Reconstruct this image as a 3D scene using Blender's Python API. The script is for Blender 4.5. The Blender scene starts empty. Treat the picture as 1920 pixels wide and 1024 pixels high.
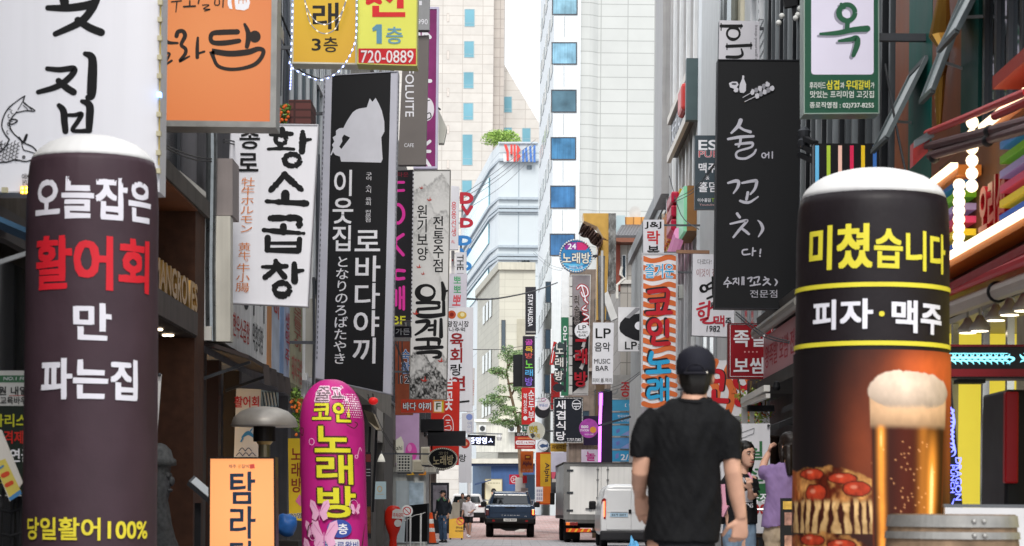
import bpy, bmesh, math, random
import numpy as np
from mathutils import Vector, Matrix, noise
from mathutils.geometry import tessellate_polygon
random.seed(7)
SC = bpy.context.scene
COL = SC.collection
# ---------------------------------------------------------------- camera, sky, sun, exposure
F, HY, CX, CZ = 4000.0, 960.0, 960.0, 1.02      # focal length and horizon in photograph pixels
ROLL = math.radians(0.5)
cam = bpy.data.cameras.new('camera')
co = bpy.data.objects.new('camera', cam); COL.objects.link(co); SC.camera = co
cam.sensor_width = 36; cam.lens = F / 1920 * 36; cam.shift_y = 448 / 1920
cam.clip_start = 0.3; cam.clip_end = 3000
cam.dof.use_dof = True; cam.dof.focus_distance = 42; cam.dof.aperture_fstop = 6.5
co.matrix_world = Matrix.Translation((0, 0, CZ)) @ Matrix.Rotation(math.pi / 2, 4, 'X') @ Matrix.Rotation(ROLL, 4, 'Z')
SC.view_settings.view_transform = 'Standard'; SC.view_settings.look = 'None'
SC.view_settings.gamma = 1; SC.view_settings.exposure = .95
wd = bpy.data.worlds.new('World'); SC.world = wd; wd.use_nodes = True
nt = wd.node_tree; nt.nodes.clear()
SUN_EL, SUN_AZ = math.radians(50), math.radians(180)
sk = nt.nodes.new('ShaderNodeTexSky'); sk.sky_type = 'NISHITA'; sk.sun_disc = False
sk.sun_elevation = SUN_EL; sk.sun_rotation = SUN_AZ
mx = nt.nodes.new('ShaderNodeMixRGB'); mx.inputs[0].default_value = 0.8
mx.inputs[2].default_value = (9.6, 9.85, 10.1, 1)         # an even bright overcast
bg = nt.nodes.new('ShaderNodeBackground'); bg.inputs[1].default_value = 0.1
ow = nt.nodes.new('ShaderNodeOutputWorld')
nt.links.new(sk.outputs[0], mx.inputs[1]); nt.links.new(mx.outputs[0], bg.inputs[0]); nt.links.new(bg.outputs[0], ow.inputs[0])
sl = bpy.data.lights.new('sun', 'SUN'); sl.energy = 1.5; sl.angle = math.radians(20); sl.color = (1, .96, .9)
so = bpy.data.objects.new('sun', sl); COL.objects.link(so); so.location = (0, 0, 60)
so.rotation_euler = (math.pi / 2 - SUN_EL, 0, math.radians(-2))

# ---------------------------------------------------------------- helpers
def W(px, py, Y, eps=0.0):
    dx, dy = px - CX, HY - py
    c, s = math.cos(ROLL), math.sin(ROLL)
    x, z = dx * c - dy * s, dx * s + dy * c
    return Vector((x / F * Y, Y - eps, CZ + z / F * Y))

def lin(c):
    if isinstance(c, str):
        c = c.lstrip('#'); c = [int(c[i:i + 2], 16) / 255 for i in (0, 2, 4)]
        return tuple(x / 12.92 if x <= .04045 else ((x + .055) / 1.055) ** 2.4 for x in c)
    return tuple(c)

_M = {}
def mat(col, rough=.6, metal=0.0, em=0.0, var=.08, scale=3.0, bump=0.0, streak=0.0, emcol=None, spec=.22):
    key = (col if isinstance(col, str) else tuple(col), rough, metal, em, var, scale, bump, streak, emcol, spec)
    if key in _M: return _M[key]
    m = bpy.data.materials.new('mat_%d' % len(_M)); m.use_nodes = True
    n = m.node_tree.nodes; l = m.node_tree.links; b = n['Principled BSDF']
    c = lin(col)
    b.inputs['Roughness'].default_value = rough; b.inputs['Metallic'].default_value = metal
    b.inputs['Specular IOR Level'].default_value = spec
    b.inputs['Base Color'].default_value = (*c, 1)
    if em:
        b.inputs['Emission Color'].default_value = (*lin(emcol or col), 1); b.inputs['Emission Strength'].default_value = em
    if var or streak or bump:
        tc = n.new('ShaderNodeTexCoord')
        nz = n.new('ShaderNodeTexNoise'); nz.inputs['Scale'].default_value = scale; nz.inputs['Detail'].default_value = 6
        l.new(tc.outputs['Object'], nz.inputs['Vector'])
        mr = n.new('ShaderNodeMapRange'); mr.inputs[1].default_value = .3; mr.inputs[2].default_value = .7
        mr.inputs[3].default_value = 1 - var; mr.inputs[4].default_value = 1 + var
        l.new(nz.outputs[0], mr.inputs[0])
        out = mr.outputs[0]
        if streak:
            mp = n.new('ShaderNodeMapping'); mp.inputs['Scale'].default_value = (9, 9, .35)
            l.new(tc.outputs['Object'], mp.inputs[0])
            n2 = n.new('ShaderNodeTexNoise'); n2.inputs['Scale'].default_value = 1.2; n2.inputs['Detail'].default_value = 5
            l.new(mp.outputs[0], n2.inputs['Vector'])
            m2 = n.new('ShaderNodeMapRange'); m2.inputs[1].default_value = .42; m2.inputs[2].default_value = .75
            m2.inputs[3].default_value = 1; m2.inputs[4].default_value = 1 - streak
            l.new(n2.outputs[0], m2.inputs[0])
            mu = n.new('ShaderNodeMath'); mu.operation = 'MULTIPLY'
            l.new(out, mu.inputs[0]); l.new(m2.outputs[0], mu.inputs[1]); out = mu.outputs[0]
        vm = n.new('ShaderNodeVectorMath'); vm.operation = 'SCALE'; vm.inputs[0].default_value = c
        l.new(out, vm.inputs['Scale']); l.new(vm.outputs[0], b.inputs['Base Color'])
        mr2 = n.new('ShaderNodeMapRange'); mr2.inputs[3].default_value = max(0, rough - .1); mr2.inputs[4].default_value = min(1, rough + .1)
        l.new(nz.outputs[0], mr2.inputs[0]); l.new(mr2.outputs[0], b.inputs['Roughness'])
        if bump:
            bp = n.new('ShaderNodeBump'); bp.inputs['Strength'].default_value = bump; bp.inputs['Distance'].default_value = .02
            l.new(nz.outputs[0], bp.inputs['Height']); l.new(bp.outputs[0], b.inputs['Normal'])
    _M[key] = m
    return m

def gridmat(base, line, sx, sy, mort=.01, rough=.6, axis='x', var=.06, offs=0.0, alt=None):
    """flat tiles / panels / bricks: brick texture over the object's own coordinates; axis = which side of a box it faces"""
    key = ('g', base, line, sx, sy, mort, rough, axis, var, offs, alt)
    if key in _M: return _M[key]
    m = bpy.data.materials.new('tile_%d' % len(_M)); m.use_nodes = True
    n = m.node_tree.nodes; l = m.node_tree.links; b = n['Principled BSDF']; b.inputs['Roughness'].default_value = rough
    b.inputs['Specular IOR Level'].default_value = .3
    tc = n.new('ShaderNodeTexCoord'); sp = n.new('ShaderNodeSeparateXYZ'); cb = n.new('ShaderNodeCombineXYZ')
    l.new(tc.outputs['Object'], sp.inputs[0])
    if axis == 'g': l.new(sp.outputs[0], cb.inputs[0]); l.new(sp.outputs[1], cb.inputs[1])
    elif axis == 'y': l.new(sp.outputs[1], cb.inputs[0]); l.new(sp.outputs[2], cb.inputs[1])
    elif axis == 'b':
        ad = n.new('ShaderNodeMath'); l.new(sp.outputs[0], ad.inputs[0]); l.new(sp.outputs[1], ad.inputs[1])
        l.new(ad.outputs[0], cb.inputs[0]); l.new(sp.outputs[2], cb.inputs[1])
    else: l.new(sp.outputs[0], cb.inputs[0]); l.new(sp.outputs[2], cb.inputs[1])
    br = n.new('ShaderNodeTexBrick'); br.inputs['Scale'].default_value = 1
    br.inputs['Brick Width'].default_value = sx; br.inputs['Row Height'].default_value = sy; br.inputs['Mortar Size'].default_value = mort
    br.offset = offs; br.inputs['Mortar Smooth'].default_value = .1
    c = lin(base); a = lin(alt) if alt else c
    br.inputs['Color1'].default_value = (*[x * (1 - var) for x in c], 1); br.inputs['Color2'].default_value = (*[min(1, x * (1 + var)) for x in a], 1)
    br.inputs['Mortar'].default_value = (*lin(line), 1)
    l.new(cb.outputs[0], br.inputs['Vector'])
    nz = n.new('ShaderNodeTexNoise'); nz.inputs['Scale'].default_value = .8; nz.inputs['Detail'].default_value = 8
    l.new(tc.outputs['Object'], nz.inputs['Vector'])
    mr = n.new('ShaderNodeMapRange'); mr.inputs[1].default_value = .3; mr.inputs[2].default_value = .7; mr.inputs[3].default_value = 1 - var; mr.inputs[4].default_value = 1 + var
    l.new(nz.outputs[0], mr.inputs[0])
    vm = n.new('ShaderNodeVectorMath'); vm.operation = 'SCALE'
    l.new(br.outputs[0], vm.inputs[0]); l.new(mr.outputs[0], vm.inputs['Scale']); l.new(vm.outputs[0], b.inputs['Base Color'])
    _M[key] = m
    return m

def vcolmat(rough=.55, em=0.0):
    key = ('v', rough, em)
    if key in _M: return _M[key]
    m = bpy.data.materials.new('print_%d' % len(_M)); m.use_nodes = True
    n = m.node_tree.nodes; l = m.node_tree.links; b = n['Principled BSDF']; b.inputs['Roughness'].default_value = rough; b.inputs['Specular IOR Level'].default_value = .2
    at = n.new('ShaderNodeAttribute'); at.attribute_name = 'print'
    l.new(at.outputs[0], b.inputs['Base Color'])
    if em: l.new(at.outputs[0], b.inputs['Emission Color']); b.inputs['Emission Strength'].default_value = em
    _M[key] = m
    return m

def glassmat(col, rough=.05, spec=.8, var=0.0):
    return mat(col, rough, 0.0, 0, var, 1.0, 0, 0, None, spec)

ORG = {}
def thing(name, label, cat, loc, group=None):
    o = bpy.data.objects.new(name, None); COL.objects.link(o)
    o.location = loc; o['label'] = label; o['category'] = cat; o.empty_display_size = .1
    if group: o['group'] = group
    ORG[o.name] = Vector(loc)
    return o
def tag(o, label, cat, group=None):
    o['label'] = label; o['category'] = cat
    if group: o['group'] = group
    return o
def struct(o):
    o['kind'] = 'structure'; return o

class MB:
    def __init__(s): s.v = []; s.f = []; s.mi = []; s.m = 0
    def add(s, vs, fs):
        k = len(s.v); s.v += [Vector(p) for p in vs]
        s.f += [tuple(i + k for i in f) for f in fs]; s.mi += [s.m] * len(fs)
        return s
    def quad(s, a, b, c, d): return s.add([a, b, c, d], [(0, 1, 2, 3)])
    def poly(s, pts): return s.add(pts, [tuple(range(len(pts)))])
    def hexa(s, p):       # 8 points: bottom ring 0-3, top ring 4-7
        return s.add(p, [(3, 2, 1, 0), (4, 5, 6, 7), (0, 1, 5, 4), (1, 2, 6, 5), (2, 3, 7, 6), (3, 0, 4, 7)])
    def box(s, x0, x1, y0, y1, z0, z1):
        return s.hexa([(x0, y0, z0), (x1, y0, z0), (x1, y1, z0), (x0, y1, z0), (x0, y0, z1), (x1, y0, z1), (x1, y1, z1), (x0, y1, z1)])
    def bar(s, a, b, w, h=None, up=(0, 0, 1)):
        a, b = Vector(a), Vector(b); h = h or w; d = (b - a).normalized(); u = Vector(up)
        if abs(d.dot(u)) > .95: u = Vector((0, 1, 0))
        r = d.cross(u).normalized() * w / 2; u = r.cross(d).normalized() * h / 2
        return s.hexa([a - r - u, a + r - u, a + r + u, a - r + u, b - r - u, b + r - u, b + r + u, b - r + u])
    def prism(s, pts, vec):
        n = len(pts); v = Vector(vec); p = [Vector(q) for q in pts]
        tri = tessellate_polygon([p])
        fs = [tuple(t) for t in tri] + [tuple(i + n for i in t) for t in tri]
        fs += [(i, (i + 1) % n, (i + 1) % n + n, i + n) for i in range(n)]
        return s.add(p + [q + v for q in p], fs)
    def slab(s, c, y0, y1):     # px corners tl,tr,br,bl at depth y0, thickness to y1 (real metres back)
        p = [W(*q, y0) for q in c]
        return s.prism(p, (0, y1 - y0, 0))
    def tube(s, pts, r, n=8, cap=True, sx=1.0):
        P = [Vector(p) for p in pts]; R = r if hasattr(r, '__len__') else [r] * len(P)
        rings = []; up = None
        for i, p in enumerate(P):
            d = (P[min(i + 1, len(P) - 1)] - P[max(i - 1, 0)]).normalized()
            if up is None: up = Vector((0, 1, 0)) if abs(d.y) < .9 else Vector((0, 0, 1))
            a = d.cross(up).normalized(); up = a.cross(d).normalized()
            rings.append([p + (a * math.cos(t) * sx + up * math.sin(t)) * R[i] for t in [2 * math.pi * k / n for k in range(n)]])
        vs = [q for rg in rings for q in rg]; fs = []
        for i in range(len(P) - 1):
            for k in range(n): fs.append((i * n + k, i * n + (k + 1) % n, (i + 1) * n + (k + 1) % n, (i + 1) * n + k))
        if cap: fs.append(tuple(range(n))[::-1]); fs.append(tuple(range((len(P) - 1) * n, len(P) * n)))
        return s.add(vs, fs)
    def lathe(s, c, prof, n=24, sx=1.0, sy=1.0):
        c = Vector(c); vs = []; fs = []
        for r, z in prof:
            for k in range(n):
                t = 2 * math.pi * k / n; vs.append(c + Vector((math.cos(t) * r * sx, math.sin(t) * r * sy, z)))
        for i in range(len(prof) - 1):
            for k in range(n): fs.append((i * n + k, i * n + (k + 1) % n, (i + 1) * n + (k + 1) % n, (i + 1) * n + k))
        fs.append(tuple(range(n))[::-1]); fs.append(tuple(range((len(prof) - 1) * n, len(prof) * n)))
        return s.add(vs, fs)
    def rings(s, rs, cap=True):
        n = len(rs[0]); vs = [q for r in rs for q in r]; fs = []
        for i in range(len(rs) - 1):
            for k in range(n): fs.append((i * n + k, i * n + (k + 1) % n, (i + 1) * n + (k + 1) % n, (i + 1) * n + k))
        if cap: fs.append(tuple(range(n))[::-1]); fs.append(tuple(range((len(rs) - 1) * n, len(rs) * n)))
        return s.add(vs, fs)
    def ball(s, c, rx, ry=None, rz=None, n=14, m=9):
        ry = ry or rx; rz = rz or rx; c = Vector(c)
        rs = []
        for i in range(m + 1):
            a = math.pi * (i + .02) / (m + .04) - math.pi / 2
            rs.append([c + Vector((math.cos(t) * math.cos(a) * rx, math.sin(t) * math.cos(a) * ry, math.sin(a) * rz)) for t in [2 * math.pi * k / n for k in range(n)]])
        return s.rings(rs)
    def disc(s, c, r, y1, n=32, rz=None):   # px centre handled by caller: world centre, faces -Y
        c = Vector(c); rz = rz or r
        return s.prism([c + Vector((math.cos(t) * r, 0, math.sin(t) * rz)) for t in [2 * math.pi * k / n for k in range(n)]], (0, y1, 0))
    def build(s, name, m, parent=None, smooth=False, bevel=0.0, seg=2, recalc=True):
        me = bpy.data.meshes.new(name)
        if parent is not None: o0 = ORG[parent.name]
        else:
            xs = [p.x for p in s.v]; ys = [p.y for p in s.v]; zs = [p.z for p in s.v]
            o0 = Vector(((min(xs) + max(xs)) / 2, (min(ys) + max(ys)) / 2, min(zs)))
        me.from_pydata([p - o0 for p in s.v], [], s.f)
        for mm in (m if isinstance(m, (list, tuple)) else [m]): me.materials.append(mm)
        if any(s.mi): me.polygons.foreach_set('material_index', s.mi)
        if recalc or bevel:
            bm = bmesh.new(); bm.from_mesh(me)
            if recalc: bmesh.ops.recalc_face_normals(bm, faces=bm.faces)
            if bevel:
                es = [e for e in bm.edges if len(e.link_faces) == 2 and e.calc_face_angle(0) > .5]
                bmesh.ops.bevel(bm, geom=es, offset=bevel, segments=seg, affect='EDGES', profile=.5, clamp_overlap=True)
            bm.to_mesh(me); bm.free()
        if smooth: me.polygons.foreach_set('use_smooth', [True] * len(me.polygons))
        o = bpy.data.objects.new(name, me); COL.objects.link(o)
        if parent is not None: o.parent = parent
        else: o.location = o0
        ORG[o.name] = o0
        return o

# ---- lettering
_G = {}
def glyph(s, off=0.0):
    k = (s, off)
    if k in _G: return _G[k]
    cu = bpy.data.curves.new('t', 'FONT'); cu.body = s; cu.resolution_u = 3; cu.offset = off
    o = bpy.data.objects.new('t', cu)
    me = o.to_mesh()
    v = [(p.co.x, p.co.y) for p in me.vertices]; f = [tuple(p.vertices) for p in me.polygons]
    o.to_mesh_clear(); bpy.data.objects.remove(o); bpy.data.curves.remove(cu)
    _G[k] = (v, f)
    return _G[k]

def refine(v, f, L):
    v = list(v); st = []
    for q in f:
        for i in range(1, len(q) - 1): st.append((q[0], q[i], q[i + 1]))
    mid = {}; out = []
    while st:
        t = st.pop(); best = 0; bi = 0
        for i in range(3):
            a, b = v[t[i]], v[t[(i + 1) % 3]]; d = abs(a[0] - b[0])
            if d > best: best = d; bi = i
        if best <= L: out.append(t); continue
        a, b, c = t[bi], t[(bi + 1) % 3], t[(bi + 2) % 3]; kk = (min(a, b), max(a, b))
        if kk not in mid: mid[kk] = len(v); v.append(((v[a][0] + v[b][0]) / 2, (v[a][1] + v[b][1]) / 2))
        m = mid[kk]; st += [(a, m, c), (m, b, c)]
    return v, out

_N = {}
def nxt(root):
    _N[root.name] = _N.get(root.name, 0) + 1
    return .0018 + .0006 * _N[root.name]

def put(root, v, f, Z, m, name='lettering', depth=0.0, surf=None, L=None, e=None, parent=None):
    """v: px points on the sign's plane; lays the shape a hair in front of it as a part of root"""
    e = e or nxt(root)
    if Z is not None and Z > 60: e *= 2
    if surf and L: v, f = refine(v, f, L)
    S = surf or (lambda x, y, ee: W(x, y, Z, ee))
    b = MB()
    if depth:
        cnt = {}
        for q in f:
            for i in range(len(q)):
                a, c = q[i], q[(i + 1) % len(q)]; kk = (min(a, c), max(a, c)); cnt[kk] = cnt.get(kk, 0) + 1
        n = len(v)
        vs = [S(x, y, e + depth) for x, y in v] + [S(x, y, e) for x, y in v]
        fs = [tuple(q) for q in f] + [(a, c, c + n, a + n) for (a, c), k in cnt.items() if k == 1]
        b.add(vs, fs)
    else: b.add([S(x, y, e) for x, y in v], f)
    return b.build(name, m, parent or root, recalc=bool(depth))

def T(root, s, rect, Z, m, off=.02, vert=False, jit=0.0, skew=0.0, rot=0, name='lettering', depth=0.0, surf=None, L=None, out=None, seed=0, slope=0.0, parent=None, fat=0.0):
    """writes s inside the px rect (x0,y0,x1,y1); off: boldness; vert: one character below the other; rot=90: turned clockwise; out=(boldness, material): an outline behind"""
    x0, y0, x1, y1 = rect; V = []; Fc = []
    if vert:
        ch = (y1 - y0) / len(s); em = min(x1 - x0, ch)
        for i, c in enumerate(s):
            if c == ' ': continue
            gv, gf = glyph(c); k = len(V); cy = y0 + ch * i
            if ord(c) < 0x2000:
                gx = (min(p[0] for p in gv) + max(p[0] for p in gv)) / 2
                V += [(x0 + (x1 - x0) * ((p[0] - gx) * .95 + .5), cy + ch * (.86 - p[1] * .95)) for p in gv]
            else: V += [(x0 + (x1 - x0) * (p[0] / .92), cy + ch * (.865 - p[1] * 1.02)) for p in gv]
            Fc += [tuple(j + k for j in q) for q in gf]
    else:
        gv, Fc = glyph(s, min(off, .03) if depth else 0)
        ax, bx = min(p[0] for p in gv), max(p[0] for p in gv); ay, by = min(p[1] for p in gv), max(p[1] for p in gv)
        w, h = (x1 - x0, y1 - y0) if not rot else (y1 - y0, x1 - x0); em = min(w / (bx - ax), h / (by - ay))
        if rot: V = [(x1 - h * (by - p[1]) / (by - ay), y0 + w * (p[0] - ax) / (bx - ax)) for p in gv]
        else: V = [(x0 + w * (p[0] - ax) / (bx - ax), y1 - h * (p[1] - ay) / (by - ay)) for p in gv]
    sc = 9.0 / max(8, min(x1 - x0, y1 - y0)); ja = jit * min(x1 - x0, y1 - y0) * .3; xm = (x0 + x1) / 2; ym = (y0 + y1) / 2
    def warp(x, y):
        if jit: x, y = x + noise.noise((x * sc, y * sc, seed + .3)) * ja, y + noise.noise((x * sc, y * sc, seed + 9.7)) * ja
        return x + skew * (ym - y), y + slope * (x - xm)
    if depth: return put(root, [warp(*p) for p in V], Fc, Z, m, name, depth, surf, L, parent=parent)
    S = surf or (lambda x, y, ee: W(x, y, Z, ee))
    def ink(r, mm):
        n = 0 if r <= .002 else (4 if r < .05 else 8); D = [(0, 0)] + [(r * em * math.cos(t), r * em * math.sin(t)) for t in [2 * math.pi * (k + .5) / n for k in range(n)]]
        e = nxt(root) * (2 if Z and Z > 60 else 1); b = MB()
        for i, (dx, dy) in enumerate(D):
            v, f = [warp(x + dx, y + dy) for x, y in V], Fc
            if surf and L: v, f = refine(v, f, L)
            b.add([S(x, y, e + i * .00012) for x, y in v], f)
        _N[root.name] += .00012 * n / .0006
        return b.build(name, mm, parent or root, recalc=False)
    if out: ink(out[0] * .8, out[1])
    return ink(min(off, .035) * .8 + fat, m)

def spline(pts, k=6):
    if len(pts) < 3: return [tuple(p) for p in pts]
    P = [pts[0]] + list(pts) + [pts[-1]]; r = []
    for i in range(1, len(P) - 2):
        p0, p1, p2, p3 = P[i - 1:i + 3]
        for j in range(k):
            t = j / k
            r.append(tuple(.5 * (2 * b + (c - a) * t + (2 * a - 5 * b + 4 * c - d) * t * t + (3 * b - a - 3 * c + d) * t ** 3) for a, b, c, d in zip(p0, p1, p2, p3)))
    r.append(tuple(pts[-1])); return r

def strokes(root, L, Z, m, name='lettering', ox=0, oy=0, sc=1.0, surf=None, cut=None, depth=0.0, parent=None, rough=.0, wide=1.0):
    """brush strokes: each (points, width) or (points, [widths]) in px; one mesh, strokes a hair apart"""
    b = MB(); e0 = nxt(root)
    for si, (pts, w) in enumerate(L):
        n0 = len(pts); ws = list(w) if hasattr(w, '__len__') else [w] * n0
        p3 = spline([(ox + p[0] * sc, oy + p[1] * sc, ww * sc * wide) for p, ww in zip(pts, ws)])
        v = []; f = []; n = len(p3)
        Lf, Rt = [], []
        for i in range(n):
            a, c = p3[max(i - 1, 0)], p3[min(i + 1, n - 1)]
            dx, dy = c[0] - a[0], c[1] - a[1]; d = math.hypot(dx, dy) or 1; h = p3[i][2] / 2
            if rough: h *= 1 + rough * noise.noise((p3[i][0] * .3, p3[i][1] * .3, si * 1.7))
            Lf.append((p3[i][0] - dy / d * h, p3[i][1] + dx / d * h)); Rt.append((p3[i][0] + dy / d * h, p3[i][1] - dx / d * h))
        closed = n > 4 and math.hypot(p3[0][0] - p3[-1][0], p3[0][1] - p3[-1][1]) < .01
        v = Lf + Rt
        f = [(i, i + 1, n + i + 1, n + i) for i in range(n - 1)]
        if not closed:
            for end in (0, n - 1):
                x, y, ww = p3[end]; q = p3[1] if end == 0 else p3[-2]
                a0 = math.atan2(y - q[1], x - q[0]); k = len(v)
                arc = [(x + math.cos(a0 + t) * ww / 2, y + math.sin(a0 + t) * ww / 2) for t in [math.pi * (j / 6 - .5) for j in range(7)]]
                v += [(x, y)] + arc; f += [(k, k + 1 + j, k + 2 + j) for j in range(6)]
        if surf and cut: v, f = refine(v, f, cut)
        e = e0 + si * .00015
        S = surf or (lambda x, y, ee: W(x, y, Z, ee))
        b.add([S(x, y, e) for x, y in v], f)
    _N[root.name] += len(L) * .00015 / .0006
    return b.build(name, m, parent or root, recalc=False)

def ringpts(cx, cy, rx, ry, n=16):
    return [(cx + rx * math.cos(2 * math.pi * i / n), cy + ry * math.sin(2 * math.pi * i / n)) for i in range(n + 1)]

def shape(root, pts, Z, m, name='emblem', surf=None, L=None, depth=0.0, holes=(), parent=None):
    pl = [[Vector((p[0], p[1], 0)) for p in pts]] + [[Vector((p[0], p[1], 0)) for p in h] for h in holes]
    v = [(q.x, q.y) for r in pl for q in r]
    return put(root, v, [tuple(t) for t in tessellate_polygon(pl)], Z, m, name, depth, surf, L, parent=parent)
def rect(x0, y0, x1, y1): return [(x0, y0), (x1, y0), (x1, y1), (x0, y1)]

def printgrid(root, rc, nx, ny, fn, Z=None, surf=None, name='printed_picture', em=0.0, e=None):
    """a printed picture: fn(u,v) -> rgb arrays (linear), u right, v down, 0..1; rc may be 4 px corners"""
    u, v = np.meshgrid(np.linspace(0, 1, nx), np.linspace(0, 1, ny))
    c = fn(u, v); e = e or nxt(root)
    S = surf or (lambda x, y, ee: W(x, y, Z, ee))
    if len(rc) == 4 and not hasattr(rc[0], '__len__'): rc = rect(*rc)
    (ax, ay), (bx, by), (cx, cy), (dx, dy) = rc
    X = (ax * (1 - u) + bx * u) * (1 - v) + (dx * (1 - u) + cx * u) * v
    Y = (ay * (1 - u) + by * u) * (1 - v) + (dy * (1 - u) + cy * u) * v
    b = MB(); b.v = [S(x, y, e) for x, y in zip(X.ravel(), Y.ravel())]
    b.f = [(j * nx + i, j * nx + i + 1, (j + 1) * nx + i + 1, (j + 1) * nx + i) for j in range(ny - 1) for i in range(nx - 1)]
    b.mi = [0] * len(b.f)
    o = b.build(name, vcolmat(em=em), root, smooth=True, recalc=False)
    at = o.data.color_attributes.new('print', 'FLOAT_COLOR', 'POINT')
    a = np.ones((nx * ny, 4), np.float32); a[:, :3] = np.clip(c.reshape(-1, 3), 0, 1); at.data.foreach_set('color', a.ravel())
    return o

def inset(c, w):
    (ax, ay), (bx, by), (cx, cy), (dx, dy) = c
    return [(ax + w, ay + w), (bx - w, by + w), (cx - w, cy - w), (dx + w, dy - w)]

STEEL = '#8d9094'
def sign(name, c, Z, face, label, cat='sign', group=None, thick=.18, frame=None, wall=None, bracket='#5a5c60', side='#7a7c80'):
    """a projecting or hanging sign box. c: px rect or four px corners; face: material; frame: (material, px); wall: X of the wall its arms reach"""
    if len(c) == 4 and not hasattr(c[0], '__len__'): c = rect(*c)
    bl, br = W(*c[3], Z), W(*c[2], Z)
    r = thing(name, label, cat, (bl + br) / 2 + Vector((0, thick / 2, 0)), group)
    b = MB().slab(c, Z + .012, Z + thick)
    b.build('cabinet', frame[0] if frame else mat(side, .5, .3), r)
    ci = inset(c, frame[1]) if frame else c
    MB().slab(ci, Z, Z + .010).build('panel', face, r)
    if frame:
        b = MB()
        for i in range(4): b.prism([W(*q, Z - .012) for q in (c[i], c[(i + 1) % 4], ci[(i + 1) % 4], ci[i])], (0, .022, 0))
        b.build('frame', frame[0], r)
    if wall is not None:
        tl, tr = W(*c[0], Z), W(*c[1], Z)
        xs = (tl.x, bl.x) if wall < 0 else (tr.x, br.x)
        for t in (.12, .88):
            z = tl.z * (1 - t) + bl.z * t; x = xs[0] * (1 - t) + xs[1] * t
            MB().bar((wall, Z + thick * .5, z), (x, Z + thick * .5, z), .04).build('bracket', mat(bracket, .5, .6), r)
    return r
# ================================================================ ground
def gz(y): return 0 if y < 88 else min(.8, (y - 88) * .0175)
b = MB()
ys = [-40, 88, 110, 134, 200, 2500]
for i in range(5):
    a, c = ys[i], ys[i + 1]
    b.quad((-900, a, gz(a) - .012), (900, a, gz(a) - .012), (900, c, gz(c) - .012), (-900, c, gz(c) - .012))
struct(b.build('ground', mat('#77757a', .85, var=.12, bump=.2), recalc=False))
b = MB()
for a, c in ((2, 40), (40, 78)): b.quad((-3.4, a, 0), (4.6, a, 0), (4.6, c, 0), (-3.4, c, 0))
struct(b.build('pavement', gridmat('#a5a3a6', '#7a7879', .6, .3, .012, .8, 'g', .1, .5), recalc=False))
b = MB()
for a, c in ((78, 88), (88, 110), (110, 134)): b.quad((-3.4, a, gz(a)), (4.9, a, gz(a)), (4.9, c, gz(c)), (-3.4, c, gz(c)))
struct(b.build('road', gridmat('#b98d86', '#8a7671', .42, .22, .014, .8, 'g', .14, .5, '#a89a98'), recalc=False))

# ================================================================ facades and towers
def building(name, label, loc, group=None): return thing(name, label, 'building', loc, group)
GL = glassmat('#2e3d48', .08)
GLB = mat('#3f7fb4', .12, 0, 0, .25, .35)
GLC = mat('#6d9dab', .12, 0, 0, .15, .2)
def winy(r, x0, y0, x1, y1, Y, fr, gl, fw=1.6, depth=.12, mull=()):
    """a window in a wall that faces the street's near end"""
    c = rect(x0, y0, x1, y1); ci = inset(c, fw); b = MB()
    for i in range(4): b.prism([W(*q, Y - .05) for q in (c[i], c[(i + 1) % 4], ci[(i + 1) % 4], ci[i])], (0, .045, 0))
    for m in mull: b.prism([W(*q, Y - .045) for q in rect(x0 + fw, m, x1 - fw, m + fw * .7)], (0, .03, 0))
    o = b.build('window', fr, r)
    MB().prism([W(*q, Y - .03) for q in ci], (0, .02, 0)).build('pane', gl, o)
def winx(r, X, y0, y1, z0, z1, fr, gl, s=1, fw=.06, mull=1):
    """a window in a wall along the street; s = +1 when the street lies towards +X"""
    b = MB(); a, c = sorted((X + s * .004, X + s * .06))
    b.box(a, c, y0, y1, z0, z0 + fw); b.box(a, c, y0, y1, z1 - fw, z1)
    for k in range(mull + 2):
        y = y0 + (y1 - y0 - fw) * k / (mull + 1); b.box(a, c, y, y + fw, z0 + fw, z1 - fw)
    o = b.build('window', fr, r)
    a, c = sorted((X + s * .003, X + s * .03))
    MB().box(a, c, y0 + fw / 2, y1 - fw / 2, z0 + fw / 2, z1 - fw / 2).build('pane', gl, o)

WHT = mat('#e4e5e6', .55, var=.05, streak=.12); OFFW = mat('#d6d3cb', .7, var=.06, streak=.15)
DF = mat('#3d3f43', .5, .3); GRY = mat('#8a8a8a', .7, var=.1, streak=.2); DGR = mat('#3c3b3d', .7, var=.15); BLK = mat('#17171a', .6, var=.2)
BRN = mat('#4a3023', .75, var=.25, scale=9, bump=.3); CON = mat('#6d6862', .85, var=.2, streak=.3)
ALU = mat('#a9abad', .35, .7, var=.08); DALU = mat('#4a4c50', .4, .6, var=.1); CHR = mat('#c9cbcd', .2, .95, var=.05)

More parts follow.
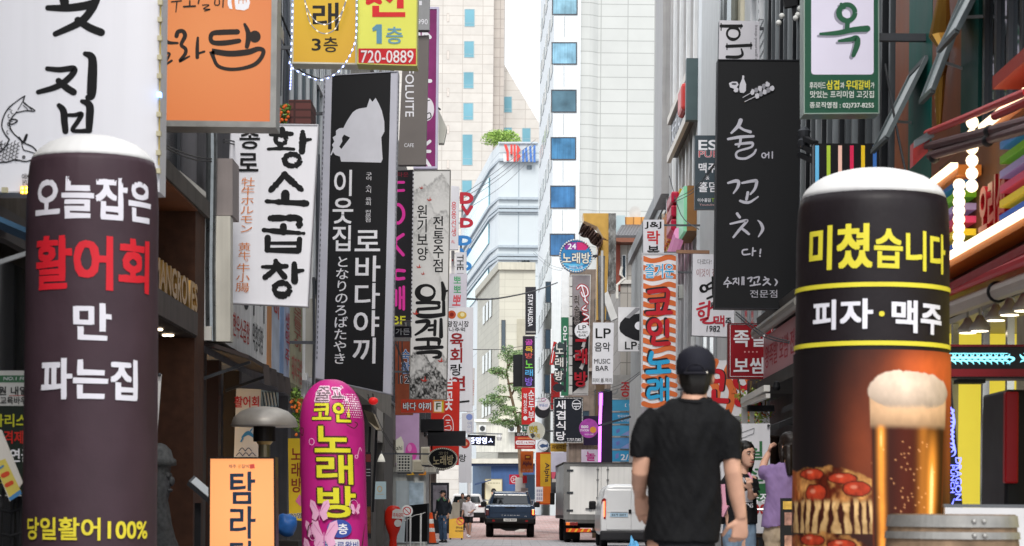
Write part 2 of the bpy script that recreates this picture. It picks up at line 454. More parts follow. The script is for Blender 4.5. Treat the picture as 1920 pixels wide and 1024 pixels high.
# dark shop at the near end of the west side
r = building('dark_shop_building', 'dark concrete shop front behind the white fish-house sign', (-4, 12, 0))
b = MB(); b.box(-9, -3.35, 5, 17.3, 2.9, 9.5); b.box(-9, -3.35, 15.2, 17.3, 0, 2.9); b.box(-9, -3.35, 5, 7, 0, 2.9); b.box(-9, -5.2, 7, 15.2, 0, 2.9)
b.build('wall', mat('#4b4743', .85, var=.25, streak=.4, bump=.3), r)
MB().box(-3.6, -3.45, 12.9, 15.1, .1, 2.7).build('shop_window', glassmat('#1c1e20', .1), r)
b = MB(); b.box(-3.35, -3.28, 12.8, 17.3, 2.75, 2.95); b.box(-3.35, -3.25, 15.15, 15.4, 0, 2.75); b.build('frame', DGR, r)
r = thing('shop_awning', 'small blue fabric awning below the white fish-house sign', 'awning', (-3.2, 13.4, 2.6))
b = MB(); b.prism([(-3.34, 12.2, 2.85), (-2.62, 12.2, 2.55), (-2.62, 12.2, 2.52), (-3.34, 12.2, 2.82)], (0, 1.55, 0)); b.build('canopy', mat('#3d5d78', .8, var=.15), r)
b = MB(); b.box(-2.63, -2.61, 12.2, 13.75, 2.42, 2.54); b.build('valance', mat('#2f4a63', .8), r)
MB().bar((-3.34, 12.25, 2.3), (-2.65, 12.25, 2.53), .025).build('arm', ALU, r)

# brown restaurant
r = building('brown_restaurant_building', 'dark brown restaurant front with gold block letters on its canopy', (-3.5, 19.2, 0))
b = MB(); b.box(-8, -3.38, 17.35, 20.2, 0, 3.86); b.box(-8, -3.02, 20.2, 20.82, 0, 3.86); b.build('wall', BRN, r)
MB().box(-3.37, -3.0, 17.4, 20.19, 3.84, 3.859).build('soffit', mat('#7a4a2c', .7, var=.2), r); MB().box(-8, -2.98, 17.32, 20.86, 3.862, 4.02).build('canopy_slab', mat('#55504c', .8, var=.2, streak=.3), r)
b = MB(); b.box(-3.38, -2.99, 17.4, 20.2, 2.66, 2.875); fa = b.build('canopy', mat('#57504d', .7, var=.2, streak=.3), r)
MB().box(-3.36, -3.0, 17.4, 20.18, 2.64, 2.658).build('soffit', mat('#20150f', .7), fa)
for i in range(4):
    y = 17.9 + i * .62; MB().lathe((-3.2, y, 2.622), [(.05, 0), (.055, .006), (.05, .012)], 14).build('downlight', mat('#ffe9c8', .5, em=5), r)
b = MB()
gv, gf = glyph("MANGROVES", .02); ax = min(p[0] for p in gv); bx = max(p[0] for p in gv)
mpx = lambda p, d: Vector((-3.06 + d, 17.75 + (p[0] - ax) / (bx - ax) * 2.42, 2.885 + p[1] * .36))
cnt = {}
for q in gf:
    for i in range(len(q)):
        a, c = q[i], q[(i + 1) % len(q)]; cnt[(min(a, c), max(a, c))] = cnt.get((min(a, c), max(a, c)), 0) + 1
n = len(gv)
b.add([mpx(p, .07) for p in gv] + [mpx(p, 0) for p in gv], [tuple(q) for q in gf] + [(a, c, c + n, a + n) for (a, c), k in cnt.items() if k == 1])
b.build('gold_lettering', mat('#b08a4c', .35, .6, var=.15), r)
MB().box(-3.3, -3.02, 17.45, 17.72, 2.88, 3.12).build('letter_box', mat('#b89860', .5), r)
up = MB(); up.box(-8, -3.3, 17.35, 20.82, 4.022, 8.5); up.build('upper_wall', mat('#4c4038', .8, var=.2, streak=.3), r)
winx(r, -3.3, 17.6, 19.2, 4.15, 5.3, ALU, mat('#9aa0a2', .25, var=.25, scale=2), 1, .05, 1)
winx(r, -3.3, 19.5, 20.7, 4.1, 5.4, DALU, mat('#101417', .15), 1, .06, 0)
MB().box(-3.29, -3.2, 17.5, 19.25, 4.75, 5.35).build('window_film', mat('#b9bab8', .5, var=.1, streak=.3), r)
b = MB(); b.box(-3.2, -3.05, 20.0, 20.5, 4.03, 4.12); b.bar((-3.1, 19.6, 4.1), (-3.02, 20.7, 4.07), .05); b.build('roof_scrap', OFFW, r)

# the white-fascia shop house beyond it
r = building('white_fascia_building', 'old shop house with white fascia boards and grey ribbed upper floors', (-3.6, 25, 0))
b = MB(); b.box(-8, -3.12, 20.9, 30, 2.6, 12.5); b.box(-8, -4.3, 20.9, 30, 0, 2.6); b.box(-4.3, -3.12, 20.9, 21.4, 0, 2.6); b.box(-4.3, -3.12, 29.6, 30, 0, 2.6)
b.build('wall', mat('#5d5c60', .8, var=.15, streak=.3), r)
for i in range(17): MB().box(-3.12, -2.98, 25.2 + i * .55, 25.36 + i * .55, 4.3, 12).build('fin', mat(('#c9cdd0', '#60696f')[i % 2], .5, .2), r)
MB().box(-3.118, -2.95, 20.92, 25.5, 2.72, 4.0).build('fascia_board', mat('#e8e8e6', .5, var=.05, streak=.25), r)
for i, (a, c, cl) in enumerate(((25.55, 26.1, '#c98a4e'), (26.15, 27.0, '#b5bfce'), (27.05, 27.5, '#7f9cc4'), (27.52, 28.2, '#aab3c9'), (28.25, 29.9, '#a7a383'))):
    MB().box(-3.118, -2.96, a, c, 2.72, 3.95).build('poster_board', mat(cl, .5, var=.25, scale=2.5), r)
for k in range(4): MB().bar((-2.98, 24.0 + .35 * k + 6.2, 2.6), (-2.98, 24.0 + .35 * k + 6.2, 5.4), .07).build('railing_post', WHT, r)
MB().box(-3.1, -2.9, 30.0, 31.6, 2.85, 2.95).build('railing', WHT, r)
def wall_text(root, s, X, y0, y1, z0, z1, m, off=.03, sgn=1, vert=False, jit=0, name='lettering', e=None, depth=0):
    """letters on a wall along the street (sgn=+1: the wall faces +X and reads away from the camera; -1: reads towards it)"""
    e = e or nxt(root)
    if sgn > 0: S = lambda x, y, ee: Vector((X + ee, y0 + (y1 - y0) * x / 100, z1 - (z1 - z0) * y / 100))
    else: S = lambda x, y, ee: Vector((X - ee, y1 - (y1 - y0) * x / 100, z1 - (z1 - z0) * y / 100))
    return T(root, s, (0, 0, 100, 100), None, m, off, vert, jit, surf=S, name=name, depth=depth)
wall_text(r, '양곱창구이', -2.95, 21.7, 25.2, 3.22, 3.95, mat('#26262a', .6), .05, jit=.05)
wall_text(r, '한우소곱창', -2.95, 22.4, 23.8, 2.85, 3.1, mat('#c0392f', .6), .02, vert=False)
wall_text(r, '막창대창', -2.95, 24.1, 25.1, 2.83, 3.15, mat('#3a3a3c', .6), .02)
wall_text(r, '갈비', -2.96, 26.25, 26.9, 3.4, 3.9, mat('#bb4035', .6), .03, vert=True)
wall_text(r, '생맥주', -2.96, 27.6, 28.15, 2.9, 3.6, mat('#b23b4b', .6), .03, vert=True)
wall_text(r, '모듬구이', -2.96, 28.6, 29.7, 3.2, 3.8, mat('#9c4a40', .6), .03, vert=True)
wall_text(r, '돼지국밥', -2.96, 28.4, 29.8, 2.76, 3.1, mat('#b0564e', .6), .03)
b = MB(); b.slab(rect(396, 297, 436, 404), 21.0, 21.5); b.build('duct_cover', mat('#8f8684', .7, var=.1, streak=.2), r)
b = MB(); b.slab(rect(388, 405, 432, 640), 20.95, 21.15); b.build('pilaster', mat('#cbc7bc', .6, var=.08, streak=.2), r)
b = MB(); b.slab(rect(380, 612, 396, 638), 20.85, 20.93); b.build('bracket_plate', OFFW, r)
b = MB(); b.tube([W(395, 640, 20.95), W(394, 500, 20.95), W(397, 296, 20.95), W(396, 60, 20.95)], .055, 12); r2 = b.build('exhaust_duct', mat('#878b8d', .3, .8, var=.2, scale=12))
tag(r2, 'ribbed steel exhaust duct running up beside the brown restaurant', 'duct')
# shaded ground floor of that shop: posts, lit windows
for y0, hx in ((21.5, '#2d2421'), (22.6, '#33211e'), (24.3, '#2d2421')): MB().box(-3.3, -3.12, y0, y0 + .22, 0, 2.6).build('door_post', mat(hx, .6), r)
for y0 in (21.85, 23.1): MB().box(-4.28, -4.2, y0 - .6, y0 + 1.2, .9, 2.0).build('lit_window', mat('#f3dfb5', .5, em=1.2, var=.2, scale=5), r)

# dark awning over it
r = thing('awning', 'faded dark brown awning with a drooping valance over the fish shop', 'awning', (-2.9, 22.7, 2.4))
b = MB(); b.hexa([(-3.1, 20.95, 2.66), (-2.6, 20.95, 2.5), (-2.6, 24.8, 2.5), (-3.1, 24.8, 2.66), (-3.1, 20.95, 2.70), (-2.6, 20.95, 2.54), (-2.6, 24.8, 2.54), (-3.1, 24.8, 2.70)])
b.build('canopy', mat('#3a3230', .8, var=.2), r)
b = MB(); n = 40
for i in range(n):
    y0, y1 = 22.2 + 2.6 * i / n, 22.2 + 2.6 * (i + 1) / n
    f = lambda y: -2.595 + .015 * math.sin(y * 9); g = lambda y: 2.34 + .015 * math.sin(y * 5)
    b.quad((f(y0) + .02, y0, g(y0)), (f(y1) + .02, y1, g(y1)), (f(y1), y1, 2.545), (f(y0), y0, 2.545))
b.build('valance', mat('#4d4441', .85, var=.15), r, smooth=True)
b = MB(); b.bar((-3.1, 21.1, 2.3), (-2.6, 21.1, 2.48), .03); b.build('arm', DF, r)
b = MB(); b.bar((-3.1, 23, 2.3), (-2.6, 23, 2.48), .03); b.build('arm', DF, r)

# the plain beige building with the deep corner post
r = building('beige_corner_building', 'beige rendered house with grey stone corner post beside the pink column', (-4, 42, 0))
b = MB(); b.box(-9, -3.02, 30.05, 53, 3.3, 13); b.build('wall', mat('#8d887f', .8, var=.15, streak=.35), r)
b = MB(); b.box(-9, -3.4, 30.05, 46, 0, 3.3); b.build('shop_wall', mat('#4a4540', .8, var=.25), r)
for q in ((46, 47, -3.0), (49.6, 53.2, -2.98)): MB().box(-4, q[2], q[0], q[1], 0, 3.299).build('corner_post', mat('#5d5a57', .7, var=.12, streak=.2), r)
MB().box(-4, -3.02, 47, 49.6, 2.6, 3.3).build('lintel', mat('#b5b1a8', .7, streak=.3), r)
for z in (4.5, 7.4, 10.2):
    for y in (32, 36, 40, 44, 48): winx(r, -3.02, y, y + 2.2, z, z + 1.6, ALU, GL, 1, .07, 1)
MB().slab(rect(570, 560, 592, 708), 30.2, 30.3).build('side_panel', mat('#b9b6ae', .7, var=.1, streak=.3), r)

# long low row on the west side
r = building('grey_row_building', 'weathered grey shop row on the west side behind the hanging signs', (-4, 80, 0))
b = MB(); b.box(-10, -3.3, 54, 104, 3, 11.5); b.box(-10, -3.9, 54, 104, 0, 3); b.build('wall', mat('#77706b', .8, var=.2, streak=.35), r)
for z in (3.9, 6.6, 9.2):
    for y in range(56, 102, 5): winx(r, -3.3, y, y + 3.2, z, z + 1.5, DALU, GL, 1, .08, 2)
for y in (56, 63, 70, 77, 84, 91, 98):
    MB().box(-3.9, -3.5, y, y + .5, 0, 3).build('pier', mat('#9a958d', .8, streak=.3), r)
    MB().box(-3.86, -3.8, y + .6, y + 6, .2, 2.5).build('shop_window', glassmat('#39444a', .1), r)

# ---------------------------------------------------------------- east side
r = building('colourful_shop_building', 'green and terracotta shop front with open tilting windows', (4, 15.6, 0))
b = MB(); b.box(3.45, 9, 11, 19.2, 2.75, 10); b.box(5.6, 9, 11, 19.2, 0, 2.75); b.box(3.45, 5.6, 18.0, 19.2, 0, 2.75); b.build('wall', mat('#1f2a2b', .6, var=.2), r)
for y0, y1, hx in ((18.35, 19.0, '#8a5034'), (17.35, 18.35, '#0d5b52'), (16.2, 17.32, '#7d4a33'), (15.6, 16.2, '#0d4a44')):
    MB().box(3.38, 3.45, y0, y1, 2.75, 10).build('pilaster', mat(hx, .5, var=.12, streak=.15), r)
MB().box(3.43, 3.5, 19.0, 19.25, 0, 10).build('grey_pilaster', mat('#a9aaa8', .6, streak=.2), r)
for k, (y0, y1) in enumerate(((14.3, 15.5), (13.0, 14.2), (11.6, 12.9))): winx(r, 3.449, y0, y1, 3.6, 7.5, DALU, glassmat('#27323a', .06), -1, .07, 2)
def tilt_window(r, y0, y1, zt, zb, out):
    b = MB(); p = [(3.37, y0, zt), (3.37, y1, zt), (3.37 - out, y1, zb), (3.37 - out, y0, zb)]
    n = Vector((p[2][0] - p[0][0], 0, zb - zt)).cross(Vector((0, 1, 0))).normalized() * .035
    P = [Vector(q) for q in p]
    for i, j in ((0, 1), (1, 2), (2, 3), (3, 0)): b.bar(P[i], P[j], .035, .035)
    o = b.build('tilt_window', mat('#565e60', .4, .2), r)
    MB().prism([P[0] * .96 + P[2] * .04, P[1] * .96 + P[3] * .04, P[2] * .96 + P[0] * .04, P[3] * .96 + P[1] * .04], n * .4).build('pane', mat('#9aa3a4', .3), o)
    MB().bar(P[2].lerp(P[1], .4), (3.4, y1, zb + .25), .02).build('stay', ALU, o)
tilt_window(r, 17.5, 18.2, 4.78, 4.12, .32)
tilt_window(r, 15.7, 16.15, 4.95, 4.15, .30)
tilt_window(r, 14.85, 15.5, 5.0, 4.4, .30)
tilt_window(r, 14.1, 14.7, 5.2, 4.7, .30)
wall_text(r, '오지개', 3.38, 16.75, 17.15, 4.95, 5.35, mat('#e3ded0', .5), .03, -1, True)
wall_text(r, '인생술', 3.38, 16.9, 17.2, 4.25, 5.0, mat('#e3ded0', .5), .04, -1, True)
b = MB(); b.tube([(3.31, 16.55, 5.6), (3.3, 16.5, 5.0), (3.3, 16.6, 4.75), (3.31, 16.45, 4.6), (3.3, 16.6, 4.45), (3.3, 16.62, 4.05)], [.05, .05, .09, .04, .05, .02], 10)
b.build('brass_emblem', mat('#a37b3a', .3, .8, var=.15), r)

r = building('black_fin_building', 'dark building with black vertical fins behind the green restaurant sign', (4, 24, 0))
b = MB(); b.box(3.6, 9, 19.3, 29.9, 0, 11); b.build('wall', mat('#232427', .6, var=.2), r)
for i in range(24): MB().box(3.42, 3.6, 19.5 + i * .43, 19.58 + i * .43, 2.8, 11).build('fin', mat(('#55595c', '#26282b', '#83888b')[i % 3], .4, .4), r)
for z in (3.9, 5.1, 6.5, 8.3): MB().box(3.5, 3.6, 19.4, 29.8, z, z + .12).build('rail', DALU, r)
MB().box(3.3, 3.6, 19.6, 29.8, 2.6, 2.8).build('shop_canopy', mat('#2a2724', .7), r)

r = building('white_panel_building', 'white panelled house behind the tall black sign', (5, 38, 0))
b = MB(); b.box(4.0, 10, 30, 46, 2.9, 16); b.box(4.6, 10, 30, 46, 0, 2.9); b.build('wall', mat('#cfd0cf', .6, var=.05, streak=.12), r)
MB().box(3.93, 4.0, 37.4, 40.6, 8.5, 16).build('cream_panel', mat('#c9c2ac', .6, streak=.2), r)
MB().box(3.9, 4.0, 33.2, 34.4, 8.0, 16).build('perforated_panel', gridmat('#dfe0df', '#303234', .16, .16, .03, .5, 'y'), r)
for y in (37.9, 38.4): MB().tube([(3.8, y, 8.6), (3.8, y, 16)], .14, 12).build('steel_duct', mat('#a9adae', .25, .85, var=.1), r)
for z in (9.0, 10.2): MB().box(3.6, 4.0, 30.5, 33, z, z + .08).build('balcony_rail', WHT, r)
for y in (30.6, 31.8, 32.9): MB().box(3.62, 3.7, y, y + .08, 8.4, 11).build('balcony_post', WHT, r)
MB().box(3.4, 4.0, 30.2, 32.9, 2.7, 2.95).build('canopy', mat('#3a3735', .7), r)
for y0, y1, z0 in ((31, 33.5, 3.9), (35, 37, 3.9), (42, 45, 3.6), (35, 37, 6.2)): winx(r, 4.0, y0, y1, z0, z0 + 1.5, ALU, glassmat('#6c757a', .1), -1, .07, 1)

r = building('curtain_wall_building', 'tall office block with narrow grey glass curtain wall along the street', (5, 56, 0))
b = MB(); b.box(4.62, 14, 46.1, 66, 0, 26); b.build('wall', mat('#b7b5b3', .6, var=.06, streak=.15), r)
for i in range(15):
    y = 47 + i * 1.15
    MB().box(4.5, 4.62, y, y + .3, 3, 26).build('mullion', mat(('#e2e2e1', '#b5b3b2')[i % 2], .5), r)
for k in range(7):
    z = 4.0 + k * 3.1
    MB().box(4.58, 4.615, 46.6, 65.6, z, z + 2.2).build('glass_band', mat('#66737c', .08, 0, 0, .3, .3), r)
MB().box(4.3, 4.62, 62.6, 66, 10.4, 26).build('edge_pier', mat('#a5a3a2', .6, streak=.2), r)
MB().box(4.4, 4.61, 46.3, 51.5, 3, 26).build('end_pier', mat('#dfe1e2', .5, streak=.1), r)
MB().box(4.2, 4.6, 47, 65, 2.7, 3).build('canopy', DGR, r)

r = building('grey_annex_building', 'low grey annex with a slanting roof edge beside the office block', (6, 78, 0))
b = MB(); b.box(4.95, 14, 66.2, 90, 0, 11.7); b.build('wall', mat('#a8aaa9', .7, var=.08, streak=.2), r)
MB().box(4.8, 4.95, 66.2, 90, 11.5, 11.95).build('parapet', mat('#8d8f90', .6), r)
winx(r, 4.95, 67.5, 74, 9.0, 11.2, DALU, glassmat('#2a3238', .1), -1, .1, 2)
MB().box(4.86, 4.95, 67, 89, 3.0, 6.4).build('panel', mat('#c5c6c3', .6, streak=.2), r)

r = building('tiled_roof_building', 'stone-clad corner house with an upturned tiled roof and timber box', (6, 92, 0))
Z5 = 92
b = MB(); b.prism([W(1163, 452, Z5), W(1330, 452, Z5), W(1330, 985, Z5), W(1163, 985, Z5)], (0, 9, 0)); b.build('wall', gridmat('#a39e97', '#77736e', 1.1, .75, .02, .7, 'x', .08), r)
b = MB(); b.prism([W(1150, 446, Z5 - 1), W(1300, 446, Z5 - 1), W(1300, 454, Z5 - 1), W(1165, 454, Z5 - 1), W(1153, 452, Z5 - 1)], (0, 9, 0)); ro = b.build('eave', mat('#7b4f3f', .6), r)
b = MB()
for i in range(24):
    x = 1156 + i * 5.6; b.tube([W(x, 445, Z5 - .95), W(x + 10, 428, Z5 + 2.5), W(x + 22, 412, Z5 + 5)], .1, 6)
b.build('roof_tile', mat('#5b5a5c', .6, var=.2), ro)
b = MB(); b.prism([W(1155, 446, Z5 - .9), W(1300, 446, Z5 - .9), W(1320, 411, Z5 + 5), W(1180, 411, Z5 + 5)], (0, 0, -.1)); b.build('roof', mat('#6c6b6c', .7, var=.2), r)
MB().slab(rect(1170, 407, 1250, 440), Z5 + 3, Z5 + 6).build('timber_box', gridmat('#c08a4a', '#8a5f32', .35, 3, .03, .7, 'x', .12), r)
MB().slab(rect(1156, 404, 1172, 440), Z5 + 2.9, Z5 + 5).build('side_box', mat('#9fb0b4', .5), r)
MB().slab(rect(1150, 446, 1163, 545), Z5 - .1, Z5 + .4).build('red_trim', mat('#7a3d30', .6), r)
winy(r, 1166, 478, 1174, 525, Z5, WHT, GL, 1.2)
MB().slab(rect(1163, 525, 1215, 532), Z5 - .12, Z5).build('band', mat('#c0bdb7', .6), r)
MB().tube([W(1166, 500, Z5 - .1), W(1163, 515, Z5 - .1), W(1171, 522, Z5 - .1), W(1157, 535, Z5 - .1), W(1157, 560, Z5 - .1)], .06, 6).build('drain_pipe', OFFW, r)
# satellite dish on its roof
d = thing('satellite_dish', 'white satellite dish on the timber box above the tiled roof', 'satellite dish', W(1188, 407, Z5 + 4))
c = W(1186, 396, Z5 + 3.6); b = MB()
b.rings([[c + Vector((math.cos(t) * q * .26 + .1, -.12 - q * q * .09, math.sin(t) * q * .3 - .1)) for t in [math.pi * 2 * k / 20 for k in range(20)]] for q in (.05, .4, .75, 1)]); b.build('dish', mat('#b5b5b3', .4), d)
MB().bar(c, W(1188, 407, Z5 + 4), .06).build('mast', ALU, d)

r = building('dim_shop_building', 'dim brown-grey shop house crowded with signs behind the box truck', (3.5, 112, 0))
b = MB(); b.prism([W(1066, 505, 110), W(1166, 505, 110), W(1166, 985, 110), W(1066, 985, 110)], (0, 10, 0)); b.build('wall', mat('#6e6259', .8, var=.25, streak=.4), r)
for x0, y0, x1, y1 in ((1115, 560, 1150, 600), (1115, 730, 1160, 790), (1075, 770, 1105, 800)): winy(r, x0, y0, x1, y1, 110, DALU, GL, 1.2)
for y in (690, 825): MB().slab(rect(1066, y, 1165, y + 6), 109.7, 110).build('ledge', mat('#8b8178', .7), r)

# white panelled tower with blue corner windows
Z6 = 150
r = building('white_tower_building', 'white panelled tower with a column of blue corner windows', (6, 155, 0))
p = lambda x, y, Y: W(x, y, Y)
b = MB(); b.prism([(2.66, Z6, 0), (4.55, Z6, 0), (4.55, Z6 + 1, 0), (2.9, 175, 0), (1.95, 175, 0)], (0, 0, 45)); b.build('corner_shaft', mat('#cfd3d5', .45, var=.04, streak=.10), r)
b = MB(); R = 2.2
arc = [(4.551, Z6 + .35, 0)] + [(4.9 + .9 * t, Z6 + .35 + .5 * t * t, 0) for t in (.3, .6, 1)] + [(16, Z6 + .95, 0), (16, 178, 0), (4.551, 178, 0)]
b.prism(arc, (0, 0, 45)); b.build('panelled_wall', gridmat('#b9bbb8', '#989a97', 1.9, .86, .03, .5, 'x', .03), r)
for i, (y0, y1, nm) in enumerate(((-15, 28, 0), (79, 121, 0), (168, 211, 1), (257, 300, 0), (348, 391, 0), (438, 480, 0), (528, 568, 2), (617, 655, 2), (702, 738, 2), (-104, -62, 0))):
    x0 = 1036 - i * .9 if i < 9 else 1036
    if nm == 2: winy(r, x0 - 8, y0, x0 + 3, y1, Z6, DALU, mat('#2c3d4b', .1), 1.5); MB().slab(rect(x0 + 3, y0, x0 + 4.5, y1), Z6 - .04, Z6 - .01).build('jamb', WHT, r)
    else: winy(r, x0 - 1, y0, x0 + 47, y1, Z6, DALU, mat(('#86aebf', '#7ea8bd', '#6f8f9c', '#44789f', '#3a6a96', '#38648f')[min(i, 5)], .12, 0, 0, .4, .9, 0, .3) if nm == 0 else mat('#4d6a78', .15, 0, 0, .5, .6), 2.0)  # mottling in the pane colour stands in for reflections and blinds
    MB().slab(rect(x0 + 22, y1 + 3, x0 + 22.8, y1 + 42), Z6 - .012, Z6 - .002).build('panel_joint', mat('#85898c', .6), r)
    # strip windows of the long side
    dirv = Vector((1.95 - 2.66, 25, 0)); a = W(1031, y1 + 6, Z6).z; t = W(1031, y0 + 14, Z6).z
    for k in range(5):
        q0, q1 = .06 + k * .185, .06 + k * .185 + .12
        A = Vector((2.66, Z6, 0)) + dirv * q0; B = Vector((2.66, Z6, 0)) + dirv * q1; nn = Vector((-.05, 0, 0))
        b = MB(); b.prism([A + Vector((0, 0, a)), B + Vector((0, 0, a)), B + Vector((0, 0, t)), A + Vector((0, 0, t))], nn); b.build('strip_window', mat('#8d9598', .15), r)

# beige block at the street's end, the blue shop below it
r = building('beige_block_building', 'pale yellow-beige block closing the street above the blue shop', (-1, 146, 0))
Z7 = 142
a0, a1, a2 = W(896, 500, 160), W(937, 500, Z7), W(1004, 500, Z7)
b = MB(); top = W(937, 506, Z7).z
b.prism([(a0.x, 160, 0), (a1.x, Z7, 0), (a2.x, Z7, 0), (a2.x, 165, 0), (a0.x, 165, 0)], (0, 0, top)); b.build('wall', gridmat('#bbb8aa', '#a8a497', 1.2, .5, .015, .7, 'b', .04), r)
b = MB(); b.prism([(a0.x - .2, 160, top), (a1.x - .1, Z7 - .2, top), (a2.x, Z7 - .2, top), (a2.x, 165, top), (a0.x, 165, top)], (0, 0, .5)); b.build('parapet', mat('#bdb9aa', .7, streak=.2), r)
for k in range(4):   # windows of the slanting side
    for zc in (505 + 60, 660, 745):
        if k == 3: continue
        q = .3 + k * .15; A = Vector((a0.x, 160, 0)).lerp(Vector((a1.x, Z7, 0)), q); B = Vector((a0.x, 160, 0)).lerp(Vector((a1.x, Z7, 0)), q + .1)
        z1 = W(910, zc, 150).z; z0 = W(910, zc + 34, 150).z; nn = Vector((-.06, -.05, 0))
        MB().prism([A + Vector((0, 0, z0)), B + Vector((0, 0, z0)), B + Vector((0, 0, z1)), A + Vector((0, 0, z1))], nn).build('window', glassmat('#6d716c', .2), r)
MB().slab(rect(969, 598, 984, 700), Z7 - .04, Z7 + .1).build('shaft_recess', mat('#a9a493', .7), r)
winy(r, 940, 600, 948, 660, Z7, DALU, GL, 1)
MB().slab(rect(893, 790, 1004, 848), Z7 - .8, Z7 - .01).build('cornice', mat('#cfcdc3', .6, streak=.25), r)
MB().slab(rect(890, 786, 1004, 791), Z7 - 1, Z7 - .02).build('ledge', mat('#e2e0d6', .6), r)
for x in (960, 974, 905):
    o = MB().slab(rect(x - 7, 797, x + 6, 810), Z7 - 1.5, Z7 - 1).build('condenser', mat('#cfd0ce', .5), r)
    MB().disc(W(x - .5, 803.5, Z7 - 1.53), .17, .02).build('fan', mat('#3a3c3e', .5), o)
r = building('blue_shop_building', 'blue painted shop front with a portrait poster at the street end', (-.7, 134, gz(134)))
b = MB(); b.prism([W(921, 868, 134), W(1003, 868, 134), W(1003, 975, 134), W(921, 975, 134)], (0, 5, 0)); b.build('wall', mat('#3f5a86', .6, var=.08, streak=.1), r)
b = MB(); b.prism([W(886, 868, 137), W(922, 868, 134.2), W(922, 975, 134.2), W(886, 975, 137)], (0, 3, 0)); b.build('side_wall', mat('#5c6f86', .6, var=.1), r)
MB().slab(rect(884, 860, 1003, 869), 133.6, 139).build('roof_slab', mat('#c8c6ba', .6), r)
MB().slab(rect(884, 869, 1003, 874), 133.7, 133.95).build('fascia', mat('#26344f', .6), r)
MB().slab(rect(903, 905, 920, 958), 134.6, 134.7).build('doorway', mat('#1c2026', .4), r)
MB().slab(rect(968, 890, 1003, 965), 133.9, 133.98).build('dark_bay', mat('#22303f', .5), r)
b = MB(); b.prism([W(890, 907, 134.2), W(921, 899, 133), W(921, 901, 133), W(890, 910, 134.2)], (0, .3, 0)); b.build('awning', mat('#3b4b6b', .7), r)
def portrait(u, v):
    c = np.ones(u.shape + (3,)) * np.array(lin('#c9c4a8'))
    c[v > .97] = lin('#8f8a74')
    body = ((u - .52) / .36) ** 2 + ((v - 1.02) / .34) ** 2 < 1; c[body] = lin('#3c4a58')
    c[body & (np.abs(u - .52) < .05) & (v > .7)] = lin('#aab4bd')
    face = ((u - .5) / .13) ** 2 + ((v - .55) / .13) ** 2 < 1; c[face] = lin('#c99a7f')
    c[((np.abs(u - .5) < .06) & (v > .64) & (v < .74))] = lin('#bd8c72')
    hair = (((u - .5) / .15) ** 2 + ((v - .48) / .12) ** 2 < 1) & (v < .52); c[hair] = lin('#241e1c')
    c[(np.abs(v - .16) < .025) & (np.abs(u - .5) < .36) & (np.sin(u * 70) > -.4)] = lin('#8d8871')
    return c
q = sign('wall_poster', (909, 898, 942, 946), 133.8, mat('#c9c4a8', .5), 'cream poster with a dark-haired man in a dark jacket on the blue shop', 'poster', thick=.08, frame=(mat('#8c7f5c', .4), 1.2))
printgrid(q, (910, 899, 941, 945), 40, 60, portrait, 133.8)

# glass-banded white block
Z8 = 215
r = building('letter_logo_building', 'white metal-clad block with red and blue letters at its roof edge', (0, 220, 0))
top = W(940, 268, Z8).z
A, B_, C_, D = W(866, 300, 262), W(921, 268, Z8 + 6), W(936, 268, Z8), W(1040, 268, Z8)
b = MB(); b.prism([(A.x, 262, 0), (B_.x, Z8 + 6, 0), (C_.x, Z8, 0), (D.x, Z8, 0), (D.x, 270, 0), (A.x, 270, 0)], (0, 0, top)); b.build('wall', gridmat('#bec5c8', '#98a2a8', 2.3, 6.2, .06, .35, 'b', .02), r)
for y in (300, 372, 388, 395, 462, 478, 485):
    b = MB(); b.prism([(A.x - .3, 262, W(930, y + 2.5, Z8).z), (B_.x - .2, Z8 + 5.8, W(930, y + 2.5, Z8).z), (C_.x, Z8 - .3, W(930, y + 2.5, Z8).z), (C_.x + 4, Z8 - .3, W(930, y + 2.5, Z8).z), (C_.x + 4, Z8 + .2, W(930, y + 2.5, Z8).z), (C_.x, Z8 + .2, W(930, y + 2.5, Z8).z), (B_.x, Z8 + 6.2, W(930, y + 2.5, Z8).z), (A.x, 262.5, W(930, y + 2.5, Z8).z)], (0, 0, .25)); b.build('band', mat('#a6b0b7', .4), r)
for y0, y1 in ((312, 366), (402, 440), (330, 331), (490, 520)):
    P0 = A.lerp(B_, .15); P1 = A.lerp(B_, .97); z1, z0 = W(930, y0, Z8).z, W(930, y1, Z8).z; nn = Vector((-.12, -.1, 0))
    MB().prism([(P0.x, P0.y, z0), (P1.x, P1.y, z0), (P1.x, P1.y, z1), (P0.x, P0.y, z1)], nn).build('glass_band', mat('#8cc4cf', .1, var=.15), r)
MB().slab(rect(934, 266, 1008, 269), Z8 - .2, Z8).build('coping', mat('#b9c2c8', .4), r)
MB().slab(rect(944, 288, 1004, 303), Z8 - .5, Z8).build('letter_base', mat('#dfe4e7', .4), r)
RED = mat('#cf4a43', .5); BLU = mat('#4a74b8', .5)
for pts, m in (([(945, 272), (950, 272), (954, 284), (954, 302), (950, 302), (950, 288)], RED), ([(957, 272), (961, 272), (961, 290), (957, 290)], RED),
               ([(963, 272), (967, 272), (967, 304), (963, 304)], RED), ([(969, 272), (973, 276), (976, 282), (972, 288), (976, 294), (972, 302), (969, 304)], RED),
               ([(979, 284), (983, 280), (983, 304), (979, 304)], BLU), ([(984, 280), (988, 276), (990, 304), (986, 304)], BLU), ([(992, 276), (996, 274), (998, 304), (994, 304)], BLU), ([(1000, 274), (1004, 273), (1004, 305), (1000, 305)], BLU)):
    shape(r, pts, Z8 - .55, m, 'roof_letter', depth=.3)
MB().slab(rect(988, 310, 997, 317), Z8 - .1, Z8).build('louvre', mat('#6d777d', .5), r)
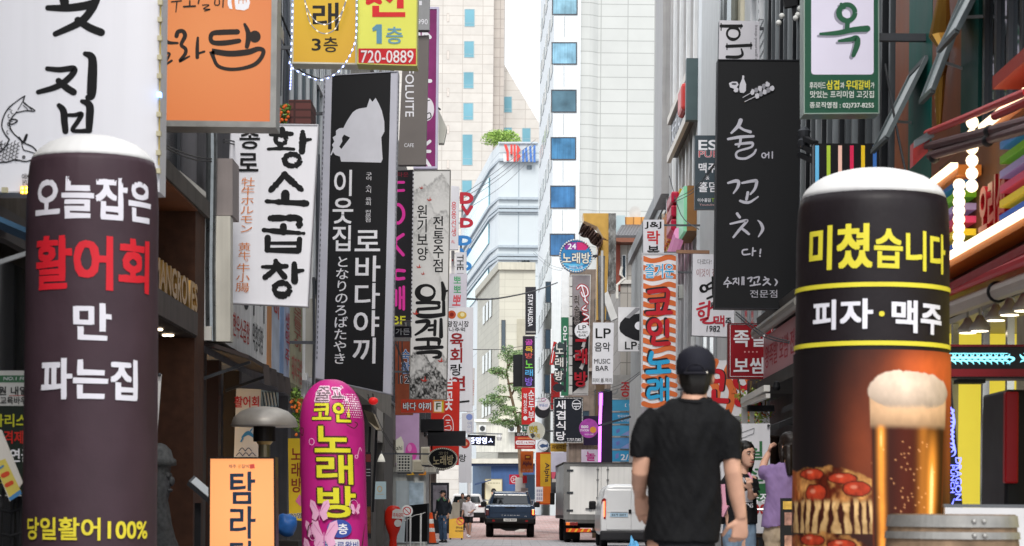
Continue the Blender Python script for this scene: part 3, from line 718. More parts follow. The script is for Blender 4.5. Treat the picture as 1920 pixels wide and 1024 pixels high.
MB().slab(rect(978, 486, 993, 505), Z8 - .1, Z8).build('vent_grille', gridmat('#8a9498', '#3d4548', .35, .35, .06, .5, 'x'), r)

# far stone towers
Z9 = 320
STONE = gridmat('#c1bcb5', '#aaa39b', 3.0, 1.45, .05, .7, 'x', .05)
r = building('stone_tower_building', 'tall pale stone tower with a single column of blue windows', (-8, 325, 0))
x0, x1 = W(740, 0, Z9).x, W(926, 0, Z9).x
MB().box(x0, x1, Z9, Z9 + 25, 0, 120).build('wall', STONE, r)
MB().box(x1 + .001, W(946, 0, Z9).x, Z9 + 2, Z9 + 24, 0, 120).build('side_wall', gridmat('#b3aba3', '#9a918a', 1.4, 1.45, .06, .7, 'x', .05), r)  # darker copy of the stone: shading of the narrow strip put into its colour
for y0, y1, x in ((17, 50, 871), (77, 108, 870), (135, 166, 869), (193, 225, 868.5), (252, 310, 867), (338, 368, 866), (-42, -10, 871)):
    winy(r, x, y0, x + 19, y1, Z9, mat('#8fa7ad', .4), GLC, 1.2, mull=(y0 + (y1 - y0) * .78,))
for y0 in (25, 95, 165, 235, 300): winy(r, 838, y0, 842, y0 + 16, Z9, mat('#a99f97', .6), mat('#cfc7bf', .6), .6)
r = building('stone_wing_building', 'pale stone wing with a slanting roofline beside the tall tower', (1.5, 334, 0))
b = MB(); b.prism([W(944, 118, Z9 + 5), W(1012, 232, Z9 + 5), W(1012, 960, Z9 + 5), W(944, 960, Z9 + 5)], (0, 20, 0)); b.build('wall', STONE, r)
for a in ((945, 181, 960, 211), (945, 239, 960, 254), (979, 240, 995, 267)): winy(r, *a, Z9 + 5, mat('#8fa7ad', .4), GLC, 1.2, mull=(a[3] - 7,))
# roof shrub
def leafblob(b, c, rx, ry, rz, n, s, rnd, flat=.0):
    for _ in range(n):
        while True:
            p = Vector((rnd.uniform(-1, 1), rnd.uniform(-1, 1), rnd.uniform(-1, 1)))
            if p.length < 1: break
        p = Vector((p.x * rx, p.y * ry, p.z * rz)) + c
        u = Vector((rnd.gauss(0, 1), rnd.gauss(0, 1), rnd.gauss(0, 1))).normalized(); w = u.cross(Vector((rnd.gauss(0, 1), rnd.gauss(0, 1), rnd.gauss(0, 1)))).normalized()
        k = s * rnd.uniform(.6, 1.4); b.m = rnd.randrange(3)
        b.add([p - u * k, p + w * k * .45, p + u * k, p - w * k * .45], [(0, 1, 2, 3)])
LEAF = [mat('#5d7a35', .6, var=.2), mat('#7f9a49', .6, var=.2), mat('#45602c', .6, var=.2)]
PINE = [mat('#6f8a58', .7, var=.2), mat('#8fa670', .7, var=.2), mat('#55704a', .7, var=.2)]
r = thing('roof_shrub', 'pale green shrub growing on the roof of the white block', 'shrub', W(937, 268, Z8 + 4))
rnd = random.Random(3); b = MB()
for x, y, q in ((923, 262, 1.1), (934, 257, 1.2), (945, 258, 1.3), (955, 262, 1.0), (939, 263, 1.3), (930, 252, .7), (950, 253, .7)): leafblob(b, W(x + rnd.uniform(-3, 3), y + rnd.uniform(-2, 1), Z8 + 4), q * 1.15, q, q * .6, 420, .11, rnd)
b.build('foliage', [mat('#8fae52', .6), mat('#a9c46c', .6), mat('#6d8c3f', .6)], r, recalc=False)
b = MB()
for x in (925, 938, 950): b.tube([W(937, 269, Z8 + 4), W(x, 258, Z8 + 4)], .06, 5)
b.build('stem', mat('#5b4a38', .8), r)
# pine at the end of the street
r = thing('pine_tree', 'slender green pine leaning out in front of the beige block', 'tree', (W(985, 960, 126).x, 126, gz(126)))
b = MB(); P = [(978, 962), (976, 880), (972, 800), (958, 740), (950, 700), (954, 660)]
b.tube([W(x, y, 126) for x, y in P], [.14, .12, .10, .08, .05, .03], 8); b.build('trunk', mat('#75634f', .85, var=.2), r)
b = MB(); lb = [((972, 800), (930, 790)), ((970, 795), (992, 770)), ((960, 745), (915, 755)), ((960, 740), (985, 715)), ((952, 705), (930, 700)), ((953, 690), (972, 668)), ((952, 720), (978, 735)), ((968, 780), (945, 765)), ((965, 775), (985, 800))]
for p0, p1 in lb: b.tube([W(*p0, 126), W((p0[0] + p1[0]) / 2, min(p0[1], p1[1]) - 2, 125.7), W(*p1, 125.5)], [.07, .05, .02], 5)
b.build('limb', mat('#5e4a3c', .85, var=.2), r)
b = MB()
for (p0, p1) in lb:
    for t in (.4, .6, .8, 1.0, 1.15):
        x, y = p0[0] + (p1[0] - p0[0]) * t, p0[1] + (p1[1] - p0[1]) * t
        leafblob(b, W(x + rnd.uniform(-5, 5), y + rnd.uniform(-9, 4), 125.6 + rnd.uniform(-.4, .4)), .42, .33, .2, 150, .06, rnd)
for x, y in ((952, 655), (958, 665), (947, 668), (965, 690), (940, 730), (925, 745), (935, 775), (975, 790), (955, 795), (985, 745)): leafblob(b, W(x, y, 125.8), .48, .4, .28, 200, .06, rnd)
b.build('foliage', PINE, r, recalc=False)
# low railing in front of the blue shop
r = thing('street_railing', 'grey metal railing at the foot of the blue shop', 'railing', W(925, 968, 128))
b = MB()
for y in (938, 950, 960): b.bar(W(896, y, 128), W(1002, y, 128), .05)
b.build('rail', mat('#7d8186', .5, .5), r)
for x in range(898, 1003, 13): MB().bar(W(x, 936, 128), (W(x, 0, 128).x, 128, gz(128)), .06).build('post', mat('#7d8186', .5, .5), r)
# lamp post and power lines
r = thing('lamp_post', 'slim white street pole in front of the pale far facades', 'street pole', (W(880, 960, 96).x, 96, gz(96)))
MB().tube([(W(880, 960, 96).x, 96, gz(96)), W(879, 815, 96), W(878.5, 700, 96)], [.075, .065, .05], 10).build('pole', WHT, r)
MB().lathe((W(880, 960, 96).x, 96, gz(96)), [(.12, 0), (.12, .25), (.08, .3)], 12).build('base', ALU, r)
PL = mat('#2b2c2f', .6)
def cable(label, pts, rr=.012, cat='power line', name='power_line', group=None, m=None):
    P = spline([tuple(W(*p)) for p in pts], 5); return tag(MB().tube(P, rr, 5).build(name, m or PL), label, cat, group)
cable('uppermost thin cable slanting across the white lettered block', [(858, 372, 70), (935, 318, 95), (1004, 262, 120)], .012)
cable('second thin cable slanting across the white lettered block', [(862, 376, 70), (938, 326, 95), (1004, 270, 120)], .012)
cable('third thin cable slanting across the white lettered block', [(866, 384, 70), (945, 328, 95), (1004, 278, 120)], .01)
cable('lowest faint cable slanting across the white lettered block', [(872, 395, 70), (950, 342, 95), (1004, 288, 120)], .01)
cable('thick sagging cable crossing before the beige block', [(868, 560, 60), (930, 560, 75), (1000, 546, 92), (1045, 530, 104)], .03)
cable('faint lower cable crossing before the beige block', [(875, 655, 60), (940, 655, 80), (985, 648, 100)], .012)

# clutter on the west facades and at the street's middle
rnd = random.Random(2)
for i, (x, yt, yb_, Zc, q) in enumerate(((524, 0, 180, 26, .03), (533, 0, 200, 27, .018), (540, 40, 235, 27.5, .018), (596, 330, 720, 29.6, .03), (588, 560, 735, 29.7, .02))):
    tag(MB().tube([W(x, yt - 40, Zc), W(x + 1, (yt + yb_) / 2, Zc), W(x - 1, yb_, Zc)], q, 8).build('drain_pipe', mat('#5c5f66', .5, .3)), ('thick grey pipe', 'thin grey pipe', 'second thin grey pipe', 'pale pipe', 'slim dark pipe')[i] + (' climbing the wall beside the big orange sign' if i < 3 else ' on the wall beside the robata sign'), 'pipe')
for k, (x, y, Zc) in enumerate(((512, 70, 23), (700, 560, 45), (1268, 560, 46))):
    r = thing('air_conditioner', ('grey outdoor unit high on the wall behind the orange sign', 'beige outdoor unit on the wall beside the robata sign', 'white outdoor unit on the wall behind the karaoke sign')[k], 'air conditioner', W(x, y, Zc))
    MB().slab(rect(x - 12, y - 26, x + 14, y), Zc, Zc + .35).build('casing', mat('#a9aaa6', .6, streak=.3), r, bevel=.01); MB().slab(rect(x - 10, y - 23, x + 5, y - 3), Zc - .012, Zc - .002).build('grille', gridmat('#303234', '#8f908c', .03, .03, .006, .6, 'x'), r)
r = thing('utility_cabinet', 'beige street cabinet in front of the person beside the woman in white', 'cabinet', (W(855, 0, 92).x, 92, gz(92)))
MB().box(W(845, 0, 92).x, W(865, 0, 92).x, 92, 92.5, gz(92), W(0, 938, 92).z).build('body', mat('#b3ada0', .6, streak=.2), r, bevel=.02); MB().slab(rect(848, 942, 862, 985), 91.97, 91.99).build('door', mat('#a39d90', .6), r)
r = thing('poster_stand', 'dark framed poster stand behind the worker', 'poster', (W(824, 0, 71).x, 71, 0))
MB().slab(rect(808, 905, 842, 1000), 71, 71.06).build('frame', mat('#26262b', .4), r); MB().slab(rect(812, 910, 838, 960), 70.98, 70.995).build('picture', mat('#6d6870', .5, var=.5, scale=3), r)
for x in (810, 838): MB().bar((W(x, 0, 71).x, 71.03, 0), (W(x, 0, 71).x, 71.03, .4), .05).build('leg', BLK, r)
for i, (a, c) in enumerate((((520, 10, 25), (606, 128, 29)), ((522, 60, 25), (604, 150, 29)), ((1255, 330, 58), (1310, 430, 44)))): cable(('upper dark cable sagging from the orange sign to the robata sign', 'lower dark cable sagging from the orange sign to the robata sign', 'dark cable along the office block')[i], [a, ((a[0] + c[0]) / 2 - 6, (a[1] + c[1]) / 2 + 22, (a[2] + c[2]) / 2), c], .012)

CB = (((420, 262, 21), (560, 250, 29), 14, 'wire drooping behind the leaning white sign'), ((300, 268, 18), (432, 300, 22), 10, 'wire between the brown restaurant and the leaning white sign'), ((742, 640, 36), (800, 770, 52), 8, 'wire running down past the landscape sign'), ((1000, 470, 110), (1060, 505, 90), 8, 'wire across the foot of the white tower'), ((1110, 735, 84), (1210, 690, 47), 10, 'wire from the music-bar sign to the orange-striped one'), ((1250, 380, 60), (1345, 300, 26), 16, 'wire from the office block to the tall black sign'), ((1380, 585, 26), (1480, 640, 22), 12, 'wire looping below the tall black sign'), ((1660, 120, 18), (1700, 330, 17), 8, 'wire dropping past the striped board'), ((690, 740, 36), (745, 850, 50), 10, 'wire along the grey corner post'), ((985, 740, 98), (1040, 735, 75), 10, 'wire between the tofu-stew and black dining signs'))
for a, c, sag, lb in CB:
    for k in (0, 1): cable(('thin black ', 'second thin black ')[k] + lb, [(a[0], a[1] + 5 * k, a[2]), ((a[0] + c[0]) / 2, (a[1] + c[1]) / 2 + sag + 6 * k, (a[2] + c[2]) / 2), (c[0], c[1] + 3 * k, c[2])], .008)
# ================================================================ west side signs
WS = mat('#d6d5da', .4, 0, .07, .03, 1.0, streak=.05); WSU = mat('#d3d2d8', .45, 0, 0, .04, 1.0, streak=.06)
INK = mat('#101012', .55, var=.1); WIN = mat('#e6e5ea', .5, var=.03); REDI = mat('#c4242c', .5, var=.05)
MF = mat('#9a9894', .35, .6, var=.12, scale=8)
# --- big white fish-house sign
Z = 13.5
r = sign('projecting_sign', [(-230, -160), (305, -160), (299, 360), (-230, 362)], Z, WS, 'huge white light-box sign with black brush characters and an inked fish', frame=(mat('#c9c8cc', .4, .2), 3), thick=.25)
strokes(r, [([(118, -14), (121, 4), (122, 14)], [14, 13, 10]), ([(90, 15), (130, 15), (172, 8), (181, -2), (184, -22)], [8, 11, 12, 11, 10]), ([(181, 0), (172, 18), (150, 42), (104, 64)], [10, 11, 11, 8]), ([(146, 38), (168, 52), (190, 61)], [10, 11, 11]),
            ([(89, 129), (112, 131), (139, 129), (132, 144), (108, 162), (72, 173)], [7, 8, 9, 9, 9, 7]), ([(110, 152), (124, 164), (138, 173)], [9, 10, 10]),
            ([(160, 101), (173, 110), (173, 150), (171, 178), (165, 183)], [7, 12, 14, 13, 8]),
            ([(111, 198), (119, 208), (121, 228), (123, 246)], [7, 10, 10, 9]), ([(122, 216), (140, 216), (153, 214), (146, 228), (136, 244), (152, 246), (168, 245)], [5, 6, 7, 7, 6, 6, 8]), ([(154, 190), (168, 198), (168, 225), (167, 244)], [6, 11, 11, 9])], Z, INK, wide=1.32)
FK = mat('#1f1f22', .6)
S = [([(47, 180), (36, 187), (24, 196)], 1.3), ([(47, 180), (45, 193), (66, 208), (48, 208), (30, 212)], 1.4), ([(24, 196), (14, 206), (6, 222), (4, 238), (10, 252), (18, 262)], 1.6), ([(32, 210), (22, 222), (18, 234), (24, 248), (34, 258)], 1.5),
     ([(18, 262), (10, 276), (2, 284), (-10, 290)], 1.5), ([(34, 258), (46, 268), (62, 276), (69, 286), (62, 298), (48, 303), (30, 300), (14, 304), (-4, 305)], 1.6), ([(40, 262), (44, 280), (54, 284), (67, 288)], 1.2), ([(50, 253), (46, 262), (44, 268), (36, 258)], 2.2), ([(51, 253), (48, 262), (44, 268)], 2.4),
     (ringpts(45, 295, 2.2, 2.2, 8), 1.3), ([(18, 226), (26, 224), (33, 227), (24, 233), (17, 232)], 1.6), ([(46, 186), (40, 196), (34, 206)], .9), ([(47, 193), (54, 200), (60, 207)], .9), ([(44, 198), (50, 203), (54, 208)], .9),
     ([(-10, 240), (-2, 262), (4, 280)], 1.3)]
for i in range(6):
    for j in range(5): S.append((ringpts(6 + i * 6.2 - j * 1.2, 268 + j * 7.0 + (i % 2) * 3.2, 3.2, 3.5, 10)[2:8], .9))
for j in range(7): S.append((ringpts(20 - j * .6 + (j % 2) * 5, 203 + j * 7.6, 3, 3.4, 10)[2:8], .9))
strokes(r, S, Z, FK, 'fish_drawing', wide=1.6)
T(r, '종로', (42, 326, 54, 348), Z, INK, .01, rot=90)
for i, y in enumerate((4, 36, 71, 107, 142, 177, 214, 250, 286, 320)):
    MB().slab(rect(295.5 - i * .4, y - 4.5, 304 - i * .4, y + 4.5), Z - .05, Z - .014).build('light_module', mat('#b8b093', .5) if i != 5 else mat('#7fb4ff', .4, em=2), r)
MB().slab(rect(3, 351, 13, 361), Z - .05, Z - .014).build('light_module', mat('#b8b093', .5), r)
MB().slab(rect(38, 349, 54, 363), Z - .05, Z - .014).build('light_module', mat('#d99a2c', .5, em=.6), r)
for x, y in ((42, 353), (50, 353), (42, 360), (50, 360)): MB().disc(W(x, y, Z - .055), .009, .004, 10).build('lit_bead', mat('#ffd84a', .5, em=5), r)
b = MB(); b.tube([W(301 - i * .35, 4 + i * 34, Z - .03) for i in range(10)], .004, 5); b.build('module_wire', mat('#b9a24a', .5), r)

# --- orange back-lit sign
Z = 17.0
ORM = bpy.data.materials.new('orange_acrylic'); ORM.use_nodes = True
def backlit(name, c0, c1, em, cen, rad):
    m = bpy.data.materials.new(name); m.use_nodes = True; n = m.node_tree.nodes; l = m.node_tree.links; b = n['Principled BSDF']
    tc = n.new('ShaderNodeTexCoord'); mp = n.new('ShaderNodeMapping'); mp.inputs['Location'].default_value = [-q for q in cen]
    gr = n.new('ShaderNodeVectorMath'); gr.operation = 'LENGTH'; l.new(tc.outputs['Object'], mp.inputs[0]); l.new(mp.outputs[0], gr.inputs[0])
    mr = n.new('ShaderNodeMapRange'); mr.inputs[2].default_value = rad; l.new(gr.outputs['Value'], mr.inputs[0])
    mi = n.new('ShaderNodeMixRGB'); mi.inputs[1].default_value = (*lin(c0), 1); mi.inputs[2].default_value = (*lin(c1), 1); l.new(mr.outputs[0], mi.inputs[0])
    l.new(mi.outputs[0], b.inputs['Emission Color']); b.inputs['Base Color'].default_value = (*[q * .35 for q in lin(c1)], 1); b.inputs['Emission Strength'].default_value = em; b.inputs['Roughness'].default_value = .35
    return m
r = sign('projecting_sign', [(250, -150), (522, -150), (517, 239), (250, 236)], Z, backlit('orange_acrylic_big', '#e2955a', '#cf6f3c', .40, (0, 0, .75), 1.1), 'large orange back-lit sign with steel frame and black brush lettering', frame=(MF, 11), thick=.3, wall=None)
INKO = mat('#2a2422', .6)
strokes(r, [([(309, 55), (308, 72), (316, 80), (333, 81)], [6, 7, 6, 4]), ([(308, 106), (314, 100), (318, 103), (309, 121), (322, 114)], 4),
            ([(331, 68), (334, 60), (343, 59), (347, 68), (340, 84), (348, 92), (347, 102), (337, 115), (355, 106)], [7, 7, 7, 7, 6, 6, 6, 5, 3]), ([(371, 71), (370, 90), (370, 108)], [4, 6, 6]), ([(371, 101), (383, 97)], 4),
            ([(445, 60), (415, 61), (399, 63), (395, 72), (400, 80), (420, 81), (448, 77)], [9, 9, 8, 7, 8, 9, 8]), ([(459, 46), (465, 60), (466, 72), (463, 88)], [5, 8, 9, 7]), ([(465, 72), (470, 70)], 7),
            ([(397, 96), (430, 101), (465, 98), (484, 92), (494, 96), (489, 110), (476, 122), (452, 129), (428, 130), (409, 124), (401, 110), (397, 96)], [9, 10, 10, 8, 7, 7, 7, 6, 6, 6, 6, 9])], Z, INKO, wide=1.15)
shape(r, ringpts(478, 69, 11, 11.5, 20)[:-1], Z, INKO, 'lettering')
strokes(r, [([(312, -4), (312, 5)], 2.5), ([(322, 4), (340, 2)], 3), ([(332, 3), (330, 23)], [3, 2]), ([(345, 13), (366, 12)], 4), ([(356, 2), (356, 12)], 3), ([(374, -3), (372, 7)], 3), ([(380, 10), (392, 10), (382, 17), (394, 18), (384, 21)], 2.5), ([(404, -2), (403, 9), (411, 9), (411, -2)], 2.5), ([(419, -4), (418, 14)], 2.5)], Z, INKO)
shape(r, [(428, -10), (436, -12), (434, 4), (436, 18), (430, 16), (427, 8)], Z, WIN); shape(r, [(441, -10), (466, -10), (469, 6), (466, 16), (458, 20), (442, 18), (440, 4)], Z, WIN)
strokes(r, [([(448, -4), (448, 7)], 1.6), ([(456, -4), (456, 7)], 1.6), ([(462, -4), (462, 4)], 1.6), ([(448, 0), (462, 0)], 1.6)], Z, mat('#d9905f', .5))
for y in (-60, 150): MB().bar((-3.3, Z + .15, W(0, y, Z).z), (-2.9, Z + .15, W(0, y, Z).z), .07).build('bracket', DF, r)

# --- white offal-restaurant sign
Z = 22.0
r = sign('projecting_sign', [(433, 231), (597, 233), (577, 575), (415, 568)], Z, WS, 'leaning white sign with four heavy black characters and thin orange lettering', frame=(mat('#c4c3c8', .4, .2), 1.6), thick=.16)
O = dict(ox=420, oy=230, sc=.3416)
strokes(r, [([(318, 40), (317, 62)], [34, 42]), ([(255, 66), (310, 62), (372, 62)], [18, 26, 22]), (ringpts(312, 92, 29, 27), 24), ([(313, 118), (313, 140)], 24), ([(242, 146), (310, 142), (383, 146)], [14, 20, 16]),
            ([(432, 52), (432, 100), (428, 158)], [24, 34, 34]), ([(445, 97), (476, 92)], [26, 14]), (ringpts(375, 206, 42, 32), 30),
            ([(334, 282), (300, 325), (256, 372)], [30, 36, 26]), ([(338, 292), (380, 330), (426, 368)], [34, 34, 24]), ([(337, 390), (336, 425)], 42), ([(232, 432), (340, 438), (452, 444)], [18, 30, 32]),
            ([(256, 525), (340, 524), (404, 524), (414, 545), (413, 568)], [32, 32, 30, 32, 28]), ([(326, 570), (326, 600)], 36), ([(218, 590), (330, 600), (438, 608)], [22, 24, 18]),
            ([(240, 632), (238, 698)], 32), ([(415, 640), (411, 700)], 28), ([(250, 662), (410, 662)], 22), ([(240, 700), (412, 703)], 26),
            ([(284, 760), (290, 782)], [26, 40]), ([(212, 792), (280, 792), (343, 788)], [18, 26, 24]), ([(284, 800), (256, 826), (225, 850)], 28), ([(292, 800), (334, 848)], 28),
            ([(386, 775), (388, 870)], [26, 36]), ([(400, 816), (434, 811)], [28, 16]), (ringpts(319, 914, 42, 34), 32)], Z, INK, rough=.5, wide=1.08, **O)
T(r, '종', (450, 242, 487, 279), Z, INK, .03, jit=.1, seed=2); T(r, '로', (447, 288, 484, 321), Z, INK, .035, jit=.1, seed=4)
OT = mat('#d07a3a', .5)
T(r, '牡牛ホルモン', (450, 333, 475, 438), Z, OT, .002, True, skew=.05); T(r, '黄牛', (446, 455, 469, 488), Z, OT, .002, True); strokes(r, [(ringpts(463, 488, 2.2, 2.2, 10), .9)], Z, OT)
T(r, '牛小腸', (442, 494, 467, 548), Z, OT, .002, True, skew=.05); strokes(r, [(ringpts(461, 546, 2.2, 2.2, 10), .9)], Z, OT)
MB().slab(rect(409, 557, 417, 566), Z - .02, Z + .2).build('bracket', DF, r)

# --- neighbour-house robata sign
Z = 28.0
c = [(607, 141), (747, 133), (735, 740), (590, 709)]
r = sign('projecting_sign', c, Z, mat('#b9b9c4', .45, var=.04), 'tall black sign with grey borders and a white cat silhouette holding a skewer', frame=(mat('#9d9da6', .4, .2), 1.6), thick=.3, wall=-3.1)
shape(r, [(623, 141), (733, 135), (718, 735), (608, 713)], Z, mat('#161619', .6, var=.08), 'black_field')
cat = [(1003, 590), (1018, 612), (1038, 588), (1058, 625), (1075, 665), (1090, 730), (1091, 790), (1072, 825), (1076, 900), (1080, 955), (1070, 976), (830, 970), (824, 940), (795, 930), (782, 912), (772, 933), (766, 930), (784, 885), (776, 870), (790, 850), (780, 825), (800, 812), (800, 785), (820, 770), (845, 768), (858, 742), (870, 720), (900, 675), (920, 660), (940, 652), (985, 645)]
shape(r, [(380 + x * .3125, y * .3125) for x, y in cat], Z, mat('#c9c9d1', .5), 'cat_emblem', holes=[[(380 + x * .3125, y * .3125) for x, y in [(848, 808), (885, 826), (832, 895), (820, 880), (838, 850), (836, 828)]]])
WT = mat('#dcdbe0', .5)
T(r, '이웃집', (622, 318, 664, 474), Z, WT, .022, True, skew=.02); T(r, '로바다야끼', (661, 428, 713, 684), Z, WT, .022, True, skew=.02)
T(r, '구이 스시 육회 전문점', (685, 323, 697, 417), Z, WT, 0, True, skew=.02); T(r, 'となりのろばたやき', (626, 480, 651, 684), Z, WT, .012, True, skew=.03)
b = MB()
for i in range(60):
    y = 150 + i * 9.6; b.slab(rect(748.5 - y * .0195, y, 750 - y * .0195, y + 5), Z - .01, Z + .04)
    if i < 55: b.slab(rect(608.5 - (y - 150) * .029, y, 610 - (y - 150) * .029, y + 5), Z - .02, Z - .012)
b.build('edge_stitching', mat('#55565c', .5), r)
# --- yellow third-floor and lime first-floor signs
Z = 24.0
r = sign('projecting_sign', [(550, -170), (670, -170), (669, 121), (547, 119)], Z, backlit('yellow_acrylic', '#e6c22a', '#cf9a28', .35, (-.1, 0, .8), 1.2), 'yellow third-floor karaoke sign with black characters wound with string lights', frame=(mat('#c9c6b6', .4), 3), thick=.3, wall=-3.1)
T(r, '래', (587, 6, 634, 57), Z, mat('#262425', .5), .03); T(r, '노', (585, -62, 636, -10), Z, mat('#262425', .5), .03)
T(r, '3', (585, 73, 601, 95), Z, mat('#2e2a26', .5), .03); T(r, '층', (607, 70, 633, 98), Z, mat('#2e2a26', .5), .022)
r = sign('projecting_sign', [(671, -170), (784, -170), (782, 124), (669, 120)], Z - .35, mat('#c3c356', .4, 0, .15, .04), 'lime green first-floor sign with red characters and a red phone number band', frame=(mat('#b5b45f', .4), 2), thick=.3)
shape(r, rect(672, 91, 780, 121), Z - .35, mat('#bb2229', .45), 'red_band')
RS = mat('#cc2a2c', .45)
strokes(r, [([(693, -4), (711, -4), (704, -2), (690, 5)], 9), ([(700, -2), (712, 4)], 9)], Z - .35, RS)
for pts in ([(745, -40), (757, -40), (757, 16), (744, 16)], [(698, 11), (711, 11), (711, 23), (760, 23), (760, 32), (698, 32)], [(684, -2), (690, 6), (700, 0), (710, -8), (700, -16)], [(718, -4), (731, 6), (737, 0), (724, -12)]): shape(r, pts, Z - .35, RS, 'lettering')
shape(r, [(698, 53), (706, 46), (716, 46), (716, 82), (706, 82), (706, 57), (699, 59)], Z - .35, mat('#5f8fa5', .5), 'lettering'); T(r, '층', (724, 51, 755, 82), Z - .35, mat('#6a98a9', .5), .02)
T(r, '720-0889', (677, 95, 775, 118), Z - .35, mat('#dcd2d2', .5), .012)
# string lights
def string_light(label, pts, Zs, nb, lit='#9fb4ff', em=3.0):
    P = spline(pts, 8); rr = thing('string_light', label, 'string lights', W(*P[len(P) // 2], Zs)); 
    MB().tube([W(*p, Zs) for p in P], .006, 5).build('cord', mat('#9ca0aa', .5), rr)
    b = MB(); acc = 0; L = [0]
    for a, c2 in zip(P, P[1:]): L.append(L[-1] + math.hypot(c2[0] - a[0], c2[1] - a[1]))
    k = 0
    for i in range(nb):
        d = (i + .3) * L[-1] / nb
        while L[k + 1] < d: k += 1
        def at(dd):
            j = min(max(k, 0), len(P) - 2); t = (dd - L[j]) / (L[j + 1] - L[j] or 1); return (P[j][0] + (P[j + 1][0] - P[j][0]) * t, P[j][1] + (P[j + 1][1] - P[j][1]) * t)
        b.bar(W(*at(d), Zs - .012), W(*at(d + 4), Zs - .012), .0115)
    b.build('lit_bead', mat(lit, .4, em=em), rr); return rr
string_light('blue-white string lights running down the edges of the yellow sign and looping below', [(549, -20), (548, 40), (546, 100), (545, 124), (575, 142), (602, 150), (630, 138), (648, 118), (662, 90), (668, 60), (669, -20)], Z - .45, 34)
string_light('string of tiny lights draped in a deep loop over the yellow sign', [(569, -10), (578, 20), (592, 40), (610, 46), (628, 38), (640, 24), (652, -10)], Z - .08, 9, '#e9d7c4', .6)
string_light('second looser string of tiny lights hanging lower over the yellow sign', [(571, 0), (580, 40), (595, 58), (612, 63), (630, 52), (645, 15), (652, -10)], Z - .1, 9, '#e6cfae', .5)
string_light('blue string lights dangling down the grey wall beside the yellow sign', [(546, 120), (545, 150), (544, 168)], Z - .3, 8, '#8f9dff', 3)
# flower box by the orange sign
r = thing('flower_box', 'dark red planter box with orange flowers below the yellow sign', 'planter', W(552, 235, 23.2))
b = MB(); b.slab(rect(541, 187, 583, 232), 23.2, 23.8); b.build('box', gridmat('#5b3330', '#3c2220', .5, .085, .012, .7, 'x', .1), r)
rnd = random.Random(5); b = MB()
for x, y in ((527, 206), (534, 216), (529, 228), (536, 205)): leafblob(b, W(x, y, 23.1), .05, .05, .06, 60, .025, rnd)
b.build('foliage', LEAF, r, recalc=False); b = MB()
for i in range(16): b.ball(W(rnd.uniform(522, 542), rnd.uniform(198, 232), 23.02), .018, n=7, m=5)
b.build('flower', mat('#d0602a', .6), r); b = MB(); b.slab(rect(520, 232, 545, 240), 23.0, 23.3); b.build('tray', DF, r)

# --- grey cafe sign, its small neighbour, the magenta one behind
Z = 34.0
r = sign('projecting_sign', [(764, -80), (806, -80), (805, 56), (782, 56)], Z - .1, mat('#8f8f90', .5, streak=.1), 'upper pale grey cafe sign above the long taupe one', thick=.2, side='#77777a')
T(r, '990', (783, 36, 802, 46), Z - .1, WT, .0); shape(r, rect(786, 2, 791, 10), Z - .1, WT, 'emblem')
r = sign('projecting_sign', [(757, 68), (804, 66), (798, 309), (746, 309)], Z, mat('#6a6461', .5, var=.05), 'long taupe cafe sign with white capitals running down it', thick=.2, side='#565250')
T(r, 'FOLUITE', (760, 129, 776, 219), Z, WT, .012, rot=90); T(r, 'CAFE', (758, 269, 776, 276), Z, WT, 0)
Z = 38.0
r = sign('projecting_sign', [(780, 13), (823, 13), (820, 316), (775, 316)], Z, mat('#7a2a62', .4, 0, .05, .25, 2.5), 'magenta sign with lavender edge and rounded white lettering', frame=(mat('#b7b2c9', .4), 4), thick=.2)
strokes(r, [([(786, 66), (786, 58), (793, 58), (793, 68)], 5), ([(798, 62), (806, 70)], 7), ([(800, 152), (807, 152)], 7), ([(800, 270), (806, 265)], 6), ([(798, 284), (806, 284)], 6), ([(785, 300), (785, 312)], 6), ([(798, 300), (806, 312)], 6)], Z, WT)
shape(r, ringpts(800, 205, 14, 22, 24)[:-1], Z, mat('#d8d3da', .5)); strokes(r, [([(798, 190), (806, 188)], 1.6), ([(800, 214), (806, 212), (808, 220), (800, 224), (796, 221)], 2)], Z, INK)
r = thing('flood_lamp', 'small cream flood lamp box behind the magenta sign', 'lamp', W(832, 270, 39))
b = MB(); b.prism([W(822, 205, 38.9), W(838, 240, 38.9), W(832, 268, 38.9), (W(822, 268, 38.9))], (0, .25, 0)); b.build('housing', mat('#c9c8bd', .5), r); MB().bar(W(818, 200, 39), W(826, 206, 39), .03).build('arm', DF, r)
# --- black karaoke sign with pink letters
Z = 40.0
r = sign('projecting_sign', [(737, 320), (775, 318), (771, 602), (733, 602)], Z, mat('#201d22', .45, var=.1), 'black karaoke sign with big pink letters half hidden by the robata sign', thick=.25, frame=(mat('#4b464b', .5), 1.2), wall=-3.0)
PK = mat('#b02a7c', .4, em=.25)
strokes(r, [([(741, 342), (757, 342)], 5), ([(741, 358), (757, 357)], 5), ([(738, 386), (748, 384), (756, 394), (756, 408), (748, 418), (738, 416)], 6), ([(756, 440), (740, 455), (756, 478)], 6), ([(742, 455), (738, 455)], 6), ([(758, 508), (742, 508), (742, 522), (757, 522)], 6), ([(742, 545), (742, 572)], 6), ([(750, 540), (750, 578)], 5), ([(757, 538), (757, 580)], 5), ([(751, 558), (756, 558)], 5)], Z, PK)
T(r, 'BF', (736, 593, 760, 608), Z, mat('#c6c233', .5), .03); T(r, '타운', (745, 323, 766, 332), Z, mat('#7c2032', .5), .01)
b = MB(); 
for i in range(36): b.slab(rect(774 - i * .1, 322 + i * 7.9, 776 - i * .1, 326 + i * 7.9), Z - .03, Z)
b.build('edge_light', mat('#cfcfd6', .5), r)
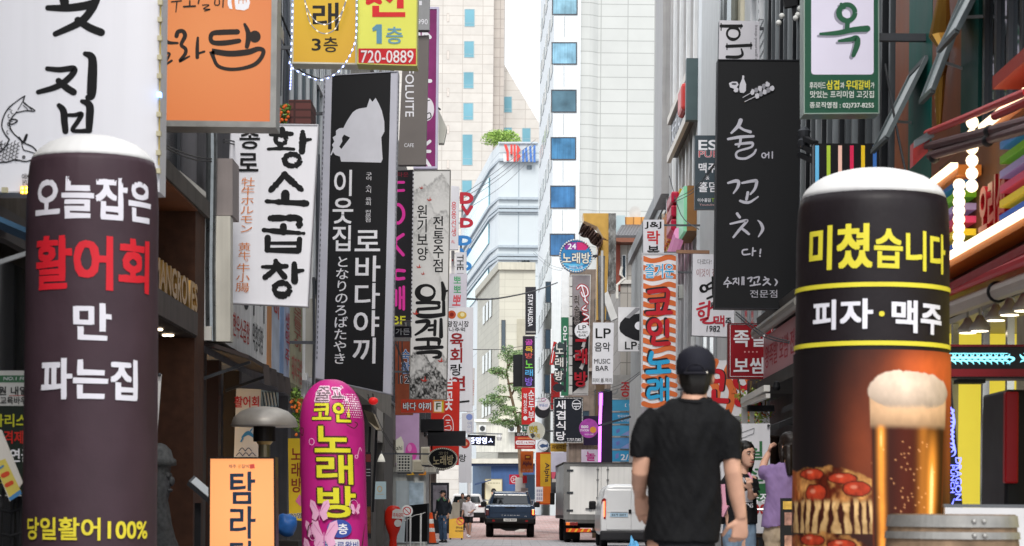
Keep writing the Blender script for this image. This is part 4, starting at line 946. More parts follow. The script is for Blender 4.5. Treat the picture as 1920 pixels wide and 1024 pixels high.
r = sign('projecting_sign', (738, 612, 771, 632), Z + .5, mat('#2a262e', .5), 'narrow dark sign with pale letters under the black karaoke sign', thick=.2)
T(r, '가든', (742, 616, 768, 628), Z + .5, WT, .02)
# --- landscape-painting tavern sign
Z = 44.0
c = [(773, 319), (845, 318), (838, 750), (767, 748)]
r = sign('projecting_sign', c, Z, mat('#b9b6b3', .5), 'tall tavern sign with brush lettering over an ink mountain painting', thick=.22, frame=(mat('#6d6b66', .5, .3), 1.5), wall=-3.0)
def fbm(u, v, s, o=5, seed=0):
    r = np.zeros(u.shape); a = .5; f = s
    rg = np.random.RandomState(seed)
    for _ in range(o):
        n = 64; g = rg.rand(n, n)
        x = (u * f) % n; y = (v * f * 2) % n; xi = x.astype(int); yi = y.astype(int); tx = x - xi; ty = y - yi
        tx = tx * tx * (3 - 2 * tx); ty = ty * ty * (3 - 2 * ty)
        r += a * ((g[yi % n, xi % n] * (1 - tx) + g[yi % n, (xi + 1) % n] * tx) * (1 - ty) + (g[(yi + 1) % n, xi % n] * (1 - tx) + g[(yi + 1) % n, (xi + 1) % n] * tx) * ty)
        a *= .5; f *= 2
    return r
def ink(u, v):
    base = .56 + .10 * fbm(u, v, 2, 4, 1); d = np.zeros(u.shape); nz = fbm(u, v, 10, 5, 2); tx = fbm(u, v * 3, 26, 4, 5)
    for cx, top, sl, st, fall in ((.78, .02, .10, .55, .05), (.25, .07, .16, .35, .04), (.9, .17, .12, .5, .05), (.08, .2, .2, .4, .04), (.28, .775, .13, .95, .05), (.55, .83, .16, .5, .06), (.86, .80, .12, .7, .07), (.68, .865, .10, 1.3, .11), (.2, .90, .18, .8, .08), (.85, .93, .08, 1.2, .1), (.4, .96, .1, 1.0, .08)):
        h = top + np.abs(u - cx) * sl * (1 + .8 * (u > cx)) + .05 * (nz - .5)
        d = np.maximum(d, np.clip((v - h) / .004, 0, 1) * np.exp(-np.clip(v - h, 0, 1) / fall) * st * np.clip(2.4 * tx - .35, .1, 1.2))
    t = base * (1 - np.clip(d, 0, .97))
    return np.stack([t, t * .985, t * .97], -1)
printgrid(r, inset(c, 1.5), 70, 220, ink, Z, name='mountain_painting')
T(r, '원기보양', (781, 384, 803, 490), Z, INK, .02, True, jit=.06); T(r, '전통주점', (811, 405, 833, 512), Z, INK, .02, True, jit=.06, seed=2)
strokes(r, [(ringpts(799, 548, 16, 13), [5, 5, 7, 9, 10, 11, 11, 11, 11, 10, 8, 6, 5, 5, 5, 5, 5]), ([(829, 530), (832, 545), (831, 562)], [5, 9, 7]), ([(832, 547), (840, 545)], [6, 3]),
            ([(782, 568), (800, 567), (823, 568)], [6, 7, 7]), ([(822, 570), (822, 577), (800, 579), (784, 580)], [5, 6, 6, 6]), ([(783, 582), (784, 591), (805, 593), (831, 590)], [6, 8, 9, 7]), ([(832, 566), (832, 590)], [6, 7]),
            ([(781, 604), (800, 602), (803, 607), (794, 618), (779, 628)], [6, 8, 8, 7, 4]), ([(816, 602), (815, 628)], [6, 6]), ([(827, 599), (827, 631)], [6, 8]), ([(802, 611), (813, 610)], 5), ([(804, 619), (813, 618)], 5),
            ([(781, 637), (802, 636), (822, 637), (823, 645)], [5, 7, 8, 6]), ([(778, 653), (800, 652), (829, 651)], [6, 8, 6]), ([(803, 641), (803, 650)], 6), ([(783, 662), (805, 660), (823, 661), (823, 669), (812, 670)], [6, 7, 8, 7, 3])], Z, INK)
RB = mat('#b23a30', .5)
for x, y, s in ((790, 352, 4), (805, 374, 5), (785, 500, 5), (793, 513, 4), (779, 587, 6), (826, 676, 6), (795, 712, 7)):
    shape(r, [(x - s, y - s * .3), (x, y + s * .2), (x + s * .3, y - s * 1.1), (x + s * .5, y + s * .1), (x + s * 1.2, y), (x + s * .4, y + s * .5), (x - s * .4, y + s * .5)], Z, RB, 'red_crane')
# --- signs and boxes below and behind it
Z = 46.0
r = sign('projecting_sign', (741, 640, 774, 778), Z, mat('#8f4a33', .6, var=.15, scale=6), 'rust-red lodging sign with blue and white outlined characters', thick=.2)
T(r, '숙활', (752, 655, 769, 702), Z, mat('#3d6fb0', .5), .03, True, out=(.09, WT)); T(r, '12', (752, 705, 768, 718), Z, mat('#2c2a3a', .5), .03, out=(.09, WT))
for i in range(4): MB().tube([W(733 + i * 7, 640, Z - .4), W(733 + i * 7, 720, Z - .4)], .012, 6).build('grille_bar', DF, r)
r = sign('shop_sign', (752, 749, 811, 774), 43.2, mat('#b93a26', .45), 'small red sign with white robata lettering outlined in black', thick=.12)
T(r, '바다 야끼', (756, 755, 808, 769), 43.2, WT, .035, out=(.10, INK), jit=.05)
r = sign('shop_sign', (812, 750, 833, 774), 43.6, mat('#d9d6cf', .5), 'small white sign with orange edge and one dark letter', thick=.1, frame=(mat('#c97a33', .5), 2))
T(r, 'F', (818, 756, 826, 768), 43.6, mat('#3e4a20', .5), .05); shape(r, rect(828, 752, 831, 772), 43.6, mat('#b9b532', .5), 'stripe')
Z = 49.0
r = sign('projecting_sign', [(810, 713), (862, 716), (860, 872), (806, 870)], Z, mat('#bb2a20', .45), 'tall red pub sign with white characters and a round emblem', thick=.2, wall=-3.1)
T(r, '얼꽃', (833, 692, 850, 772), Z, WT, .04, True, jit=.08)
strokes(r, [(ringpts(839, 800, 11, 22, 20), 1.3), ([(834, 800), (844, 798), (845, 806), (834, 806)], 1.4), ([(832, 812), (846, 812)], 1.4), ([(832, 817), (846, 817)], 1.4), ([(836, 788), (844, 788)], 1.6), ([(838, 793), (842, 793)], 1.4)], Z, WT, 'round_emblem')
Z = 52.0
r = sign('projecting_sign', [(836, 577), (887, 576), (886, 772), (834, 770)], Z, WSU, 'white raw-beef restaurant sign with dark red brush characters', thick=.2)
shape(r, ringpts(847, 590, 8, 8)[:-1], Z, mat('#b04a30', .5), 'bowl_picture'); shape(r, ringpts(847, 590, 4, 4)[:-1], Z, mat('#7d2018', .5), 'bowl_picture'); shape(r, ringpts(866, 591, 9, 7)[:-1], Z, mat('#c9a44a', .5), 'bowl_picture'); shape(r, ringpts(867, 590, 4, 4)[:-1], Z, mat('#d9d0a0', .5), 'bowl_picture')
T(r, '광장시장', (839, 602, 879, 613), Z, INK, .02, jit=.05); T(r, '나주먹', (842, 614, 872, 622), Z, INK, .01, jit=.05)
DR = mat('#8c1f22', .5)
T(r, '육회', (843, 624, 870, 681), Z, DR, .04, True, jit=.08); T(r, '랑', (845, 683, 866, 704), Z, INK, .02, jit=.08); T(r, '연', (843, 706, 872, 732), Z, DR, .04, jit=.08); strokes(r, [([(860, 754), (879, 752)], 3)], Z, INK)
r = sign('projecting_sign', [(866, 775), (888, 774), (888, 812), (866, 812)], Z + 6, WSU, 'small white sign with a blue dot and pale writing', thick=.15)
shape(r, ringpts(880, 782, 6, 6)[:-1], Z + 6, mat('#7f90c8', .5), 'emblem'); T(r, '애어나', (876, 790, 886, 812), Z + 6, mat('#8a94b5', .5), .0, True)
r = sign('projecting_sign', (860, 820, 884, 905), Z + 4, WSU, 'white menu sign with a red bowl picture behind the dark boxes', thick=.15)
shape(r, ringpts(872, 832, 9, 9)[:-1], Z + 4, mat('#a8352a', .5), 'bowl_picture'); shape(r, ringpts(872, 832, 5, 4)[:-1], Z + 4, mat('#c98a6a', .5), 'bowl_picture'); T(r, '랑', (861, 852, 874, 866), Z + 4, INK, .02, jit=.05)
for rc, lb in (((789, 786, 832, 811), 'short black blank sign box above a longer one'), ((802, 808, 873, 836), 'long black blank sign box in front of the tall red sign')):
    r = sign('blank_sign', rc, 47.5, mat('#212124', .5, var=.15), lb, thick=.25)
    MB().slab(rect(rc[0] + 6, rc[3], rc[0] + 9, rc[3] + 8), 47.55, 47.6).build('cable_end', BLK, r)
# oval karaoke sign
Z = 48.0
cc = W(830, 860, Z); r = thing('oval_sign', 'oval black karaoke sign with cream script and a ring of dots', 'sign', cc)
MB().disc(cc, .34, .15, 40, .25).build('panel', mat('#1d1c1f', .5), r)
strokes(r, [(ringpts(830, 860, 26, 18.5, 30), .9), (ringpts(830, 860, 28, 20.3, 30), .7)], Z, mat('#b5b1a5', .5), 'ring')
b = MB()
for i in range(44): t = i * math.pi / 22; b.slab(rect(830 + 27 * math.cos(t) - .6, 860 + 19.4 * math.sin(t) - .6, 830 + 27 * math.cos(t) + .6, 860 + 19.4 * math.sin(t) + .6), Z - .02, Z - .004)
b.build('dot', mat('#d8d3c5', .5, em=.3), r)
T(r, '노래방', (812, 854, 850, 872), Z, mat('#d9c9a0', .5), .035, jit=.1, slope=-.05); T(r, '코인', (822, 847, 840, 853), Z, mat('#b9ae90', .5), 0)
# DVD letter stacks
def letterstack(s, x0, x1, ys, Z, col, label):
    r = thing('letter_sign', label, 'sign', W((x0 + x1) / 2, ys[-1][1], Z)); m = mat(col, .4)
    for ch, (a, b_) in zip(s, ys): 
        T(r, ch, (x0 + (2 if ch == 'V' else 0), a, x1, b_), Z, m, .03, name='letter', depth=.18); T(r, ch, (x0 + 1 + (2 if ch == 'V' else 0), a + 1, x1 - 1, b_ - 1), Z - .19, m, .035, name='letter', fat=.05)
        xm = x0 + 3
    MB().bar(W(x0 + 5, ys[0][0], Z + .02), W(x0 + 3, ys[-1][1], Z + .02), .06).build('mast', ALU, r)
    b = MB()
    for a, b_ in ys: b.bar(W(x0 - 14, (a + b_) / 2, Z + .05), W(x0 + 6, (a + b_) / 2, Z + .05), .03)
    b.build('bracket', ALU, r)
letterstack('DVD', 863, 887, [(362, 382), (387, 404), (410, 427)], 64, '#b02a38', 'red three-dimensional capital letters stacked on a mast')
letterstack('DVD', 860, 884, [(443, 460), (467, 484), (491, 508)], 63.5, '#3a7fc2', 'blue three-dimensional capital letters stacked on a mast')
Z = 58.0
r = sign('projecting_sign', [(846, 348), (861, 350), (859, 468), (843, 468)], Z, WSU, 'narrow white sign with a column of small red characters', thick=.15)
T(r, '용용선생', (846, 378, 856, 444), Z, mat('#c7434a', .5), .02, True); T(r, 'AL', (846, 450, 853, 456), Z, mat('#c7434a', .5), .01)
r = sign('projecting_sign', [(846, 470, ), (852, 470), (852, 512), (846, 512)], Z + .4, mat('#d3cfd2', .5), 'thin pale sign strip with a red dot', thick=.1); shape(r, ringpts(848.5, 488, 1.6, 2)[:-1], Z + .4, REDI, 'dot')
r = sign('projecting_sign', [(854, 473), (875, 473), (874, 515), (853, 515)], Z - 2, WSU, 'white sign with black capitals turned on their side', thick=.15); T(r, 'THE B', (857, 478, 869, 520), Z - 2, INK, .02, rot=90)
r = sign('projecting_sign', [(843, 513), (876, 513), (874, 577), (841, 576)], Z - 4, mat('#c3bfca', .45), 'pale lavender sign with green and red brush syllables', thick=.18)
T(r, '뽀뽀', (850, 517, 865, 552), Z - 4, mat('#3f9a63', .5), .03, True, jit=.08); T(r, '뽀', (849, 554, 864, 573), Z - 4, mat('#c8404a', .5), .03, jit=.08, skew=.1)
r = sign('projecting_sign', [(886, 690), (890, 690), (889, 760), (886, 760)], Z, mat('#dcd8d6', .5), 'very thin white sign strip with red marks', thick=.1); T(r, '전문', (886.8, 712, 889, 742), Z, REDI, 0, True)
# LED message board
Z = 80.0
r = sign('message_board', [(877, 815), (929, 817), (928, 836), (875, 834)], Z, mat('#1b1e2a', .4), 'dark electronic message board with glowing white characters', thick=.25, frame=(mat('#3a3d45', .5), 1))
T(r, '중명영ㅅ', (880, 820, 924, 832), Z, mat('#cfd6ff', .4, em=1.2), .03)
r = thing('security_camera', 'pale camera on an arm above the message board', 'camera', W(900, 812, 80)); MB().bar(W(880, 812, 80), W(942, 814, 80), .05).build('arm', ALU, r); MB().lathe(W(936, 820, 79.9), [(.08, -.12), (.1, 0), (.05, .1)], 10).build('housing', WHT, r)

# --- street level, west side, middle distance
r = thing('kiosk', 'pale corrugated street kiosk with frosted doors', 'kiosk', (W(775, 0, 63).x, 63, 0))
xa, xb = W(744, 0, 62).x, W(806, 0, 62).x
MB().box(xa, xb, 62, 64.4, 0, 2.15).build('body', mat('#b9bab6', .6, var=.1, streak=.35), r)
MB().box(xa - .05, xb + .3, 61.85, 64.5, 2.152, 2.3).build('roof', mat('#a5a299', .6, streak=.3), r)
MB().box(xa + .1, xa + .62, 61.95, 61.99, .1, 1.9).build('shutter', mat('#a9b3b8', .5, streak=.2), r); MB().box(xa + .66, xb - .05, 61.95, 61.99, .1, 1.9).build('shutter', mat('#c3c7c6', .5, streak=.3), r)
for x, cl in ((770, '#c59a3a'), (792, '#c07d2c')): MB().slab(rect(x - 7, 884, x + 7, 891), 61.8, 61.84).build('yellow_sticker', mat(cl, .5), r)
MB().slab(rect(767, 905, 794, 950), 61.92, 61.945).build('poster', mat('#9fb0bd', .5, var=.3, scale=4), r)
# pink beer poster wall
r = sign('poster_board', (742, 775, 786, 872), 56, mat('#b595b9', .5, var=.08), 'lavender poster with a round pink balloon shape', 'poster', thick=.15)
shape(r, ringpts(771, 848, 11, 18)[:-1], 56, mat('#cf4fa4', .4), 'balloon_picture'); shape(r, ringpts(768, 840, 4, 7)[:-1], 56, mat('#e08cc4', .4), 'balloon_picture')
shape(r, [(742, 825), (752, 818), (757, 830), (757, 868), (742, 868)], 56, mat('#d5d2c2', .5), 'glass_picture'); T(r, 'ahi', (743, 836, 754, 844), 56, INK, .02)
for rc, Zc, lb in (((743, 852, 772, 886), 54, 'grey air conditioner unit with a dark square grille by the kiosk'), ((773, 862, 795, 886), 53.6, 'beige air conditioner unit turned sideways beside the pink poster'), ((789, 838, 806, 872), 52.5, 'beige vent box above the kiosk roof')):
    r = thing('air_conditioner', lb, 'air conditioner', W((rc[0] + rc[2]) / 2, rc[3], Zc), 'air conditioner units by the kiosk')
    MB().slab(rect(*rc), Zc, Zc + .4).build('casing', mat('#bdb7a6' if rc[0] > 750 else '#a9a9a4', .6, streak=.2), r, bevel=.02)
    if rc[0] < 750:
        MB().slab(rect(rc[0] + 2, rc[1] + 3, rc[2] - 3, rc[3] - 3), Zc - .01, Zc - .002).build('grille', gridmat('#2a2c2e', '#b9b8b0', .075, .075, .012, .6, 'x'), r)
    else: MB().slab(rect(rc[0] + 3, rc[1] + 4, rc[2] - 3, rc[3] - 4), Zc - .012, Zc - .002).build('grille', mat('#a39c8b', .6), r)
    MB().slab(rect(rc[0] + 2, rc[3], rc[2] - 2, rc[3] + 2), Zc, Zc + .5).build('bracket', DF, r)
# dark board, rope stanchions, no-parking disc and its red stand
r = thing('chalkboard', 'black leaning menu board behind the white posts', 'board', (W(785, 0, 60).x, 60, 0))
b = MB(); b.prism([W(762, 948, 60), W(803, 944, 59), W(803, 1016, 59), W(758, 1016, 60)], (0, .06, 0)); b.build('panel', mat('#1f1e20', .6), r); MB().bar(W(803, 944, 59), W(803, 1020, 59), .05).build('frame', DF, r)
for i, (x, t) in enumerate(((778, 962), (797.5, 958), (741, 975))):
    Zc = (56, 57, 52)[i]; w = W(x, 0, Zc).x
    r = thing('stanchion', ('white rope post beside the black board', 'white rope post nearest the traffic cone', 'white rope post behind the red bollard')[i], 'post', (w, Zc, 0), 'white rope posts')
    MB().tube([(w, Zc, .03), (w, Zc, W(0, t, Zc).z)], .025, 10).build('pole', mat('#d6d6d4', .5), r); MB().lathe((w, Zc, 0), [(.16, 0), (.16, .03), (.04, .05)], 18).build('base', BLK, r); MB().ball((w, Zc, W(0, t, Zc).z), .032).build('cap', mat('#d6d6d4', .5), r)
tag(MB().tube([W(708, 973, 52), W(730, 978, 52), W(741, 976, 52), W(760, 976, 54), W(778, 966, 56), W(790, 964, 56.5), W(797, 961, 57)], .01, 6).build('barrier_rope', mat('#bdbbb6', .6)), 'thin pale rope strung between the white posts', 'rope')
Z = 50; x = W(746, 0, Z).x
r = thing('parking_bollard', 'red plastic no-parking bollard with a round head', 'bollard', (x, Z, 0))
f = Z / F; zc = W(746, 970, Z).z
b = MB(); b.rings([[Vector((x + f * w * math.cos(t), Z + .1 * math.sin(t) * min(1, w / 12), CZ + (HY - y) * f)) for t in [2 * math.pi * k / 20 for k in range(20)]] for y, w in ((1046, 12), (1040, 9), (1015, 6.5), (1005, 8), (996, 12), (984, 15.5), (972, 17), (960, 15.5), (953, 11), (950, 5))])
b.build('body', mat('#c8281b', .35), r, smooth=True)
MB().lathe((x, Z, 0), [(.2, 0), (.2, .06), (.12, .1)], 20).build('base', BLK, r)
shape(r, [(736, 958), (742, 954), (752, 955), (757, 961), (757, 973), (735, 972)], Z - .11, mat('#d9d4d0', .5), 'label_plate'); T(r, '주차금지', (737, 962, 756, 970), Z - .114, REDI, .03); shape(r, ringpts(746, 981, 7, 7)[:-1], Z - .11, mat('#cdc9c6', .5), 'reflector')
shape(r, ringpts(739, 1000, .1, .1)[:3], Z - .11, BLK, 'dot')
Z = 53; c = W(763, 958, Z); r = thing('prohibition_disc', 'round white no-parking disc on a thin post', 'sign', (c.x, Z, 0))
MB().disc(c, .145, .02).build('disc', mat('#d9d9d8', .4), r); strokes(r, [(ringpts(763, 958, 7, 7, 24), 1.6), ([(758.5, 953.5), (767.5, 962.5)], 1.4)], Z, REDI, 'red_ring'); MB().tube([(c.x, Z + .04, 0), (c.x, Z + .04, c.z)], .018, 8).build('post', ALU, r); MB().lathe((c.x, Z + .04, 0), [(.14, 0), (.14, .04)], 16).build('base', BLK, r)

# --- nearer west side: awning, bell lamp, posters, lantern beside the grey corner
r = thing('awning', 'tattered beige awning beside the pink column', 'awning', W(695, 800, 36))
b = MB(); b.prism([W(682, 768, 36.5), W(700, 775, 35.5), W(712, 805, 35), W(706, 806, 35), W(690, 790, 36)], (0, .5, 0)); b.build('canopy', mat('#8d8270', .8, var=.15), r); MB().bar(W(694, 800, 36), W(688, 960, 36), .04).build('pole', BLK, r); MB().bar(W(706, 806, 35.4), W(699, 960, 35.6), .04).build('pole', BLK, r)
r = thing('bell_lamp', 'small cream bell-shaped lamp on the grey corner', 'lamp', W(715, 866, 45)); MB().lathe(W(715, 866, 45), [(.085, 0), (.07, .06), (.04, .13), (.015, .17)], 16).build('lamp_shade', mat('#dcd9ce', .5, em=.2), r, smooth=True); MB().bar(W(715, 851, 45), W(715, 846, 46), .02).build('bracket', DF, r)
r = sign('notice_sheet', (702, 903, 724, 936), 44, mat('#bcd3da', .5), 'pale blue notice sheet with a beige drawing on the grey corner', 'notice', thick=.03)
strokes(r, [(ringpts(712, 917, 4, 5, 10), 2), ([(706, 927), (720, 927)], .8)], 44, mat('#d3bd92', .5), 'drawing')
r = thing('red_lantern', 'small red lantern box below the robata sign', 'lantern', W(700, 760, 33)); MB().ball(W(700, 752, 33), .075, .07, .06).build('shade', mat('#c02020', .4, em=.3), r, smooth=True); MB().tube([W(700, 745, 33), W(699, 738, 33)], .008, 6).build('cord', BLK, r)
r = sign('price_board', (684, 848, 696, 1010), 32, mat('#2c2a2e', .5, var=.3, scale=5), 'narrow dark picture board behind the pink column', 'board', thick=.05)
shape(r, rect(686, 852, 695, 866), 32, mat('#7d3434', .5), 'dish_picture'); shape(r, rect(686, 950, 695, 1000), 32, mat('#7a4a30', .5, var=.5, scale=14), 'dish_picture'); strokes(r, [([(687, 880), (694, 880)], 1), ([(687, 886), (694, 886)], 1), ([(687, 892), (694, 892)], 1)], 32, WT, 'lettering')
# fish-shop banner
Z = 23.5
r = sign('banner', [(443, 728), (489, 730), (486, 905), (437, 905)], Z, mat('#c9c8ce', .6, streak=.08), 'white fish-shop banner with red and blue characters and a leaping blue fish', 'banner', thick=.04)
T(r, '활어회', (440, 743, 485, 764), Z, mat('#b52733', .5), .035); T(r, '해산물', (439, 780, 483, 798), Z, mat('#2c3f8c', .5), .035)
strokes(r, [([(454, 820), (466, 812), (478, 822)], [3, 8, 2]), ([(470, 808), (474, 802)], [3, 1]), ([(455, 822), (452, 828)], 3)], Z, mat('#3b7db8', .5), 'fish_drawing')
strokes(r, [([(436 + i * 12 - j * 5, 846 + j * 9), (442 + i * 12 - j * 5, 840 + j * 9), (448 + i * 12 - j * 5, 846 + j * 9)], 1.5) for i in range(4) for j in range(3) if 440 < 438 + i * 12 - j * 5 < 472], Z, mat('#26355f', .5), 'wave_drawing')
r = sign('photo_banner', [(489, 731), (522, 736), (522, 762), (489, 764)], 24.5, mat('#7f97b0', .5, .0, 0, .5, 9), 'small banner with a blue and white fish photograph under the awning', 'banner', thick=.04)
strokes(r, [([(492 + i * 6, 735), (496 + i * 6, 762)], 2.2) for i in range(5)], 24.5, mat('#2a3a4f', .5), 'fish_drawing'); strokes(r, [([(496 + i * 6, 737), (500 + i * 6, 760)], 1.4) for i in range(4)], 24.5, mat('#d0d6dc', .5), 'fish_drawing')
# patio heater
Z = 19.5; x = W(503, 0, Z).x; zt = W(503, 762, Z).z; f = Z / F
r = thing('patio_heater', 'mushroom-topped patio heater with a wide metal dome', 'heater', (x, Z, 0))
b = MB(); b.lathe((x, Z, zt), [(62 * f, -38 * f), (63 * f, -36 * f), (58 * f, -22 * f), (44 * f, -9 * f), (24 * f, -2 * f), (3 * f, 0)], 36); b.build('dome', mat('#a8a29a', .4, .3, var=.15, scale=6), r, smooth=True)
b = MB(); b.lathe((x, Z, zt), [(21 * f, -66 * f), (21 * f, -20 * f), (15 * f, -12 * f)], 24); b.build('burner', gridmat('#2b2420', '#161312', .02, .02, .006, .5, 'b'), r)
MB().lathe((x, Z, zt), [(12 * f, -72 * f), (16 * f, -66 * f)], 20).build('collar', mat('#a3895a', .35, .7), r)
MB().tube([(x, Z, .5), (x, Z, zt - 70 * f)], .055, 12).build('pole', mat('#8f8a72', .3, .8), r); MB().lathe((x, Z, 0), [(.24, 0), (.24, .55), (.2, .6)], 24).build('tank_housing', mat('#55524f', .4, .5), r)
# hanging flowers
r = thing('hanging_plant', 'hanging planter with green leaves and orange flowers beside the pink column', 'plant', W(556, 800, 21)); rnd = random.Random(11); b = MB()
for i in range(16): leafblob(b, W(556 + rnd.uniform(-9, 9), 735 + i * 4.5, 21 + rnd.uniform(-.1, .1)), .045, .05, .045, 26, .022, rnd)
b.build('foliage', LEAF, r, recalc=False); b = MB()
for i in range(14): b.ball(W(553 + rnd.uniform(-8, 10), rnd.choice((760, 765, 757, 815, 768)) + rnd.uniform(-5, 5), 20.9), .014, n=7, m=5)
b.build('flower', mat('#cf6a2a', .6), r); MB().tube([W(556, 722, 21), W(556, 800, 21)], .006, 5).build('stem', mat('#56603a', .7), r); b = MB(); b.lathe(W(558, 765, 21.02), [(.04, 0), (.055, .09)], 12); b.build('pot', mat('#8c4a2c', .7), r)
# yellow banner behind the pink column
Z = 24.0
r = sign('banner', [(540, 822), (575, 822), (577, 978), (542, 974)], Z, mat('#c9b02c', .5, var=.1), 'yellow banner with dark red characters behind the pink column', 'banner', thick=.04)
T(r, '노래방', (545, 838, 566, 925), Z, mat('#7d2a22', .5), .05, True); T(r, '(30명)', (541, 962, 570, 973), Z, INK, .03, out=(.1, WT))
shape(r, [(554, 940), (562, 926), (568, 938), (564, 950)], Z, mat('#c7659c', .5), 'butterfly_picture')
r = thing('blue_bag', 'crumpled blue plastic bag on a dark box beside the pink column', 'bag', W(536, 1000, 21)); b = MB(); b.ball(W(537, 986, 21), .11, .1, .11, 16, 10); o = b.build('bag', mat('#2d62a8', .4, var=.2, scale=8, bump=.5), r, smooth=True)
for v in o.data.vertices: v.co *= 1 + .25 * noise.noise(v.co * 14)
r = thing('planter_box', 'dark wooden box standing under the blue bag', 'box', (W(540, 0, 21).x, 21, 0)); b = MB(); xx = W(540, 0, 21).x; b.box(xx - .2, xx + .16, 20.85, 21.25, .04, .72); b.build('body', mat('#26231f', .7), r, bevel=.01)
for sx in (-.17, .1): MB().box(xx + sx, xx + sx + .05, 20.9, 20.95, 0, .04).build('foot', BLK, r)
# orange pavement sign
Z = 16.0; zb = 0.02
def pav(y): return HY - (y - CZ) / Z * F
c = [(391, 857), (516, 857), (518, 1180), (389, 1180)]
r = sign('pavement_sign', c, Z, backlit('orange_acrylic_small', '#f0a468', '#e98e55', .62, (0, 0, .9), .9), 'glowing orange standing sign with dark blue characters in a black frame', thick=.22, frame=(mat('#1b1a1c', .4), 3.2))
NV = mat('#23384f', .5)
T(r, '탐라담', (427, 884, 480, 1078), Z, NV, .03, True, jit=.07); T(r, '제주', (429, 871, 443, 878), Z, NV, .01); T(r, '생', (446, 871, 451, 878), Z, mat('#b5762e', .5), .01); T(r, '갈비', (453, 871, 467, 878), Z, NV, .01); shape(r, [(468, 871), (477, 870), (478, 878), (469, 879)], Z, mat('#d3524a', .5))
p = W(391, 1180, Z); q = W(516, 1180, Z)
for xx in (p.x + .05, q.x - .1): MB().box(xx, xx + .05, Z + .02, Z + .2, 0, p.z).build('foot', BLK, r)
# stone grandfather statue
Z = 17.5; x = W(309, 0, Z).x; f = Z / F
r = thing('stone_statue', 'grey basalt guardian statue in a round hat turned in profile', 'statue', (x, Z, 0))
def zz(y): return CZ + (HY - y) * f
b = MB(); rr = []
for y, w, d, dx in ((1193, 46, 40, 0), (1150, 46, 40, 0), (1080, 46, 40, 0), (1030, 40, 36, -4), (1015, 34, 33, -5), (990, 27, 30, -5), (960, 21, 27, -4), (945, 17, 24, -3), (935, 17, 22, -1), (920, 20, 23, -1), (905, 20, 23, -1), (890, 19, 23, -1), (880, 20, 24, -1), (878, 29, 29, 0), (868, 29, 29, 0), (864, 23, 25, 0), (850, 20, 22, -1), (840, 11, 13, -2), (837, 4, 5, -2)):
    rr.append([Vector((x + f * (dx + w * math.cos(t)), Z + f * d * math.sin(t), zz(y))) for t in [2 * math.pi * k / 28 for k in range(28)]])
b.rings(rr); BAS = mat('#434445', .9, var=.35, scale=30, bump=.5)
o = b.build('body', BAS, r, smooth=True)
b = MB(); b.ball((x + 21 * f, Z - 2 * f, zz(908)), 6 * f, 8 * f, 9 * f); b.build('nose', BAS, r, smooth=True)
b = MB(); b.ball((x + 18 * f, Z - 2 * f, zz(925)), 5 * f, 12 * f, 3.5 * f); b.build('mouth', BAS, r, smooth=True)
b = MB(); b.tube([(x - 8 * f, Z - 22 * f, zz(895)), (x - 12 * f, Z - 25 * f, zz(910)), (x - 10 * f, Z - 25 * f, zz(928)), (x - 4 * f, Z - 23 * f, zz(934))], [3 * f, 5 * f, 5 * f, 3 * f], 8); b.build('ear', BAS, r, smooth=True)
for dy in (-12, 10): MB().ball((x + 15 * f, Z + dy * f, zz(897)), 5 * f, 6 * f, 6 * f).build('eye', BAS, r, smooth=True)
b = MB(); b.tube([(x - 36 * f, Z - 20 * f, zz(1040)), (x - 10 * f, Z - 38 * f, zz(1062)), (x + 26 * f, Z - 32 * f, zz(1055))], [10 * f, 11 * f, 9 * f], 10); b.build('arm', BAS, r, smooth=True)
# menu stand with tilted tablet
r = thing('menu_stand', 'dark menu stand with a slanted tablet beside the orange standing sign', 'menu stand', (W(372, 0, 17.2).x, 17.2, 0))
b = MB(); a, d = W(350, 909, 17.2), W(392, 945, 17.2); b.hexa([a, d, d + Vector((0, .3, .05)), a + Vector((0, .3, .05)), a + Vector((.015, 0, .03)), d + Vector((.015, 0, .03)), d + Vector((.015, .3, .08)), a + Vector((.015, .3, .08))]); b.build('tablet', mat('#232427', .4), r)
b = MB(); u = Vector((.018, .01, .0345)); b.quad(a + u + (d - a) * .08, a + u + (d - a) * .92, a + u + (d - a) * .92 + Vector((0, .27, .045)), a + u + (d - a) * .08 + Vector((0, .27, .045))); b.build('page', mat('#aab0b4', .3), r)
xx = W(378, 0, 17.3).x; MB().bar((xx, 17.35, .03), (xx, 17.35, W(0, 940, 17.3).z), .05).build('pole', BLK, r); MB().lathe((xx, 17.35, 0), [(.2, 0), (.2, .03)], 20).build('base', BLK, r)
# white banner edge beside the brown column
r = thing('banner_stand', 'narrow white banner on a pole behind the brown column', 'banner', W(296, 1193, 16.6))
b = MB(); b.prism([W(262, 700, 16.6), W(303, 702, 16.6), W(291, 865, 16.6), W(262, 1130, 16.6)], (0, .01, 0)); b.build('cloth', mat('#c9c6c4', .7), r); MB().tube([(W(262, 0, 16.62).x, 16.63, 0), (W(262, 0, 16.62).x, 16.63, W(0, 700, 16.62).z)], .012, 8).build('pole', ALU, r); MB().ball(W(299, 703, 16.58), .014).build('clip', DF, r)
